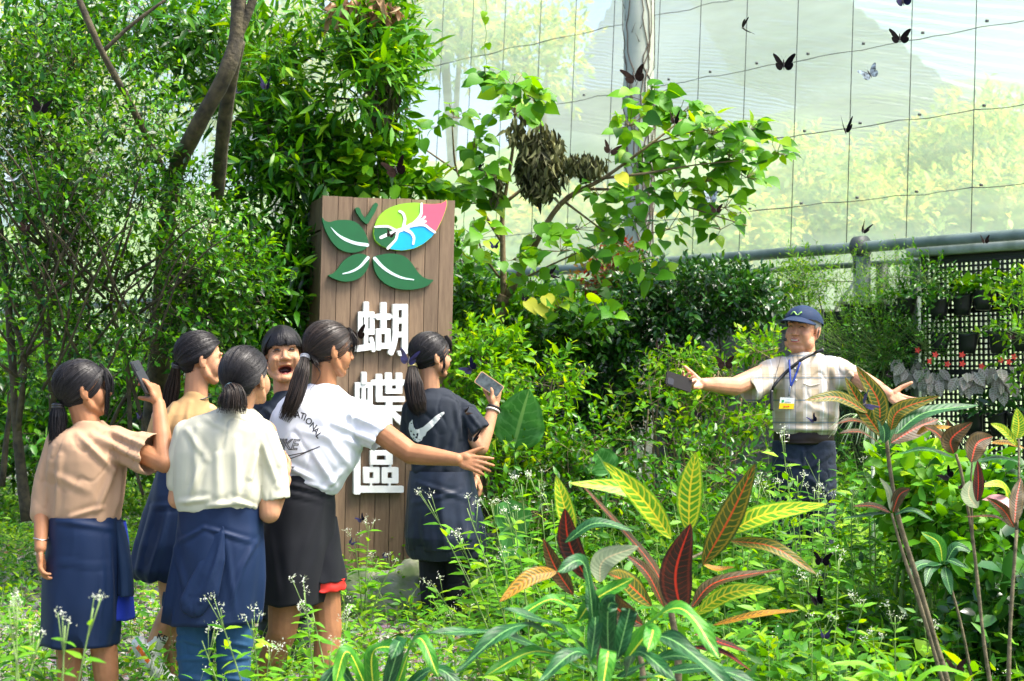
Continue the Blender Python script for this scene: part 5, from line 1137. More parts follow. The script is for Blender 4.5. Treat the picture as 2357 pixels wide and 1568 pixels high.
T6 = shirt(G6, b, blackt, [(1050, 925, 1065, 1010, .010, 6), (1065, 960, 1030, 1080, .010, 8), (1080, 950, 1105, 985, .008, 5), (960, 960, 955, 1080, .007, 8), (1000, 1000, 990, 1080, .007, 9), (1030, 1040, 960, 1085, .008, 8)], 31, [], amp=.005)
Mk = mapper(1000, 780, 4.48); tick = [(96, 1205), (100, 1250), (112, 1295), (150, 1318), (215, 1290), (280, 1235), (350, 1170), (420, 1125), (448, 1118), (455, 1135), (400, 1200), (320, 1290), (255, 1345), (240, 1385), (215, 1400), (200, 1440), (155, 1460), (110, 1435), (75, 1390), (52, 1310), (60, 1245)]
tickm = mat('cracked_white_print', (.62, .64, .60), .8, col2=(.06, .07, .08), vscale=26); tickm.node_tree.nodes['Color Ramp'].color_ramp.elements[0].position = .33; tickm.node_tree.nodes['Color Ramp'].color_ramp.elements[1].position = .37
decal('printed_mark', [[(Mk(p)[0] + 9, Mk(p)[1]) for p in tick]], T6, tickm, G6, sub=10)
skirt('tied_jacket', [rp(1084, 944, 1086, Y, .13), rp(1130, 938, 1096, Y, .15), rp(1190, 933, 1108, Y, .165), rp(1235, 932, 1118, Y, .175), rp(1262, 934, 1118, Y, .165)], G6, fabric('black_nylon', (.012, .018, .032), .42, .3, sheen=0, vs=12), seed=33, waves=((.03, 7, .3), (.03, 12, 1.1), (.015, 23, 0)), strokes=[(960, 1110, 1080, 1150, .006, 5), (950, 1160, 1060, 1130, .006, 5), (1100, 1130, 1080, 1240, .008, 6)])
skirt('jacket_hem', [rp(1252, 934, 1118, Y, .165), rp(1280, 942, 1116, Y, .15), rp(1286, 950, 1108, Y, .14)], G6, fabric('ribbed_hem', (.016, .022, .035), .6), seed=33, rows=10, waves=((.02, 60, 0), (.03, 7, .3)), grow=.1)
for (u, u2) in ((998, 995), (1050, 1052)):
    b = Blob(); b.chain([P(u, 1200, Y), P(u, 1300, Y), P(u2, 1400, Y), P(u2, 1432, Y)], [.088, .075, .062, .06]); m2, co, nr = remesh(b, .007, 4); co = cloth(co, nr, [], .008, (6, 6, 10), 50); finish(m2, co, 'trouser_leg', [black_f], G6); shoe(G6, P(u2, 1440, Y), (.8, .6, 0), blk)
case_b = mat('pale_orange_case', (.75, .42, .22), .5)
phone(P(1126, 885, Y + .01), P(1106, 872, Y) - P(1146, 900, Y), (-.05, -1, .08), 'phone in a pale orange case held by the girl in the black tee', case_b, scr)
for r_, dz, mt in ((.034, .020, blk), (.034, .004, mat('white_band', (.7, .66, .58), .7))):
    g = Geo(); ax = (WR - EL).normalized(); c = WR - ax * (.03 - dz); u = ax.orthogonal().normalized(); w = ax.cross(u); tube(g, [c + u * r_ * math.cos(a) + w * r_ * math.sin(a) for a in np.linspace(0, 6.283, 26)], .0055, seg=6); g.build('wristband', mt, G6)

# ---- the man ----------------------------------------------------------------------------------------
Y = 8.75
MAN = make_person('smiling man in a navy cap and pale checked shirt with both arms spread wide', (1850, Y), None)
H = headM(1848, 762, Y, 146, 2, -4, 1.08); b = Blob(); add_head(b, H, kind='man')
b.chain([H @ Vector((0, -.010, -.05)), P(1850, 835, Y)], [.060, .066]); b.loft([rp(1130, 1810, 1895, Y, .08), rp(1000, 1810, 1895, Y, .08), rp(870, 1805, 1910, Y, .08)])
SL = P(1775, 855, Y - .02); EL = P(1690, 890, Y - .20); WR = P(1619, 884, Y - .36); b.chain([SL, EL, EL.lerp(WR, .5), WR], [.056, .048, .042, .030])
hand(b, WR, (-.80, -.45, .02), (.1, -.75, .65), True, 1.05, [(20, 35, 20), (35, 45, 25), (45, 50, 25), (50, 45, 25)], thumb=(.9, .55, .2), thumb_curl=30)
SR = P(1925, 850, Y - .02); ER = P(1988, 878, Y - .22); W2 = P(2044, 908, Y - .38); b.chain([SR, ER, ER.lerp(W2, .5), W2], [.056, .048, .042, .030])
hand(b, W2, (.72, -.40, -.40), (-.15, -.75, .45), False, 1.08, [(10, 15, 8), (8, 12, 8), (10, 12, 8), (14, 14, 8)], spread=1.4, thumb=(1.0, .35, .1), thumb_curl=20)
body(MAN, b, H, skin_m, smile=1.0, voxel=.0036, sm=3); face_parts(H, MAN, brow=mat('grey_brow', (.10, .075, .06), .8), eo=.8, smile=1)
hair_cap(H, MAN, 'man', grey_hair, .93)
g = Geo(); capm = fabric('navy_cap', (.005, .020, .058), .75, .12)
def CF(s, t):
    th = 2 * math.pi * s; ph = R(8) + (math.pi / 2 - R(8)) * t; c_ = math.cos(ph); return H @ Vector((math.sin(th) * .092 * c_, -.008 + math.cos(th) * .113 * c_, .040 + .094 * math.sin(ph) - .016 * math.cos(th) * (1 - t) * -1 - .010 + .0015 * math.cos(6 * th) * c_))
grid(g, CF, 72, 24, closed_u=True); CAP = g.build('cap', capm, MAN); g = Geo()
def BF(s, t):
    a = R(-68) + R(136) * s; r0 = 1.0; x = math.sin(a) * .089; y = -.008 + math.cos(a) * .110; e = math.cos((s - .5) * math.pi) ** .6; k = t if t <= .5 else 1 - t; k *= 2
    return H @ Vector((x * (1 + .10 * k * e), y + .074 * k * e, .060 - .024 * k * e - .030 * (abs(s - .5) * 2) ** 2 * (1) + (.0045 if t <= .5 else -.001)))
grid(g, BF, 40, 24); g.build('brim', capm, CAP)
g = Geo(); tube(g, [H @ (Vector((x, -.008 + .110 * math.cos(math.asin(max(-1, min(1, x / .089)))) * .93 + .004, .078 + .008 * math.sin(x * 160)))) for x in np.linspace(-.03, .025, 12)], .0035, seg=6); g.build('stitched_mark', mat('lime_thread', (.35, .65, .15), .7), CAP)
def plaid():
    m, nt, N, L, b_ = newmat('checked_cotton'); b_.inputs['Roughness'].default_value = .9; setspec(b_, .2); tc = N.new('ShaderNodeTexCoord'); sp_ = N.new('ShaderNodeSeparateXYZ'); L.new(tc.outputs['Object'], sp_.inputs[0])
    def band(out, period, ph, wdt, soft=.009):
        a = N.new('ShaderNodeMath'); a.operation = 'MULTIPLY_ADD'; a.inputs[1].default_value = 1 / period; a.inputs[2].default_value = ph; L.new(out, a.inputs[0])
        f = N.new('ShaderNodeMath'); f.operation = 'PINGPONG'; f.inputs[1].default_value = .5; L.new(a.outputs[0], f.inputs[0])
        c = N.new('ShaderNodeMapRange'); c.inputs[1].default_value = wdt + soft; c.inputs[2].default_value = wdt; L.new(f.outputs[0], c.inputs[0]); return c.outputs[0]
    def mixc(a, fac, col, k):
        m_ = N.new('ShaderNodeMixRGB'); mu = N.new('ShaderNodeMath'); mu.operation = 'MULTIPLY'; mu.inputs[1].default_value = k; L.new(fac, mu.inputs[0]); L.new(mu.outputs[0], m_.inputs[0])
        if isinstance(a, tuple): m_.inputs[1].default_value = (*a, 1)
        else: L.new(a, m_.inputs[1])
        m_.inputs[2].default_value = (*col, 1); return m_.outputs[0]
    X, Z = sp_.outputs['X'], sp_.outputs['Z']; base = (.42, .335, .225)
    c = mixc(base, band(X, .085, .1, .26), (.55, .50, .43), .8); c = mixc(c, band(Z, .115, .3, .20), (.52, .46, .38), .5)
    c = mixc(c, band(X, .085, .15, .03), (.66, .66, .64), .8); c = mixc(c, band(Z, .115, .0, .025), (.10, .16, .20), .8)
    c = mixc(c, band(X, .17, .40, .012), (.16, .20, .24), .5)
    for ph in (.42, .47, .52): c = mixc(c, band(Z, .23, ph, .008, .006), (.30, .24, .18), .55)
    for ph in (.30, .34): c = mixc(c, band(X, .17, ph, .008, .008), (.40, .33, .26), .5)
    L.new(c, b_.inputs['Base Color']); n = N.new('ShaderNodeTexNoise'); n.inputs['Scale'].default_value = 200; L.new(tc.outputs['Object'], n.inputs[0]); bp = N.new('ShaderNodeBump'); bp.inputs['Strength'].default_value = .2; bp.inputs['Distance'].default_value = .003; L.new(n.outputs['Fac'], bp.inputs['Height']); L.new(bp.outputs[0], b_.inputs['Normal']); return m
b = Blob(); b.loft([rp(1002, 1786, 1918, Y, .125), rp(985, 1780, 1926, Y, .150), rp(950, 1779, 1930, Y, .160), rp(900, 1780, 1930, Y, .15), rp(860, 1782, 1930, Y, .13), rp(838, 1792, 1926, Y, .12), rp(822, 1812, 1902, Y, .095), rp(812, 1825, 1882, Y, .075)])
s1_ = P(1718, 898, Y - .14); b.chain([P(1800, 855, Y), P(1775, 862, Y - .03)], [.078, .080]); b.seg(P(1782, 860, Y - .02), s1_, .080, .072, 24); s2_ = P(1978, 880, Y - .18); b.chain([P(1905, 850, Y), P(1932, 862, Y - .05)], [.075, .080]); b.seg(P(1922, 856, Y - .03), s2_, .080, .066, 24)
SM = shirt(MAN, b, plaid(), [(1760, 850, 1715, 890, .008, 7), (1770, 880, 1735, 925, .008, 7), (1790, 880, 1785, 940, .006, 6), (1915, 850, 1940, 930, .010, 7), (1930, 870, 1910, 960, .009, 7), (1900, 880, 1890, 960, .007, 8), (1950, 850, 1975, 885, .008, 6), (1860, 930, 1925, 960, .006, 8), (1790, 985, 1920, 990, .008, 6), (1870, 910, 1830, 960, .005, 8)], 41, [(s1_, s1_ - P(1782, 860, Y - .02), .072, .035), (s2_, s2_ - P(1922, 856, Y - .03), .066, .035)], amp=.006, name='shirt')
g = Geo(); nb = P(1850, 822, Y)
def colF(side):
    def f(s, t):
        a = R(-95) + (R(20) - R(-95)) * s if side < 0 else R(-85) + (R(200) - R(-85)) * s * .6; r = .068 + .018 * t; return nb + Vector((math.cos(a) * r * 1.0, math.sin(a) * r * .95 - .006, .040 * (1 - t) - .012 * t - (.035 * (1 - s) ** 3 if side > 0 else .035 * (1 - s) ** 3) * t))
    return f
def collar(s, t):
    a = R(-82) - R(360 - 24) * s; r = .066 + .022 * t; fr = abs(s - .5) * 2; return nb + Vector((math.cos(a) * r, math.sin(a) * r * .95, .034 * (1 - fr * .75) * (1 - t * 1.4) - .030 * fr ** 5 * t - .014 * fr))
grid(g, collar, 60, 6); col_o = g.build('collar', SM.data.materials[0], SM); md = col_o.modifiers.new('s', 'SOLIDIFY'); md.thickness = .003
bvs = bvh_of(SM); ORG = Vector((0, 0, CZ))
def on_shirt(u, v, off=.006, fall=Y - .15):
    d = ray(u, v); h = bvs.ray_cast(ORG, d); return h[0] - d * off if h[0] is not None else P(u, v, fall)
def strap(name, pts, w, m, par, off=.005, k=8):
    pp = cr2(pts, k, False); g = Geo(); V = []
    for i, (u, v) in enumerate(pp):
        a = pp[max(0, i - 1)]; c_ = pp[min(len(pp) - 1, i + 1)]; d = np.array([c_[0] - a[0], c_[1] - a[1]]); d /= max(1e-6, np.linalg.norm(d)); n_ = np.array([-d[1], d[0]]) * w / 2
        c0 = on_shirt(u, v, off); 
        p1 = P(u + n_[0], v + n_[1], c0.y); p2 = P(u - n_[0], v - n_[1], c0.y); V += [p1, c0 - ray(u, v) * .002, p2]
    n = len(pp); g.add([tuple(p) for p in V], Q=[(3 * i + j, 3 * i + j + 1, 3 * i + j + 4, 3 * i + j + 3) for i in range(n - 1) for j in (0, 1)]); o = g.build(name, m, par); md = o.modifiers.new('s', 'SOLIDIFY'); md.thickness = .002; return o
Mm = mapper(1880, 740, 5.227)
strap('shoulder_strap', [Mm(p) for p in ((935, 700), (830, 740), (700, 800), (560, 900), (430, 1010), (320, 1130), (270, 1200), (255, 1300), (258, 1500))], 7.0, blk, MAN)
LY = mat('lanyard_blue', (.01, .04, .28), .6)
LN = thing('name_badge', on_shirt(1819, 925, .012), 'white and yellow name badge on a blue lanyard round the man\'s neck', 'badge')
strap('lanyard', [Mm(p) for p in ((488, 835), (492, 940), (500, 1080), (508, 1180))], 4.0, LY, LN, .008); strap('lanyard', [Mm(p) for p in ((628, 870), (590, 980), (545, 1100), (508, 1180))], 4.0, LY, LN, .009); strap('clasp', [Mm(p) for p in ((503, 1180), (495, 1230), (485, 1310))], 4.5, mat('clasp_metal', (.25, .27, .3), .3, metal=.8), LN, .010, 4)
def plate(name, pts, m, off, par):
    bc = on_shirt(1819, 925, .014).y; g = Geo(); V = [P(*Mm(p), bc - off) for p in pts] + [P(*Mm(p), bc - off + .0012) for p in pts]; n = len(pts)
    g.add([tuple(v) for v in V], Q=[(0, 1, 2, 3), (7, 6, 5, 4)] + [(i, n + i, n + (i + 1) % n, (i + 1) % n) for i in range(n)]); return g.build(name, m, par, smooth=False)
plate('badge_card', [(370, 1325), (560, 1335), (543, 1480), (350, 1475)], white_p, 0, LN); plate('badge_band', [(362, 1400), (551, 1408), (543, 1480), (350, 1475)], mat('badge_yellow', (.9, .62, .0), .5), .0016, LN)
plate('badge_logo', [(388, 1362), (420, 1358), (418, 1385), (392, 1400)], mat('badge_green', (.02, .35, .08), .5), .0018, LN)
for (x0, x1, y0, y1, mt) in ((430, 510, 1384, 1394, mat('badge_ink', (.2, .25, .25), .6)), (410, 440, 1440, 1452, red_p), (448, 462, 1440, 1452, red_p), (468, 486, 1438, 1452, red_p), (452, 500, 1345, 1350, mat('badge_cyan', (.3, .6, .7), .6))): plate('badge_print', [(x0, y0), (x1, y0), (x1, y1), (x0, y1)], mt, .0032, LN)
strap('pocket', [Mm(p) for p in ((670, 1145), (760, 1175), (880, 1150))], 2.2, mat('pocket_seam', (.40, .36, .30), .9), MAN, .003)
for (x, y) in ((562, 950), (575, 1100)):
    g = Geo(); c = on_shirt(*Mm((x, y)), .003); tube(g, [c, c + Vector((0, -.003, 0))], .005, seg=10); g.build('button', white_p, MAN)
g = Geo(); hs = [H @ Vector((-.078, .0, .005)), H @ Vector((-.072, .05, -.03)), H @ Vector((.03, .118, -.045))]
g = Geo(); tube(g, smoothpath([H @ Vector((-.080, -.01, .02)), H @ Vector((-.084, .004, .0)), H @ Vector((-.080, .0, -.03))], 5), .003, seg=6)
tube(g, smoothpath([H @ Vector((.084, .02, .0)), H @ Vector((.092, .06, -.02)), H @ Vector((.072, .098, -.050)), H @ Vector((.045, .105, -.050))], 6), .0018, seg=6)
HS = thing('headset_microphone', H @ Vector((.045, .105, -.05)), 'thin black headset microphone curving in front of the man\'s cheek', 'microphone'); g.build('boom', blk, HS)
g = Geo(); grid(g, lambda s, t: H @ (Vector((.040, .106, -.050)) + Vector((math.sin(math.pi * t) * math.cos(6.283 * s), math.sin(math.pi * t) * math.sin(6.283 * s), math.cos(math.pi * t))) * .0085), 14, 8, closed_u=True); g.build('foam_tip', blk, HS)
g = Geo(); tube(g, [on_shirt(*Mm(p), .012) if p[1] > 850 else P(*Mm(p), Y - .13) for p in ((400, 600), (385, 700), (372, 800), (350, 900), (320, 1000), (290, 1120), (272, 1190))], .0013, seg=5); g.build('cable', blk, HS)
skirt('belt', [rp(994, 1782, 1920, Y, .134), rp(1008, 1781, 1921, Y, .138), rp(1021, 1781, 1921, Y, .138)], MAN, mat('brown_belt', (.014, .007, .005), .5, .3), rows=6, waves=(), seed=1)
g = Geo(); c = P(1806, 1009, Y - .142)
for (dx, dz, sx, sz) in ((-.022, 0, .005, .04), (.022, 0, .005, .04), (0, .018, .044, .005), (0, -.018, .044, .005)): box(g, c + Vector((dx, 0, dz)), (sx, .005, sz))
g.build('belt_buckle', mat('dull_metal', (.3, .28, .25), .35, metal=1), MAN)
b = Blob(); b.loft([rp(1014, 1780, 1922, Y, .125), rp(1060, 1777, 1924, Y, .13), rp(1110, 1777, 1924, Y, .13), rp(1150, 1779, 1922, Y, .125)])
for s, u in ((-1, 1812), (1, 1888)): b.chain([P(u, 1120, Y), P(u, 1250, Y - .01), P(u + s * 2, 1350, Y), P(u + s * 2, 1430, Y)], [.084, .075, .066, .060])
m2, co, nr = remesh(b, .006, 4); co = cloth(co, nr, [(1790, 1050, 1850, 1075, .006, 5), (1910, 1050, 1860, 1080, .006, 5), (1850, 1030, 1850, 1090, .006, 4), (1850, 1090, 1800, 1130, .007, 6), (1850, 1090, 1910, 1140, .007, 6), (1780, 1180, 1830, 1200, .006, 5), (1780, 1230, 1840, 1240, .006, 5)], .006, (8, 8, 11), 60); finish(m2, co, 'jeans', [jeans], MAN)
for u in (1812, 1890): shoe(MAN, P(u, 1436, Y), (-.2, -1, 0), blk, .28)
gcase = mat('grey_phone_case', (.014, .013, .013), .7, .2)
phone(P(1562, 879, Y - .48), P(1529, 868, Y - .50) - P(1589, 888, Y - .44), (.1, .95, -.35), 'dark grey phone held out flat in the man\'s right hand', gcase, scr, L=.150)
# ================================================================ PLANTS
def crown_geo(parts, tpl, size, per, L, rv=.25, wood=None, gap=.0, up=.6, spread=.9, rb=None, droop=0, seed=0):
    """parts: (u, v, ru, rv, Y, depth radius, twigs) ellipses seen at display px"""
    g = Geo()
    for (u, v, ru, rvv, Y, rd, n) in parts:
        c = P(u, v, Y); k = Y / FPX; pos, d = in_ell(n, c, (ru * k, rd, rvv * k))
        if gap:
            keep = np.array([noise.noise(Vector(p) * 2.1 + Vector((seed, 0, 0))) + .6 * noise.noise(Vector(p) * 5.5 + Vector((seed, 9, 0))) > -.5 + gap for p in pos]); pos = pos[keep]; d = d[keep]
        dd = d * .7 + RNG.normal(0, .5, d.shape); dd[:, 2] += .25 - droop
        twigs_leaves(g, pos, dd, per, L, size * RNG.uniform(.7, 1.25, len(pos)), tpl, rvar=rv, wood=wood, up=up, spread=spread, rbase=None if rb is None else np.full(len(pos), rb) + RNG.normal(0, .1, len(pos)))
    return g
def stems_geo(paths, k=5, seg=8, jit=.15):
    g = Geo()
    for pts, rads in paths:
        tube(g, smoothpath([P(*p) for p in pts], k), rads, seg=seg, jit=jit)
    return g
def tree(name, label, cat, base, trunks, crowns, bark, kindmat, group=None):
    r = thing(name, base, label, cat, group); stems_geo(trunks).build('trunk', bark, r)
    for i, (a, kw) in enumerate(crowns):
        g = crown_geo(a, **kw); g.build('crown', [kindmat[i] if isinstance(kindmat, list) else kindmat, bark], r)
    return r
def gp(u, Y): x = P(u, 900, Y).x; return (x, Y, gz(x, Y))

# 1 dense small-leaved shrub tree on the left
tree('shrub_tree', 'tall multi-stemmed tree with tiny glossy leaves filling the left side', 'tree', gp(60, 9.6),
     [([(62, 1200, 9.6), (40, 1000, 9.6), (30, 850, 9.6), (10, 600, 9.6), (-20, 380, 9.5)], [.035, .03, .024, .02, .01]),
      ([(40, 1000, 9.6), (55, 820, 9.5), (20, 700, 9.5), (40, 560, 9.4)], [.022, .018, .014, .008]),
      ([(125, 1080, 9.7), (120, 900, 9.6), (110, 760, 9.5), (150, 620, 9.4), (220, 480, 9.4)], [.026, .022, .02, .014, .006]),
      ([(120, 900, 9.6), (175, 790, 9.5), (230, 720, 9.4), (330, 640, 9.3)], [.018, .014, .010, .005]),
      ([(120, 830, 9.6), (90, 700, 9.5), (60, 520, 9.4), (90, 350, 9.4)], [.016, .012, .009, .005]), *[([(a, b, 9.2), (a + dx * .4, b - dy * .35, 8.9), (a + dx * .7, b - dy * .75, 8.75), (a + dx, b - dy, 8.7)], [.009, .007, .005, .002]) for a, b, dx, dy in [(random.uniform(10, 380), random.uniform(560, 900), random.choice((-1, 1)) * random.uniform(40, 220), random.uniform(120, 330)) for _ in range(34)]],
      ([(300, 990, 9.4), (290, 820, 9.4), (255, 700, 9.4), (290, 560, 9.3), (340, 420, 9.3)], [.014, .012, .010, .008, .004]),
      ([(290, 820, 9.4), (340, 780, 9.3), (420, 770, 9.2)], [.010, .008, .004]), ([(340, 1010, 9.5), (320, 940, 9.5), (288, 830, 9.5)], [.012, .011, .010])],
     [([(60, 330, 190, 260, 9.4, .7, 1300), (260, 380, 190, 230, 9.2, .6, 1150), (400, 500, 130, 130, 9.2, .5, 600), (100, 640, 160, 190, 9.3, .6, 800), (320, 660, 220, 150, 9.1, .5, 1000), (510, 640, 130, 130, 9.3, .4, 500), (180, 160, 180, 90, 9.5, .5, 350), (90, 820, 160, 90, 9.4, .4, 350), (380, 800, 200, 70, 9.4, .4, 300)],
       dict(tpl=leaf_small, size=.050, per=8, L=.17, wood=1, gap=.52, seed=3, rv=.6))], wood, LM_mid)
# 2 big leaning trunk tree
tree('leaning_tree', 'tree with a thick leaning olive-brown trunk and long drooping leaves, left of the sign', 'tree', gp(350, 10.6),
     [([(345, 1050, 10.6), (365, 850, 10.5), (375, 650, 10.0), (395, 430, 9.2), (450, 300, 8.7), (515, 180, 8.5), (545, 80, 8.5), (550, -60, 8.5)], [.075, .068, .056, .046, .042, .041, .040, .038]),
      ([(548, 85, 8.5), (575, 20, 8.5), (600, -60, 8.5)], [.026, .023, .022]), ([(500, 450, 9.3), (512, 320, 9.0), (528, 200, 8.75), (548, 95, 8.58)], [.038, .038, .036, .038]),
      ([(395, 430, 9.2), (300, 240, 8.9), (240, 130, 8.75), (208, 60, 8.7), (170, -30, 8.7)], [.020, .019, .018, .018, .018]), ([(236, 120, 8.75), (300, 60, 8.75), (380, 0, 8.75)], [.012, .010, .008]),
      ([(590, 200, 10.3), (680, 150, 10.2), (760, 110, 10.1), (850, 80, 10.0)], [.012, .011, .009, .006]), ([(520, 300, 10.3), (610, 230, 10.2), (700, 220, 10.1), (820, 230, 10.1)], [.016, .012, .010, .006])],
     [([(740, 70, 190, 100, 10.2, .5, 260), (660, 190, 120, 90, 10.1, .4, 130), (830, 210, 110, 110, 10.0, .4, 180), (890, 90, 60, 80, 10.1, .3, 100), (790, 320, 100, 90, 10.1, .3, 130), (560, 250, 60, 80, 10.4, .3, 60)],
       dict(tpl=leaf_long, size=.125, per=8, L=.18, wood=1, gap=.42, seed=8, droop=.35, rv=.4)),
      ([(330, 60, 230, 70, 10.4, .5, 260), (100, 60, 180, 60, 10.4, .5, 150), (480, 150, 80, 110, 10.5, .3, 110)], dict(tpl=leaf_long, size=.11, per=9, L=.2, wood=1, gap=.25, seed=9, droop=.2, rv=.35))], wood, [LM_herb, LM_mid])
# 3 dark-stemmed tree just left of the sign
tree('young_tree', 'young tree with dark crooked stems and broad bright leaves directly left of the sign top', 'tree', gp(690, 10.2),
     [([(690, 1080, 10.2), (695, 800, 10.2), (700, 560, 10.2), (660, 470, 10.2), (640, 350, 10.2), (610, 280, 10.2)], [.034, .03, .028, .026, .022, .01]), ([(700, 560, 10.2), (620, 540, 10.1), (560, 500, 10.1)], [.014, .010, .006]),
      ([(700, 575, 10.2), (640, 640, 10.2), (580, 600, 10.1)], [.014, .01, .006])],
     [([(650, 340, 100, 90, 10.0, .3, 170), (600, 470, 80, 100, 10.0, .3, 150), (650, 620, 90, 110, 9.9, .3, 200), (720, 390, 80, 60, 10.0, .3, 100), (560, 700, 90, 90, 9.9, .3, 150), (640, 720, 60, 60, 9.9, .3, 90)], dict(tpl=leaf_long, size=.12, per=7, L=.17, wood=1, gap=.2, seed=12, rv=.4)),
      ([(860, 400, 90, 50, 10.1, .25, 60), (930, 440, 60, 40, 10.2, .2, 40), (790, 400, 60, 50, 10.1, .25, 50)], dict(tpl=leaf_wide, size=.11, per=6, L=.16, wood=1, seed=14, rv=.3))], wood, [LM_mid, LM_bright])
# dead hanging leaves
for (u, v, ru, rv_, Y, n, sz, M_, lab) in ((835, 18, 90, 30, 9.9, 46, .13, LM_dry, 'bunch of dry brown leaves hanging at the top edge left of the netting'), (880, 220, 40, 70, 9.9, 26, .11, LM_dead, 'withered brown leaf cluster at the right edge of the leaning tree crown'),
                                       (1245, 372, 62, 92, 10.3, 210, .085, LM_dead, 'large wilted clump of dead olive leaves hanging in the heart-leaved tree'), (1345, 375, 55, 28, 10.3, 55, .075, LM_dead, 'small wilted leaf cluster right of the big dead clump'), (1190, 300, 25, 40, 10.3, 20, .08, LM_dead, 'wilted leaf strip left of the big dead clump'), (1143, 420, 18, 40, 10.3, 16, .08, LM_dead, 'narrow wilted leaf bunch above the heart-leaved tree fork')):
    c = P(u, v, Y); k = Y / FPX; g = Geo(); pos, d = in_ell(n * 5, c, (ru * k, .12, rv_ * k))
    scatter(g, leaf_tpl(.30, .5, .35), pos, np.array([0, 0, -1.0]) + RNG.normal(0, .35, pos.shape), RNG.normal(0, 1, pos.shape) + np.array([0, -1, 0]), sz * RNG.uniform(.6, 1.1, len(pos)), RNG.uniform(0, 1, len(pos)))
    tube(g, [c + Vector((0, 0, rv_ * k)), c - Vector((0, 0, rv_ * k * .5))], .004, seg=4, m=1); tag(g.build('dead_leaves', [M_, wood], loc=tuple(c)), lab, 'leaves')
# dark understorey and woods behind on the left
g = crown_geo([(150, 900, 330, 130, 12.6, .8, 900), (500, 870, 260, 130, 12.4, .7, 700), (-30, 760, 150, 200, 13.2, .6, 300), (300, 1010, 320, 70, 12.2, .6, 600), (640, 920, 110, 130, 11.5, .4, 300), (10, 1050, 140, 60, 13.0, .4, 260)], leaf_small, .085, 7, .22, wood=1, gap=.3, seed=20, rv=.5)
tag(g.build('undergrowth', [LM_mid, wood], loc=gp(200, 12.4)), 'low tangled leafy undergrowth behind the girls on the left', 'undergrowth', kind='stuff')
g = crown_geo([(100, 880, 330, 130, 14.8, .8, 800), (480, 840, 260, 130, 14.2, .6, 600), (300, 960, 420, 80, 14.4, .5, 700), (680, 840, 120, 110, 13.2, .4, 250)], leaf_small, .085, 7, .25, wood=1, gap=.12, seed=23, rv=.5)
tag(g.build('far_wood', [LM_dark, wood], loc=gp(200, 14.5)), 'dark leafy wood at the back on the left', 'wood', kind='stuff')
for i, (p, r_, lab) in enumerate((([(215, 1150, 10.8), (250, 1000, 10.8), (300, 900, 10.8), (420, 780, 10.7), (520, 700, 10.6)], .016, 'thin dark bare stem slanting up right behind the beige tee girl'), ([(5, 1120, 10.2), (22, 960, 10.2), (60, 820, 10.2), (130, 700, 10.1)], .020, 'dark forked bare stem at the left edge'), ([(470, 800, 10.9), (350, 720, 10.8), (300, 600, 10.8)], .012, 'thin bare stem leaning left above the ochre tee girl'),
                             ([(210, 1080, 11.2), (212, 900, 11.2), (205, 700, 11.2), (220, 480, 11.2)], .014, 'straight thin grey-brown stem behind the beige tee girl'), ([(330, 1140, 9.9), (300, 1060, 9.9), (235, 1000, 9.9)], .010, 'short pale broken stem between the beige and ochre tees'))):
    g = Geo(); tube(g, smoothpath([P(*q) for q in p], 5), [r_, r_ * .8, r_ * .35], seg=7, jit=.2); b0 = P(*p[0])
    for q in range(3):
        a = P(*p[1 + q % (len(p) - 1)]); tube(g, smoothpath([a, a + Vector((random.uniform(-.25, .25), 0, .2)), a + Vector((random.uniform(-.5, .5), .05, .5))], 4), [r_ * .45, .002], seg=5)
    tag(g.build('bare_stem', wood, loc=tuple(b0)), lab, 'stem')
# B heart-leaved tree ---------------------------------------
HT = thing('heart_leaved_tree', gp(1120, 10.6), 'slender tree with big bright heart-shaped leaves spreading right of the sign', 'tree')
Yb = 10.6
paths = [([(1105, 1180, Yb), (1118, 980, Yb), (1128, 830, Yb), (1160, 690, Yb)], [.045, .042, .040, .036]), ([(1156, 700, Yb), (1164, 682, Yb)], [.050, .048]), ([(1160, 690, Yb), (1157, 560, Yb), (1158, 480, Yb), (1182, 330, Yb - .1), (1186, 200, Yb - .2)], [.022, .018, .014, .010, .005]),
         ([(1166, 690, Yb), (1212, 600, Yb - .1), (1290, 470, Yb - .2), (1390, 410, Yb - .3), (1500, 330, Yb - .4), (1570, 275, Yb - .4)], [.024, .020, .017, .012, .008, .005]), ([(1340, 435, Yb - .2), (1440, 440, Yb - .3), (1560, 470, Yb - .3), (1720, 520, Yb - .3)], [.010, .008, .006, .003]),
         ([(1158, 470, Yb), (1260, 390, Yb), (1300, 360, Yb)], [.012, .008, .005]), ([(1157, 560, Yb), (1100, 470, Yb), (1052, 395, Yb), (1040, 280, Yb - .1)], [.012, .010, .008, .004]), ([(1052, 395, Yb), (980, 345, Yb), (900, 290, Yb)], [.007, .005, .003]), ([(1052, 395, Yb), (1100, 370, Yb), (1140, 350, Yb)], [.006, .004, .003]),
         ([(1390, 410, Yb - .3), (1480, 400, Yb - .4), (1600, 380, Yb - .4), (1700, 370, Yb - .4)], [.010, .008, .005, .003]), ([(1150, 640, Yb), (1110, 580, Yb - .1), (1090, 500, Yb - .1)], [.009, .007, .004]), ([(1165, 660, Yb), (1290, 600, Yb - .2), (1380, 560, Yb - .3)], [.009, .006, .003]), ([(1300, 465, Yb - .2), (1400, 540, Yb - .3), (1480, 600, Yb - .4)], [.008, .005, .003]), ([(1500, 330, Yb - .4), (1620, 300, Yb - .5), (1720, 330, Yb - .5)], [.006, .004, .002])]
stems_geo(paths).build('trunk', wood_l, HT)
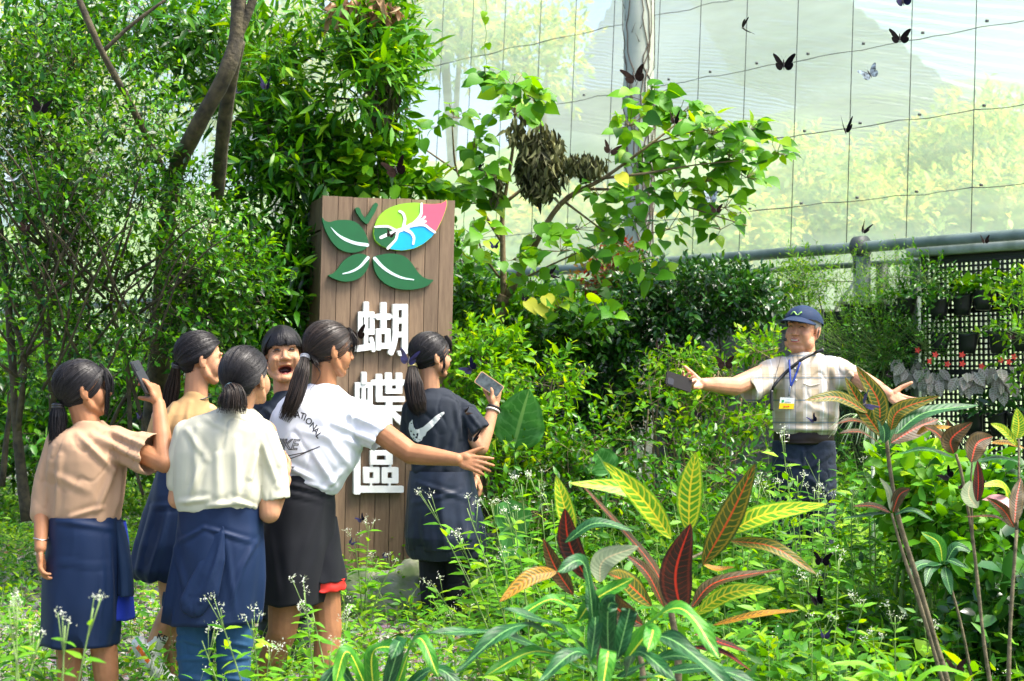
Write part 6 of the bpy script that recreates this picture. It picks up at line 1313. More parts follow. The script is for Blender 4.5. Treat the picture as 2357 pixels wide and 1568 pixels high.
cl = [(1180, 190, 60, 30, 16), (1120, 175, 50, 20, 9), (1230, 225, 35, 25, 9), (1185, 255, 60, 40, 16), (1045, 262, 40, 25, 7), (1010, 280, 30, 20, 4), (1090, 330, 45, 25, 8), (1120, 400, 50, 50, 14), (1090, 460, 60, 40, 14), (1040, 430, 50, 30, 8), (960, 300, 50, 30, 5), (980, 430, 50, 30, 7),
      (1490, 225, 60, 30, 14), (1560, 260, 70, 40, 22), (1450, 280, 50, 40, 14), (1640, 300, 70, 40, 22), (1720, 300, 60, 30, 14), (1790, 345, 40, 30, 8), (1680, 350, 70, 40, 18), (1570, 340, 80, 40, 20), (1480, 370, 70, 50, 18), (1620, 410, 80, 40, 18), (1720, 400, 50, 40, 10), (1560, 440, 80, 40, 14), (1670, 470, 60, 35, 10), (1470, 450, 70, 40, 12),
      (1380, 440, 50, 40, 8), (1420, 500, 70, 40, 12), (1330, 520, 70, 30, 12), (1290, 570, 70, 40, 14), (1230, 540, 50, 40, 8), (1370, 580, 60, 40, 12), (1450, 580, 60, 50, 12), (1540, 520, 60, 40, 8), (1660, 520, 50, 30, 6), (1100, 540, 60, 40, 16), (1080, 600, 40, 40, 8), (1180, 590, 60, 30, 10), (1230, 640, 60, 30, 7), (1350, 660, 60, 30, 8), (1290, 700, 60, 40, 12), (1390, 720, 50, 40, 10), (1500, 620, 40, 30, 6)]
g = Geo()
for (u, v, ru, rv_, n) in cl:
    n = int(n * (1.9 if v < 520 or u > 1440 else 1.2)); c = P(u, v, Yb - .3 + random.uniform(-.25, .2)); k = c.y / FPX; pos, d = in_ell(n, c, (ru * k, .16, rv_ * k)); dirs = d * np.array([1, .7, .2]) + np.array([.15, -.35, -.35]) + RNG.normal(0, .35, (n, 3))
    scatter(g, leaf_heart, pos, dirs, np.array([0, -.55, .75]) + RNG.normal(0, .35, (n, 3)), RNG.uniform(.060, .125, n), np.clip(RNG.normal(.5, .22, n), 0, 1))
    for q in range(0, n, 2): tube(g, [Vector(pos[q]), c + Vector((0, .03, -.02))], [.0022, .003], seg=3, m=1, cap=False)
for (u, v) in ((1215, 690), (1240, 700), (1255, 680), (1425, 400)):
    scatter(g, leaf_heart, [tuple(P(u, v, Yb - .4))], [(.3, -.3, -.5)], [(0, -.8, .5)], .11, .5, m=2)
g.build('crown', [LM_bright, wood_l, mat('yellowing_leaf', (.62, .60, .02), .5)], HT)
# hanging climber on the wire
g = Geo(); xs = [P(1117 + 3 * math.sin(v * .1), v, 11.6) for v in range(-20, 230, 12)]; tube(g, xs, .003, seg=4, m=1)
scatter(g, leaf_heart, [tuple(Vector(xs[i]) + Vector((random.uniform(-.03, .03), -.02, 0))) for i in (0, 4, 5, 10, 11, 16, 18)], RNG.normal(0, 1, (7, 3)), np.tile([0, -1, .3], (7, 1)), .06, RNG.uniform(.3, .8, 7))
tag(g.build('climber', [LM_bright, green_stem], loc=tuple(xs[0])), 'thin climber with a few leaves hanging down a netting wire above the heart-leaved tree', 'climber')
# C shrubs -----------------------------------------------------
def shrub(label, base, parts, M_, tpl=leaf_small, size=.05, per=8, L=.15, gap=.2, seed=0, rv=.4, stems=6, bark=wood, up=.6, spread=.9, group=None, name='shrub', rb=None):
    r = thing(name, base, label, 'shrub', group); g = crown_geo(parts, tpl, size, per, L, rv, 1, gap, up, spread, rb, seed=seed); g.build('crown', [M_, bark], r); g = Geo(); b0 = Vector(base)
    for q in range(stems):
        u, v, ru, rvv, Y, rd, n = parts[q % len(parts)]; c = P(u + random.uniform(-.6, .6) * ru, v + random.uniform(-.3, .3) * rvv, Y)
        s = b0 + Vector((random.uniform(-.18, .18), random.uniform(-.1, .1), 0)); tube(g, smoothpath([s, s.lerp(c, .5) + Vector((random.uniform(-.08, .08), 0, .06)), c], 5), [.014, .009, .004], seg=6, jit=.15)
    g.build('stem', bark, r); return r
shrub('dark glossy small-leaved bush below the rail left of the man\'s cap', gp(1620, 11.3), [(1600, 700, 170, 75, 11.0, .35, 650), (1510, 760, 90, 90, 11.0, .3, 300), (1690, 690, 90, 55, 11.0, .3, 260), (1420, 880, 130, 110, 11.0, .3, 520), (1560, 880, 120, 80, 11.0, .3, 300), (1480, 660, 70, 40, 11.2, .3, 120), (1370, 1000, 120, 60, 11, .3, 200)], LM_dark, size=.056, seed=31, gap=.2)
shrub('bright yellow-green bush right behind the filming girl', gp(1180, 9.8), [(1130, 900, 100, 90, 9.7, .35, 230), (1110, 820, 80, 60, 9.8, .3, 160), (1230, 880, 110, 60, 9.7, .35, 200), (1320, 860, 60, 40, 9.7, .3, 60), (1210, 1030, 110, 70, 9.5, .35, 150), (1160, 1110, 80, 60, 9.4, .3, 100)], LM_bright, size=.062, seed=33, gap=.36, stems=9)
shrub('mid green leafy bush under the heart-leaved tree between sign and wall', gp(1230, 10.9), [(1120, 740, 90, 60, 10.8, .3, 240), (1250, 760, 110, 50, 10.8, .3, 260), (1080, 690, 60, 60, 10.9, .3, 150), (1350, 760, 90, 60, 10.9, .3, 170), (1180, 880, 170, 110, 10.9, .3, 460)], LM_mid, size=.065, seed=35, gap=.18)
shrub('low bright bush with upright yellow-green shoots beneath the man\'s phone', gp(1560, 10.0), [(1490, 880, 60, 50, 9.9, .3, 90), (1570, 840, 70, 50, 9.9, .3, 150), (1680, 860, 80, 40, 9.9, .3, 150), (1750, 820, 45, 35, 9.9, .25, 70), (1620, 940, 120, 40, 9.8, .3, 140), (1460, 960, 80, 60, 9.8, .3, 90), (1740, 960, 50, 40, 9.7, .25, 50), (1540, 1020, 110, 30, 9.6, .3, 60)], LM_bright, size=.054, seed=37, gap=.36, stems=12, bark=wood_l)
shrub('sparse light green bush with thin stems in front of the block wall', gp(1400, 9.5), [(1380, 1040, 110, 60, 9.3, .3, 90), (1300, 1100, 90, 60, 9.3, .3, 80), (1480, 1140, 120, 40, 9.2, .3, 70), (1640, 1080, 110, 50, 9.2, .3, 60), (1240, 1180, 110, 50, 9.0, .3, 110)], LM_mid, size=.055, seed=39, gap=.2, stems=10, bark=wood_l)
shrub('feathery red-leaved seedling tree crown beside the rail right of the pole foot', gp(1420, 11.8), [(1420, 620, 60, 45, 11.6, .2, 110), (1380, 660, 50, 30, 11.6, .2, 60)], leafmat('rusty_leaves', [(.10, .03, .01), (.25, .06, .02), (.10, .14, .02), (.06, .2, .02)], .5), size=.05, seed=41)
shrub('leafy climber mass on the rail and wall right behind the sign', gp(1090, 12.6), [(1080, 600, 50, 60, 12.2, .3, 120), (1100, 690, 70, 50, 12.4, .3, 160), (1240, 690, 120, 26, 12.2, .2, 120), (1400, 700, 100, 26, 12.0, .2, 120)], LM_mid, size=.07, seed=43, gap=.1, name='climber')
shrub('pale ferny bush on the slope left of the steel post', gp(1880, 12.4), [(1850, 650, 70, 40, 12.0, .3, 160), (1800, 690, 60, 30, 12.0, .3, 90)], LM_bright, tpl=leaf_long, size=.05, seed=45, gap=.2)
# big taro leaves
def bigleaf(g, pts, w, nrmv, m=0, nu=22, nv=10, fold=.18, wave=.04, prof=None, rnd=.5, twist=0.):
    """pts: spine in world space, w: full width"""
    sp_ = smoothpath(pts, max(2, nu // (len(pts) - 1))); n = len(sp_); V = []; UV = []; Nn = Vector(nrmv).normalized()
    prof = prof or (lambda t: (math.sin(math.pi * t ** .8) ** .75) if 0 < t < 1 else 0)
    ph = random.uniform(0, 6)
    for i, p in enumerate(sp_):
        t = i / (n - 1); d = (sp_[min(i + 1, n - 1)] - sp_[max(i - 1, 0)]).normalized(); s = d.cross(Nn); s = s.normalized() if s.length > 1e-4 else d.orthogonal().normalized()
        if twist: s = Matrix.Rotation(twist * t, 3, d) @ s
        up = s.cross(d).normalized(); hw = w / 2 * prof(t) + .0008
        for j in range(nv + 1):
            q = -1 + 2 * j / nv; z = fold * abs(q) * hw + wave * w * math.sin(t * 17 + ph + (2 if q > 0 else 0)) * q * q
            V.append(p + s * (q * hw) + up * z); UV.append((t, (q + 1) / 2))
    g.add([tuple(v) for v in V], Q=[(i * (nv + 1) + j, i * (nv + 1) + j + 1, (i + 1) * (nv + 1) + j + 1, (i + 1) * (nv + 1) + j) for i in range(n - 1) for j in range(nv)], UV=UV, rnd=rnd)
V_yel = veinmat('croton_yellow_green', (.085, .28, .01), (.16, .36, .012), (.72, .66, .03), (.78, .62, .03)); V_olv = veinmat('croton_olive', (.035, .075, .006), (.06, .085, .008), (.36, .24, .015), (.50, .08, .015), N_=15, vw=.05, vfade=.75); V_red = veinmat('croton_dark_red', (.022, .012, .006), (.038, .014, .007), (.22, .028, .010), (.55, .035, .012), N_=16, vw=.03, vfade=.5)
V_dgr = veinmat('croton_dark_green', (.006, .050, .012), (.012, .085, .018), (.06, .20, .06), (.16, .36, .10), N_=14, vw=.04, vfade=.35, rough=.34, trans=.15); V_grn = veinmat('croton_green_yellow_rib', (.03, .19, .012), (.06, .25, .015), (.14, .36, .03), (.70, .72, .06), N_=14, vw=.04, vfade=.4, mw=.05, rough=.34)
V_brn = veinmat('croton_bronze', (.035, .030, .008), (.055, .035, .009), (.16, .10, .015), (.50, .05, .015), N_=16, vw=.04, vfade=.5); V_und = veinmat('croton_pale_underside', (.20, .26, .14), (.26, .32, .18), (.34, .38, .22), (.45, .40, .22), N_=14, vw=.05, vfade=.4, rough=.5); V_org = veinmat('croton_orange', (.15, .11, .01), (.22, .13, .01), (.70, .32, .02), (.72, .20, .02), N_=14, vw=.08)
V_taro = veinmat('taro_leaf', (.045, .19, .03), (.06, .23, .04), (.12, .32, .08), (.20, .40, .10), N_=7, vw=.05, vfade=.6, rough=.35)
def leafprof(t): return math.sin(math.pi * min(1, t) ** .85) ** .8 if 0 < t < 1 else 0
def strapprof(t): return (min(1, t * 5) ** .6) * (1 - max(0, (t - .72) / .28) ** 1.8) if t < 1 else 0
cro_bark = mat('croton_stem', (.16, .13, .07), .85, vscale=30, col2=(.07, .06, .03), bump=.6, bscale=60)
def croton(label, base, leaves, stems, Y, grp='crotons in the foreground', bark=cro_bark):
    """leaves: (u0,v0, um,vm, u1,v1, width px, material, y0, y1, tilt, label)"""
    r = thing('croton', base, label, 'plant', grp); g = Geo()
    for pts, rr in stems: tube(g, smoothpath([P(*p) for p in pts], 5), [x * .62 for x in rr], seg=8, jit=.25)
    g.build('stem', bark, r)
    for lf in leaves:
        u0, v0, um, vm, u1, v1, w, M_, dy0, dy1 = lf[:10]; til = lf[10] if len(lf) > 10 else (.0, -1, .25); pf = lf[11] if len(lf) > 11 else leafprof
        a, m_, c = P(u0, v0, Y + dy0), P(um, vm, Y + (dy0 + dy1) * .5), P(u1, v1, Y + dy1); g = Geo()
        bigleaf(g, [a, m_, c], w * (.84 if pf is leafprof else .9) * Y / FPX, til, prof=pf, wave=.03 if pf is leafprof else .16, nv=10, nu=26); g.build('leaf', M_, r)
    return r
Yc = 5.2
croton('large croton with yellow-veined green, olive and dark red leaves at the bottom centre', gp(1500, Yc), [
    (1545, 1240, 1480, 1150, 1388, 1063, 62, V_yel, 0, -.1), (1520, 1200, 1450, 1130, 1310, 1112, 52, V_yel, .1, .0, (.1, -1, .6)), (1585, 1225, 1588, 1130, 1602, 1040, 72, V_yel, .05, .0), (1618, 1300, 1680, 1190, 1738, 1068, 70, V_olv, .05, -.05), (1680, 1225, 1760, 1185, 1905, 1160, 62, V_yel, .1, .05, (.1, -1, .7)),
    (1570, 1420, 1555, 1320, 1590, 1205, 86, V_red, -.15, -.2), (1350, 1335, 1310, 1250, 1300, 1170, 62, V_red, -.05, -.1), (1318, 1240, 1300, 1170, 1280, 1095, 50, V_yel, .0, .0), (1320, 1370, 1280, 1310, 1250, 1240, 44, V_brn, 0, 0), (1282, 1315, 1220, 1330, 1150, 1385, 46, V_org, 0, -.1, (0, -1, .5)),
    (1680, 1245, 1780, 1260, 1880, 1322, 44, V_olv, .1, 0, (.1, -1, .8)), (1590, 1400, 1650, 1340, 1800, 1310, 40, V_brn, -.05, 0, (0, -.6, 1)), (1600, 1415, 1680, 1365, 1785, 1355, 46, V_yel, 0, 0, (.1, -1, .5)), (1640, 1440, 1740, 1415, 1838, 1405, 24, V_org, 0, 0, (0, -.7, 1)),
    (1500, 1395, 1440, 1340, 1400, 1320, 66, V_olv, 0, -.1, (0, -.8, .6)), (1380, 1340, 1390, 1290, 1470, 1258, 60, V_und, -.1, -.1, (.3, -1, .4)), (1540, 1410, 1500, 1300, 1330, 1105, 30, V_brn, .05, .1, (.6, -.8, .6)), (1530, 1400, 1490, 1320, 1440, 1275, 36, V_brn, 0, 0, (.6, -.8, .3)),
    (1300, 1250, 1370, 1205, 1458, 1222, 42, V_dgr, -.1, -.1, (.0, -.6, 1)), (1600, 1460, 1660, 1480, 1720, 1500, 36, V_red, -.1, 0, (0, -.6, 1)), (1590, 1490, 1660, 1500, 1730, 1545, 30, V_red, -.1, 0, (0, -.6, 1)), (1620, 1300, 1650, 1310, 1690, 1305, 22, V_org, .1, .1, (0, -.6, 1)), (1480, 1440, 1420, 1400, 1390, 1350, 60, V_brn, .05, 0, (.2, -.9, .4))],
    [([(1560, 1640, Yc), (1560, 1500, Yc), (1545, 1400, Yc), (1560, 1300, Yc), (1590, 1220, Yc)], [.022, .018, .016, .012, .008]), ([(1480, 1640, Yc), (1470, 1500, Yc), (1380, 1380, Yc), (1320, 1240, Yc)], [.018, .014, .012, .006]), ([(1560, 1300, Yc), (1640, 1260, Yc + .1), (1680, 1230, Yc + .1)], [.008, .006, .004])], Yc)
Yd = 4.7
croton('dark green strap-leaved croton arching across the bottom edge', gp(1370, Yd), [
    (1350, 1500, 1280, 1440, 1130, 1395, 34, V_dgr, 0, -.15, (0, -.4, 1), strapprof), (1340, 1520, 1200, 1440, 1050, 1545, 46, V_dgr, 0, -.3, (0, -.3, 1), strapprof), (1370, 1480, 1345, 1300, 1280, 1318, 34, V_dgr, 0, -.2, (.4, -.7, .6), strapprof), (1360, 1520, 1370, 1420, 1350, 1350, 36, V_dgr, -.05, 0, (.2, -1, .2), strapprof),
    (1400, 1520, 1400, 1400, 1420, 1390, 44, V_dgr, 0, -.1, (0, -1, .2), strapprof), (1420, 1520, 1445, 1420, 1450, 1400, 40, V_dgr, -.1, -.1, (0, -1, .2), strapprof), (1430, 1500, 1560, 1400, 1660, 1520, 46, V_grn, 0, -.2, (.1, -.5, 1), strapprof), (1440, 1500, 1540, 1470, 1720, 1620, 52, V_dgr, 0, -.3, (.1, -.5, 1), strapprof),
    (1440, 1520, 1500, 1450, 1490, 1500, 40, V_grn, -.1, -.3, (.1, -.8, .5), strapprof), (1340, 1530, 1230, 1500, 1110, 1560, 36, V_grn, 0, -.2, (0, -.5, 1), strapprof), (1350, 1540, 1150, 1460, 960, 1460, 32, V_dgr, .1, -.1, (0, -.4, 1), strapprof), (1380, 1560, 1330, 1500, 1240, 1570, 40, V_dgr, -.1, -.3, (0, -.6, .8), strapprof), (1390, 1560, 1400, 1500, 1385, 1600, 40, V_grn, -.15, -.3, (0, -1, .3), strapprof),
    (1420, 1560, 1560, 1510, 1700, 1580, 40, V_dgr, 0, -.2, (0, -.4, 1), strapprof), (1440, 1560, 1470, 1500, 1560, 1570, 36, V_dgr, -.1, -.3, (0, -.6, .8), strapprof), (1330, 1430, 1370, 1380, 1460, 1330, 34, V_grn, 0, 0, (.2, -.8, .5), strapprof), (1340, 1420, 1270, 1380, 1180, 1430, 30, V_grn, .1, 0, (0, -.5, 1), strapprof), (1470, 1560, 1640, 1540, 1790, 1600, 34, V_dgr, 0, -.1, (0, -.4, 1), strapprof)],
    [([(1390, 1700, Yd), (1385, 1560, Yd), (1380, 1460, Yd)], [.024, .02, .016])], Yd)
croton('low green strap-leaved croton with yellow ribs at the bottom edge beneath the white tee girl', gp(860, 4.9), [
    (850, 1600, 800, 1500, 770, 1580, 34, V_grn, 0, -.1, (0, -.6, .8), strapprof), (860, 1600, 860, 1500, 930, 1490, 36, V_grn, 0, -.1, (0, -.7, .7), strapprof), (900, 1620, 960, 1470, 1010, 1560, 34, V_grn, 0, -.2, (0, -.5, .8), strapprof), (880, 1620, 920, 1480, 900, 1520, 34, V_dgr, -.1, -.2, (0, -.8, .6), strapprof), (840, 1620, 780, 1540, 730, 1600, 30, V_dgr, 0, -.1, (0, -.5, .8), strapprof), (900, 1620, 1000, 1540, 1080, 1600, 30, V_dgr, 0, -.1, (0, -.5, .8), strapprof)],
    [([(880, 1720, 4.9), (875, 1600, 4.9)], [.018, .014])], 4.9)
Ye = 5.9
croton('tall croton with olive and bronze leaves in front of the man\'s left hand', gp(2190, Ye), [
    (2030, 1005, 1985, 940, 1945, 868, 46, V_olv, 0, 0), (2025, 985, 2020, 920, 1970, 842, 50, V_olv, -.1, -.1), (1998, 950, 1930, 915, 1852, 922, 38, V_olv, 0, -.1, (0, -1, .6)), (2050, 990, 2070, 945, 2162, 912, 44, V_olv, -.05, -.05, (.2, -1, .4)), (2060, 1000, 2130, 950, 2255, 932, 46, V_dgr, -.1, 0, (0, -.7, 1)), (2030, 1010, 1975, 970, 1925, 975, 30, V_brn, 0, -.1, (0, -.5, 1)),
    (2030, 1025, 1980, 995, 1930, 998, 30, V_brn, .1, 0, (0, -.5, 1)), (2050, 1020, 2110, 985, 2160, 965, 54, V_brn, 0, .1, (.2, -.9, .6)), (2035, 1020, 2035, 990, 2020, 960, 30, V_dgr, -.1, -.1), (2045, 1035, 2060, 1000, 2080, 985, 30, V_dgr, .05, .1)],
    [([(2200, 1640, Ye), (2160, 1500, Ye), (2110, 1330, Ye), (2070, 1200, Ye), (2050, 1090, Ye), (2040, 1010, Ye)], [.018, .017, .015, .013, .012, .010])], Ye)
croton('thin-stemmed croton with red-ribbed bronze leaves near the right edge', gp(2260, 5.8), [
    (2195, 1045, 2190, 1010, 2238, 972, 54, V_brn, 0, 0), (2235, 1065, 2250, 1020, 2285, 1005, 56, V_brn, -.1, -.05), (2190, 1040, 2160, 1000, 2128, 982, 32, V_brn, .05, 0, (.3, -.9, .6)), (2200, 1030, 2190, 1000, 2180, 965, 32, V_brn, .1, .1), (2200, 1055, 2130, 1035, 2070, 1045, 26, V_dgr, 0, 0, (0, -.4, 1)), (2240, 1065, 2300, 1055, 2350, 1065, 26, V_dgr, 0, 0, (0, -.4, 1)), (2280, 1020, 2320, 1020, 2357, 1032, 24, V_org, 0, 0, (0, -.6, 1)),
    (2250, 1155, 2252, 1110, 2250, 1060, 30, V_red, -.1, -.1), (2250, 1170, 2230, 1140, 2235, 1105, 44, V_und, -.05, 0), (2110, 1000, 2140, 985, 2210, 985, 22, V_org, .05, .05, (0, -.7, 1))],
    [([(2290, 1640, 5.8), (2265, 1480, 5.8), (2240, 1250, 5.8), (2215, 1100, 5.8), (2200, 1045, 5.8)], [.013, .012, .010, .009, .008]), ([(2240, 1250, 5.8), (2235, 1120, 5.8), (2238, 1060, 5.8)], [.007, .006, .005])], 5.8)
croton('bronze croton cut by the right edge of the view', gp(2330, 5.7), [
    (2335, 1215, 2310, 1175, 2270, 1145, 30, V_brn, 0, 0), (2335, 1205, 2340, 1150, 2350, 1100, 40, V_brn, -.1, 0), (2330, 1215, 2290, 1190, 2220, 1190, 16, V_brn, 0, 0, (0, -.4, 1)), (2330, 1200, 2310, 1120, 2250, 1120, 28, V_yel, .1, 0, (.2, -.8, .7)), (2335, 1190, 2300, 1150, 2260, 1150, 40, mat('pinkish_leaf', (.62, .28, .28), .5), 0, .1, (.1, -.8, .9)), (2340, 1010, 2345, 980, 2340, 940, 44, V_yel, .1, .1), (2345, 1030, 2310, 990, 2280, 975, 24, V_yel, .1, .1)],
    [([(2320, 1640, 5.7), (2325, 1450, 5.7), (2340, 1220, 5.7)], [.012, .011, .009]), ([(2340, 1220, 5.7), (2345, 1120, 5.75), (2345, 1010, 5.8)], [.008, .007, .006])], 5.7)
croton('small croton with a dark whorl of leaves between the two tall crotons', gp(2210, 6.2), [
    (2170, 1300, 2120, 1300, 2090, 1330, 30, V_dgr, 0, -.1, (0, -.6, 1)), (2170, 1300, 2160, 1250, 2120, 1225, 34, V_grn, 0, 0), (2175, 1300, 2200, 1260, 2235, 1270, 30, V_dgr, 0, 0, (0, -.8, .6)), (2175, 1305, 2180, 1330, 2190, 1370, 30, V_dgr, -.05, -.1), (2170, 1300, 2185, 1290, 2230, 1310, 28, V_dgr, 0, -.1, (0, -.6, 1)), (2165, 1300, 2140, 1310, 2130, 1350, 26, V_dgr, 0, -.1)],
    [([(2250, 1640, 6.2), (2215, 1450, 6.2), (2175, 1305, 6.2)], [.010, .009, .007])], 6.2)
croton('croton side shoot with dark narrow leaves below the tall croton left fork', gp(2180, 5.85), [
    (2050, 1180, 2010, 1165, 1965, 1165, 28, V_brn, 0, 0, (0, -.6, 1)), (2050, 1180, 2000, 1185, 1935, 1195, 18, V_dgr, 0, 0, (0, -.4, 1)), (2055, 1180, 2070, 1140, 2095, 1125, 32, V_brn, 0, 0), (2060, 1185, 2100, 1175, 2150, 1200, 24, V_dgr, 0, -.05, (0, -.5, 1)), (2050, 1175, 2045, 1130, 2025, 1100, 16, V_und, 0, 0)],
    [([(2190, 1640, 5.85), (2120, 1400, 5.85), (2080, 1280, 5.85), (2052, 1182, 5.85)], [.012, .011, .009, .007])], 5.85)
for (u, v, w, h, Y, rot, lab) in ((1200, 960, 120, 150, 9.2, .25, 'large pale taro leaf behind the filming girl\'s elbow'), (1385, 1060, 70, 70, 8.6, -.5, 'drooping dark green arum leaf above the croton'), (1190, 1200, 110, 90, 7.6, .9, 'broad fresh green leaf right of the black jacket hem'), (1180, 1265, 90, 60, 7.4, 1.3, 'broad leaf lying low right of the black jacket')):
    k = Y / FPX; c = P(u, v, Y); d = Vector((math.sin(rot), -.15, math.cos(rot))); g = Geo()
    bigleaf(g, [c - d * h * k * .5, c, c + d * h * k * .5 + Vector((0, -.05, -.02))], w * k, (0, -1, .3), prof=lambda t: math.sin(math.pi * t ** .7) ** .7 if 0 < t < 1 else 0, nv=12); gx = gz(c.x, Y)
    tube(g, smoothpath([Vector((c.x, Y + .1, gx)), Vector((c.x, Y + .08, (gx + c.z) / 2)), c - d * h * k * .5], 4), [.008, .006], seg=6); tag(g.build('broad_leaf_plant', V_taro, loc=(c.x, Y, gx)), lab, 'plant')
# D herb layer ---------------------------------------------------
def ribbons(g, A, B, w, m=1, bend=.15):
    n = len(A); A = np.asarray(A); B = np.asarray(B); M_ = (A + B) / 2 + RNG.normal(0, bend, (n, 3)) * np.linalg.norm(B - A, axis=1)[:, None] * .35
    s = nrm(np.cross(B - A, RNG.normal(0, 1, (n, 3)))) * w; V = np.stack([A - s, A + s, M_ - s * .8, M_ + s * .8, B - s * .4, B + s * .4], 1)
    o = (np.arange(n) * 6)[:, None, None]; Q = (np.array([[0, 1, 3, 2], [2, 3, 5, 4]])[None] + o).reshape(-1, 4); g.add(V.reshape(-1, 3), Q=Q, m=m, rnd=.5); return M_
def herbs(g, xy, h, size, tpl, per=12, rbase=.5, flowers=0, fm=2, lean=.3, rv=.25, stemw=.002):
    n = len(xy); z0 = np.array([gz(x, y) for x, y in xy]); A = np.column_stack([xy, z0]); h = np.broadcast_to(h, (n,)); B = A + np.column_stack([RNG.normal(0, lean, n) * h, RNG.normal(0, lean, n) * h, h]); MM = ribbons(g, A, B, stemw)
    ax = nrm(B - A); rb = np.clip(RNG.normal(rbase, .15, n), 0, 1)
    for k in range(per):
        t = np.clip(.15 + .85 * (k + .5) / per + RNG.uniform(-.06, .06, n), 0, 1)[:, None]; a = k * 2.4 + RNG.uniform(-.5, .5, n); hz = np.column_stack([np.cos(a), np.sin(a), .25 + .3 * t[:, 0]])
        br = RNG.uniform(0, .05, n)[:, None] * hz; scatter(g, tpl, A * (1 - t) ** 2 + MM * 2 * t * (1 - t) + B * t * t + br, hz + RNG.normal(0, .34, (n, 3)), np.array([0, -.25, 1]) + RNG.normal(0, .5, (n, 3)), size * RNG.uniform(.45, 1.3, n) * (1.1 - .35 * t[:, 0]), np.clip(rb + RNG.normal(0, rv * .5, n) + .12 * (t[:, 0] - .5), 0, 1))
    if flowers:
        idx = np.where(RNG.uniform(0, 1, n) < flowers)[0]; T_ = B[idx]
        for k in range(14): scatter(g, leaf_tpl(.35, .1, .1, (.5,), (1,)), T_ + RNG.normal(0, .012, T_.shape), rand_dirs(len(T_), 0, 1), rand_dirs(len(T_)), .008, RNG.uniform(.0, .7, len(T_)), m=fm)
LM_flow = leafmat('white_florets', [(.35, .42, .22), (.62, .66, .5), (.80, .80, .72), (.85, .85, .80)], .7, .2, .2)
herbm = [LM_herb, green_stem, LM_flow]
def region(n, x0, x1, y0, y1, keep=None):
    out = np.column_stack([RNG.uniform(x0, x1, n), RNG.uniform(y0, y1, n)])
    if keep is not None: out = out[[keep(x, y) for x, y in out]]
    return out
def u_of(x, y): return 1178.5 + FPX * x / y
leaf_herb = leaf_tpl(.36, .10, .22, (.3, .65), (.95, .7))
# tall herbs on the right
g = Geo(); kp = lambda x, y: u_of(x, y) > 1290 and not (1720 < u_of(x, y) < 1960 and 8.45 < y < 9.2)
xy = region(2700, .0, 3.6, 5.6, 10.6, kp); hh = np.clip(.48 + .14 * np.sin(xy[:, 0] * 3.1 + xy[:, 1] * 2) + RNG.normal(0, .08, len(xy)), .2, .8) * np.interp(xy[:, 1], [5.6, 7, 9.4], [.75, 1, .8]) * np.where((xy[:, 0] > .9) & (xy[:, 1] > 7.3), 1.35, 1)
herbs(g, xy, hh, .095, leaf_herb, per=13, rbase=.42, flowers=.06, rv=.5); tag(g.build('herb_layer', herbm, loc=gp(1900, 7.5)), 'dense knee-high herbs covering the ground on the right', 'herbs', kind='stuff')
g = Geo(); xy = region(1500, .2, 3.4, 5.8, 9.6, lambda x, y: u_of(x, y) > 1500 and not (1720 < u_of(x, y) < 1960 and 8.45 < y < 9.2)); herbs(g, xy, RNG.uniform(.15, .45, len(xy)), .105, leaf_wide, per=8, rbase=.5, rv=.6); tag(g.build('broad_herbs', [LM_herb, green_stem], loc=gp(1900, 7.6)), 'broad-leaved herbs filling the gaps on the right', 'herbs', kind='stuff')
# low cover everywhere on the left and centre
g = Geo(); kp = lambda x, y: u_of(x, y) < 1420 and noise.noise(Vector((x * 1.1, y * 1.3, 5))) > -.42
xy = region(9500, -5.6, 1.0, 7.3, 16.5, kp); herbs(g, xy, RNG.uniform(.06, .26, len(xy)), .062, leaf_herb, per=8, rbase=.55, flowers=.05, rv=.5); tag(g.build('ground_cover', herbm, loc=gp(500, 9)), 'low bright green weeds covering the ground on the left', 'ground cover', kind='stuff')
g = Geo(); xy = region(900, -3.2, .9, 5.5, 7.4, lambda x, y: u_of(x, y) < 1500 and noise.noise(Vector((x * 1.4, y * 1.3, 9))) > -.2); herbs(g, xy, RNG.uniform(.12, .36, len(xy)), .06, leaf_herb, per=11, rbase=.55, flowers=.09, rv=.5); tag(g.build('front_weeds', herbm, loc=gp(500, 6.5)), 'loose front strip of weeds along the bottom edge on the left', 'weeds', kind='stuff')
g = Geo(); xy = region(700, -.2, 1.2, 8.0, 9.6, lambda x, y: u_of(x, y) > 1120); herbs(g, xy, RNG.uniform(.25, .6, len(xy)), .07, leaf_herb, per=12, rbase=.35, flowers=.1, rv=.4); tag(g.build('border_herbs', herbm, loc=gp(1300, 8.8)), 'leafy herbs between the filming girl and the wall shrubs', 'herbs', kind='stuff')
# litter
g = Geo(); xy = region(3800, -4, 1.2, 7.3, 12.5); z = np.array([gz(x, y) + .012 for x, y in xy]); scatter(g, leaf_tpl(.5, .25, .2), np.column_stack([xy, z]), RNG.normal(0, 1, (len(xy), 3)) * np.array([1, 1, .15]), np.array([0, 0, 1]) + RNG.normal(0, .4, (len(xy), 3)), RNG.uniform(.02, .065, len(xy)), RNG.uniform(0, 1, len(xy)))
tag(g.build('leaf_litter', LM_dry, loc=gp(600, 9)), 'scattered dry brown fallen leaves on the soil', 'litter', kind='stuff')
g = Geo(); ico = [(0, 0, 1), (.9, 0, .3), (.28, .85, .3), (-.72, .53, .3), (-.72, -.53, .3), (.28, -.85, .3), (0, 0, -.6)]; V0 = np.array(ico); T0_ = np.array([(0, 1, 2), (0, 2, 3), (0, 3, 4), (0, 4, 5), (0, 5, 1), (6, 2, 1), (6, 3, 2), (6, 4, 3), (6, 5, 4), (6, 1, 5)])
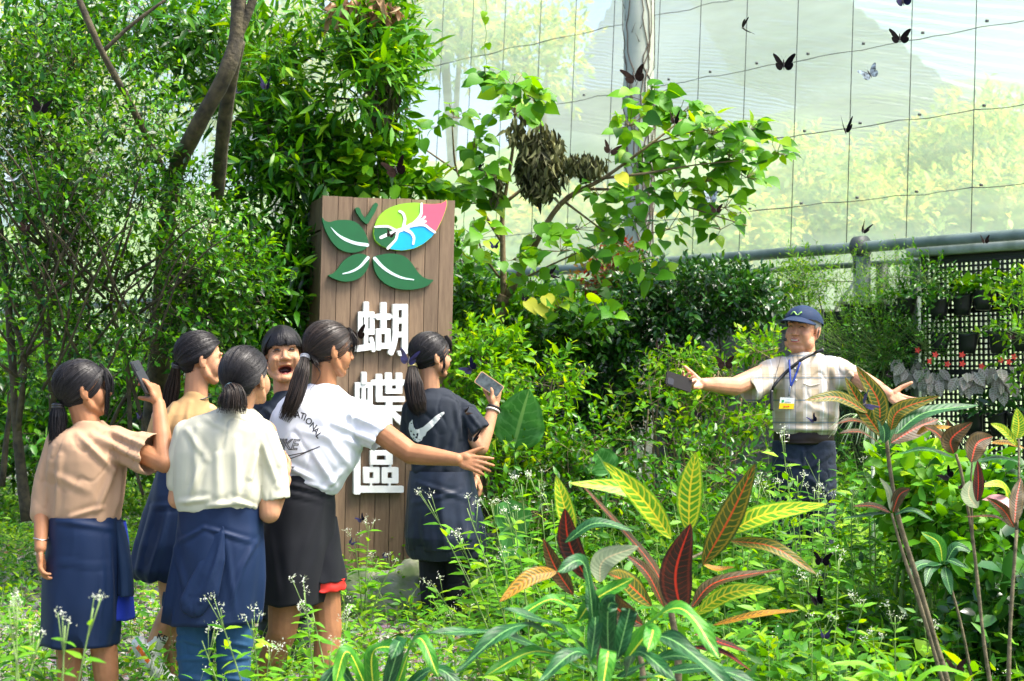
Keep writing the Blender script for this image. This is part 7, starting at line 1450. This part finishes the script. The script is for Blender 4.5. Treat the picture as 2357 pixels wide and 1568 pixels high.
xy = region(5200, -4, 1.1, 7.3, 11.5); z = np.array([gz(x, y) for x, y in xy]); d = RNG.normal(0, 1, (len(xy), 3)); d[:, 2] *= .2; scatter(g, (V0, np.zeros((0, 4), int), T0_, np.zeros((7, 2))), np.column_stack([xy, z]), d, np.array([0, 0, 1]) + RNG.normal(0, .2, (len(xy), 3)), RNG.uniform(.008, .03, len(xy)), RNG.uniform(0, 1, len(xy)))
tag(g.build('gravel', leafmat('gravel_stone', [(.12, .11, .09), (.28, .27, .24), (.42, .41, .37), (.22, .2, .16)], .9, .2, 0), loc=gp(600, 9), smooth=False), 'grey gravel scattered over the soil', 'gravel', kind='stuff')
# flowering stalks one can point at
def weed(label, base_uY, tips, grp='white flowering weeds in the foreground', sc=1.0, nl=12):
    u, Y = base_uY; b0 = Vector(gp(u, Y)); r = thing('flowering_weed', b0, label, 'weed', grp); gs, gl, gf = Geo(), Geo(), Geo()
    for (ut, vt, dy) in tips:
        tip = P(ut, vt, Y + dy); mid = b0.lerp(tip, .55) + Vector((random.uniform(-.03, .03), 0, .03)); path = smoothpath([b0, mid, tip], 8); tube(gs, path, [.0045, .003, .0018], seg=5)
        n = nl; ts = np.linspace(.3, .97, n)
        for i, t in enumerate(ts + RNG.uniform(-.03, .03, n)):
            p = path[max(0, min(len(path) - 1, int(t * (len(path) - 1))))]; a = i * 1.9 + random.uniform(-.5, .5)
            for s in (0, math.pi): scatter(gl, leaf_herb, [tuple(p)], [(math.cos(a + s), math.sin(a + s) * .6, random.uniform(-.25, .6))], [(random.gauss(0, .4), -.4, 1)], .10 * sc * random.uniform(.55, 1.25) * (1.15 - .6 * t), random.uniform(.35, .85))
        for q in range(3):
            e = tip + Vector((random.uniform(-.05, .05), random.uniform(-.03, .03), random.uniform(.0, .05))) * sc; tube(gs, [path[-3], e], .0012, seg=4)
            pos = np.array(e) + RNG.normal(0, .008 * sc, (15, 3)); gf = Geo(); scatter(gf, leaf_tpl(.3, .1, .1, (.5,), (1,)), pos, rand_dirs(15, -.1, 1), rand_dirs(15), .011 * sc, RNG.uniform(.0, .7, 15)); gf.build('flower_head', LM_flow, r)
    gs.build('stem', green_stem, r); gl.build('leaves', LM_bright, r)
weed('blurred flowering stalk nearest the camera crossing the beige tee girl\'s skirt', (60, 4.2), [(215, 1400, 0), (150, 1440, .1), (20, 1400, .1)], sc=.8, nl=7)
weed('flowering weed with lance leaves in front of the blue track pants', (640, 5.4), [(580, 1425, 0), (465, 1475, .1), (500, 1400, .1), (620, 1500, 0)])
weed('flowering weed at the bottom left corner before the gravel', (-20, 4.6), [(40, 1395, 0), (90, 1470, .1)], sc=.8, nl=6)
weed('flowering weed before the knees of the white tee girl', (760, 5.6), [(700, 1365, 0), (800, 1430, .1), (760, 1500, 0), (720, 1410, .2)])
weed('tall flowering weed leaning left across the black jacket', (1230, 6.6), [(985, 1150, 0), (1075, 1170, 0), (1130, 1160, .1), (1060, 1240, .1), (1180, 1180, 0)])
weed('flowering weed beside the black jacket hem with long narrow leaves', (1160, 6.8), [(1000, 1350, 0), (1120, 1310, .1), (1060, 1420, 0), (1170, 1270, 0)])
weed('airy flowering weed behind the left croton leaves', (1290, 6.9), [(1200, 1115, 0), (1240, 1105, .1), (1170, 1190, 0), (1270, 1150, 0)])
weed('flowering weed rising in front of the man\'s jeans', (1860, 7.2), [(1835, 1095, 0), (1875, 1125, .1), (1800, 1010, 0), (1770, 1130, .1), (1900, 1140, 0)])
weed('flowering weed right of the man\'s jeans', (1990, 7.4), [(1960, 1150, 0), (2010, 1130, .1), (1995, 1080, 0)])
weed('flowering weed just right of the tall yellow croton leaf', (1700, 6.9), [(1700, 1160, 0), (1660, 1170, 0), (1750, 1120, 0)])
weed('thin flowering weed beside the mossy boulder below the sign', (840, 8.4), [(850, 1210, 0), (870, 1290, .1), (815, 1240, 0), (905, 1300, 0)], nl=6)
weed('flowering weed low in the middle of the right herbs', (1880, 6.3), [(1860, 1330, 0), (1930, 1290, .1), (1990, 1380, 0), (1900, 1440, -.1)])
weed('flowering weed at the lower right between the croton stems', (2080, 6.0), [(2060, 1420, 0), (2010, 1480, .1), (2140, 1460, 0)])
# broad-leaved plants lower right and spider plants
def bushy(label, u, Y, v0, v1, ru, n, size, M_, seed=0): shrub(label, gp(u, Y), [(u, (v0 + v1) / 2, ru, (v1 - v0) / 2, Y, .3, n)], M_, tpl=leaf_wide, size=size, per=6, L=.12, seed=seed, gap=.05, stems=6, bark=green_stem, group='broad leaved plants at the lower right', name='leafy_plant')
bushy('fresh green broad-leaved plant right of the tall croton stem', 2110, 7.2, 1040, 1180, 60, 80, .085, LM_bright, 61); bushy('mid green broad-leaved plant below the lattice at the right edge', 2280, 7.4, 1080, 1240, 90, 150, .085, LM_mid, 62); bushy('broad-leaved green plant in the middle of the lower right', 2180, 7.0, 1130, 1290, 90, 150, .08, LM_herb, 63); bushy('dark leafy plant low at the right edge', 2320, 6.6, 1300, 1520, 90, 150, .10, LM_dark, 64)
for (u, v, lab) in ((2010, 985, 'striped spider plant left of the bronze croton'), (2130, 1000, 'striped spider plant under the lattice right of the tall croton')):
    Y = 8.4; c = P(u, v, Y); g = Geo()
    for k in range(46):
        a = random.uniform(0, 6.283); L_ = random.uniform(.12, .24); d = Vector((math.cos(a), math.sin(a) * .5, 0)); bigleaf(g, [c, c + d * L_ * .5 + Vector((0, 0, .07)), c + d * L_ + Vector((0, 0, random.uniform(-.12, .0)))], .012, (0, -.2, 1), nu=8, nv=2, prof=lambda t: min(1, (1 - t) * 3) if t < 1 else 0)
    tube(g, [Vector((c.x, Y, gz(c.x, Y))), c], .012, seg=6); tag(g.build('spider_plant', veinmat('striped_blade%d' % u, (.08, .2, .03), (.12, .26, .05), (.55, .6, .4), (.75, .78, .6), mw=.35, vfade=.1), loc=(c.x, Y, gz(c.x, Y))), lab, 'plant')
g = Geo(); c = P(2150, 1163, 7.0)
for j in range(5): a = j * 1.256; scatter(g, leaf_wide, [tuple(c)], [(math.cos(a), -.3, math.sin(a))], [(0, -1, 0)], .045, .5)
tube(g, smoothpath([c, c + Vector((0, .02, -.15)), Vector(gp(2150, 7.05))], 4), .003, seg=4, m=1); tag(g.build('hibiscus_flower', [redm, green_stem], loc=gp(2150, 7.05)), 'single coral-red flower among the leaves at the lower right', 'flower')
g = Geo()
for k, (u1, v1) in enumerate(((1905, 1530), (2010, 1525), (2050, 1560), (2220, 1550), (1960, 1560), (2140, 1520))): bigleaf(g, [P(2080, 1600, 5.0), P((2080 + u1) / 2, (1560 + v1) / 2 - 12, 4.95), P(u1, v1, 4.9)], .035, (0, -.4, 1), nu=14, nv=4)
tag(g.build('blade_plant', leafmat('lime_blade', [(.14, .42, .02)] * 2, .35), loc=gp(2080, 5.0)), 'bright lime blade-leaved plant at the bottom edge on the right', 'plant')
# K bushes beyond the netting
for i, (u, v, ru, rv_, Y, n, lab) in enumerate(((1240, 130, 110, 110, 21, 220, 'pale yellowish tree seen through the netting left of the pole'), (1040, 60, 110, 110, 22, 300, 'pale tree behind the netting at the top, near the leaning tree crown'), (1880, 440, 90, 100, 18, 230, 'yellow-tipped bush behind the netting above the man'), (2260, 360, 130, 120, 19, 330, 'large pale bush behind the netting at the right, tallest one'), (2090, 420, 90, 80, 19.5, 200, 'pale bush behind the netting left of the tallest one'), (2280, 490, 140, 70, 17.5, 420, 'low olive bush behind the netting just above the rail at the right'), (2040, 520, 140, 60, 17.5, 340, 'low light green bush behind the netting above the rail clamp'), (1700, 560, 120, 60, 17.5, 300, 'low bush behind the netting right of the pole'), (1330, 540, 160, 70, 18, 340, 'low bush behind the netting behind the heart-leaved tree'), (640, 200, 200, 200, 20, 600, 'pale bush behind the netting seen through the leaning tree'), (150, 250, 260, 260, 22, 700, 'pale bush behind the netting seen through the left shrub tree'))):
    k = Y / FPX; bx = P(u, 900, Y).x; bz = P(u, v + rv_ * .9, Y).z; r = thing('far_bush', (bx, Y, bz - 1.0), lab, 'bush', 'bushes beyond the netting'); g = crown_geo([(u, v, ru, rv_, Y, .9, int(n * 1.6))], leaf_small, .11, 9, .35, rv=.5, gap=.1, seed=70 + i); g.build('crown', [LM_pale, wood_l], r); g = Geo()
    for q in range(3): tube(g, [Vector((bx, Y, bz - 1.3)), P(u + random.uniform(-.4, .4) * ru, v, Y)], [.06, .02], seg=6)
    g.build('trunk', wood_l, r)
# ================================================================ BUTTERFLIES
bf_mats = {'dark': [mat('dark_wing', (.003, .0025, .003), .9, .05, var=.3, vscale=80), mat('body_black', (.01, .008, .007), .7)], 'blue': [mat('blue_black_wing', (.004, .004, .008), .8, .1, col2=(.012, .012, .05), vscale=34), mat('body_black2', (.01, .008, .007), .7)],
           'brown': [mat('brown_wing', (.012, .007, .005), .9, .05, var=.4, vscale=60), mat('body_brown', (.02, .015, .01), .7)], 'white': [mat('striped_wing', (.30, .38, .42), .8, .1, col2=(.015, .015, .015), vscale=60), mat('body_black3', (.01, .008, .007), .7)]}
fw = [(.0, .02), (.2, .35), (.45, .62), (.8, .82), (1.0, .80), (.98, .60), (.82, .35), (.7, .12), (.35, -.02)]; hw_ = [(.0, .0), (.38, .02), (.70, .06), (.78, -.15), (.66, -.42), (.42, -.55), (.2, -.48), (.05, -.25)]
def butterfly(u, v, Y, span, kind, rot, flap, tilt, label, grp='butterflies in flight'):
    c = P(u, v, Y); k = span * Y / FPX / (1.8 if u > 1400 and v < 600 else 2.1); M = Matrix.Translation(c) @ Matrix.Rotation(R(rot), 4, 'Y') @ Matrix.Rotation(R(tilt), 4, 'X') @ Matrix.Scale(k, 4); mt = bf_mats[kind]; r = thing('butterfly', c, label, 'butterfly', grp)
    for s in (-1, 1):
        g = Geo(); F = Matrix.Rotation(R(-flap * s), 4, 'Y')
        for dz, out in ((0, fw), (-.015, hw_)):
            o = cr2(out, 3); n = len(o); cx = sum(p[0] for p in o) / n; cy = sum(p[1] for p in o) / n; V = [M @ (F @ Vector((s * (x + .03), y, dz + .06 * x * x))) for x, y in o] + [M @ (F @ Vector((s * (cx + .03), cy, dz + .03)))]
            V += [v_ + (M.to_3x3() @ Vector((0, 0, -.012))) for v_ in V]; m_ = n + 1; g.add([tuple(p) for p in V], T=[(n, i, (i + 1) % n) for i in range(n)] + [(m_ + n, m_ + (i + 1) % n, m_ + i) for i in range(n)], Q=[(i, m_ + i, m_ + (i + 1) % n, (i + 1) % n) for i in range(n)])
        g.build('wing', mt[0], r, smooth=False)
    g = Geo(); tube(g, [M @ Vector((0, y, 0)) for y in (.45, .36, .2, 0, -.2, -.45)], [.03 * k, .06 * k, .07 * k, .07 * k, .05 * k, .02 * k], seg=8)
    for s in (-1, 1): tube(g, [M @ Vector((0, .42, .02)), M @ Vector((s * .12, .62, .06)), M @ Vector((s * .22, .78, .06))], .008 * k, seg=4)
    g.build('body', mt[1], r)
BF = [(1710, 65, 8, 48, 'dark', 70, 35, 25, 'large black butterfly below the top edge, right of the pole'), (2071, 88, 8, 46, 'dark', 0, 12, 75, 'flat-winged black butterfly on the wire near the top right'), (2078, 4, 8, 46, 'blue', -10, 30, 70, 'butterfly cut by the top edge at the right'),
      (1804, 149, 8, 50, 'dark', 0, 22, 80, 'thin edge-on black butterfly on a wire below the two big ones at the top'), (2002, 171, 8, 42, 'white', -25, 10, 70, 'pale blue striped butterfly at the upper right'), (1946, 302, 7.5, 54, 'dark', 5, 60, 40, 'black butterfly with wings raised in a V at the upper right'),
      (1987, 532, 10, 38, 'dark', 30, 55, 50, 'black butterfly perched above the rail clamp'), (1460, 178, 9.5, 52, 'brown', -15, 15, 70, 'brown butterfly in front of the vine-covered pole'), (1552, 280, 9.5, 40, 'brown', 0, 55, 60, 'brown V-winged butterfly in the right crown of the heart-leaved tree'),
      (1405, 348, 9.5, 42, 'brown', 20, 25, 55, 'brown butterfly right of the small wilted cluster'), (1103, 388, 9.8, 30, 'dark', 80, 40, 30, 'dark butterfly in the left branches of the heart-leaved tree'), (912, 392, 9, 64, 'brown', -20, 25, 75, 'broad brown butterfly gliding above the sign'),
      (1648, 484, 9.6, 30, 'brown', 0, 20, 60, 'small brown butterfly at the lower right of the heart-leaved tree'), (1636, 458, 9.6, 34, 'white', 0, 30, 70, 'pale white butterfly near the lower right of the heart-leaved tree'), (1270, 632, 9.8, 36, 'dark', 70, 30, 40, 'dark butterfly in front of the rail beneath the tree'),
      (1138, 568, 9.8, 28, 'blue', 0, 30, 60, 'bluish butterfly close to the right edge of the sign emblem'), (1207, 690, 9.8, 26, 'dark', 20, 40, 50, 'small dark butterfly beside the yellow leaves'), (95, 249, 8, 54, 'dark', 10, 20, 75, 'black butterfly in front of the left shrub tree near the top'),
      (28, 415, 8, 48, 'white', 0, 25, 30, 'white striped butterfly at the left edge'), (612, 200, 9, 46, 'blue', 0, 50, 60, 'blue-black butterfly right of the leaning trunk'), (545, 214, 9.4, 32, 'blue', 30, 40, 30, 'butterfly resting on the leaning trunk'), (578, 322, 9, 24, 'white', 40, 50, 30, 'tiny white butterfly right of the leaning trunk'),
      (60, 525, 8.3, 32, 'brown', 0, 20, 70, 'brown butterfly in the middle of the left shrub tree'), (478, 729, 8.2, 24, 'dark', 70, 40, 20, 'small dark butterfly above the ochre tee girl'), (143, 655, 8.3, 20, 'brown', 30, 30, 40, 'tiny brown butterfly in the lower left shrub tree'), (822, 770, 7.9, 48, 'brown', -10, 15, 80, 'brown butterfly edge-on before the first sign character'),
      (940, 830, 7.4, 56, 'blue', 10, 30, 55, 'large blue-black butterfly at the filming girl\'s hair clip'), (1083, 848, 8.2, 46, 'blue', -45, 20, 60, 'slanting blue-black butterfly left of the raised phone'), (1515, 800, 9, 40, 'brown', 20, 50, 40, 'brown butterfly above the shrub left of the man'), (1668, 838, 8.4, 46, 'brown', 0, 12, 75, 'flat brown butterfly above the man\'s outstretched forearm'),
      (1073, 950, 8.3, 26, 'brown', 60, 40, 40, 'small brown butterfly on the filming girl\'s sleeve'), (1088, 1012, 8.2, 48, 'dark', 10, 45, 40, 'dark butterfly above the reaching hand'), (1605, 955, 9, 28, 'dark', 20, 30, 50, 'dark butterfly in the shrub under the man\'s arm'), (1508, 1075, 8.6, 20, 'dark', 60, 30, 30, 'small dark butterfly in the sparse bush before the wall'),
      (832, 1196, 8.4, 26, 'blue', -35, 30, 60, 'upper of three small butterflies before the lower sign planks'), (808, 1251, 8.3, 24, 'blue', 40, 40, 40, 'left of three small butterflies before the lower sign planks'), (882, 1281, 8.4, 22, 'blue', 60, 40, 30, 'lowest of three small butterflies before the sign planks'), (250, 820, 8.3, 24, 'dark', 60, 40, 20, 'dark butterfly right above the beige tee girl\'s head'),
      (1872, 968, 8.3, 30, 'blue', -30, 40, 50, 'small butterfly in front of the man\'s checked shirt'), (1990, 930, 5.5, 66, 'blue', 60, 35, 30, 'big blue-black butterfly between the tall croton leaves'), (2182, 1097, 6.4, 44, 'dark', -40, 25, 40, 'dark butterfly right of the tall croton stem'), (2206, 1122, 6.5, 36, 'brown', 30, 60, 40, 'brown butterfly just beneath the dark one at the croton stem'),
      (1892, 1290, 6, 46, 'dark', 5, 15, 80, 'flat black butterfly at the tip of the long croton leaf'), (1880, 1382, 5.8, 56, 'dark', -20, 50, 60, 'large dark butterfly low over the herbs'), (1897, 1466, 5.8, 38, 'blue', 10, 40, 40, 'blue butterfly near the bottom right of centre, left one of two'), (1950, 1446, 5.8, 32, 'blue', 70, 40, 30, 'blue butterfly near the bottom right of centre, right one of two'),
      (1722, 1436, 5.4, 26, 'blue', 30, 40, 30, 'small blue butterfly below the orange-ribbed croton leaf'), (2200, 1538, 5.3, 50, 'brown', 0, 15, 70, 'brown butterfly at the bottom edge near the right'), (898, 542, 8.6, 26, 'brown', 20, 30, 60, 'small brown butterfly on the coloured emblem wing'), (2327, 778, 8.6, 24, 'brown', 0, 30, 50, 'small brown butterfly on the lattice at the right edge'),
      (2266, 556, 9.8, 26, 'brown', 0, 40, 60, 'brown butterfly clinging to the rail at the right'), (322, 962, 8.6, 24, 'blue', 0, 50, 60, 'small blue butterfly between the beige and ochre tee girls'), (2042, 862, 8.4, 26, 'dark', 70, 30, 40, 'dark butterfly on the ferny mass right of the man')]
for b_ in BF: butterfly(*b_)
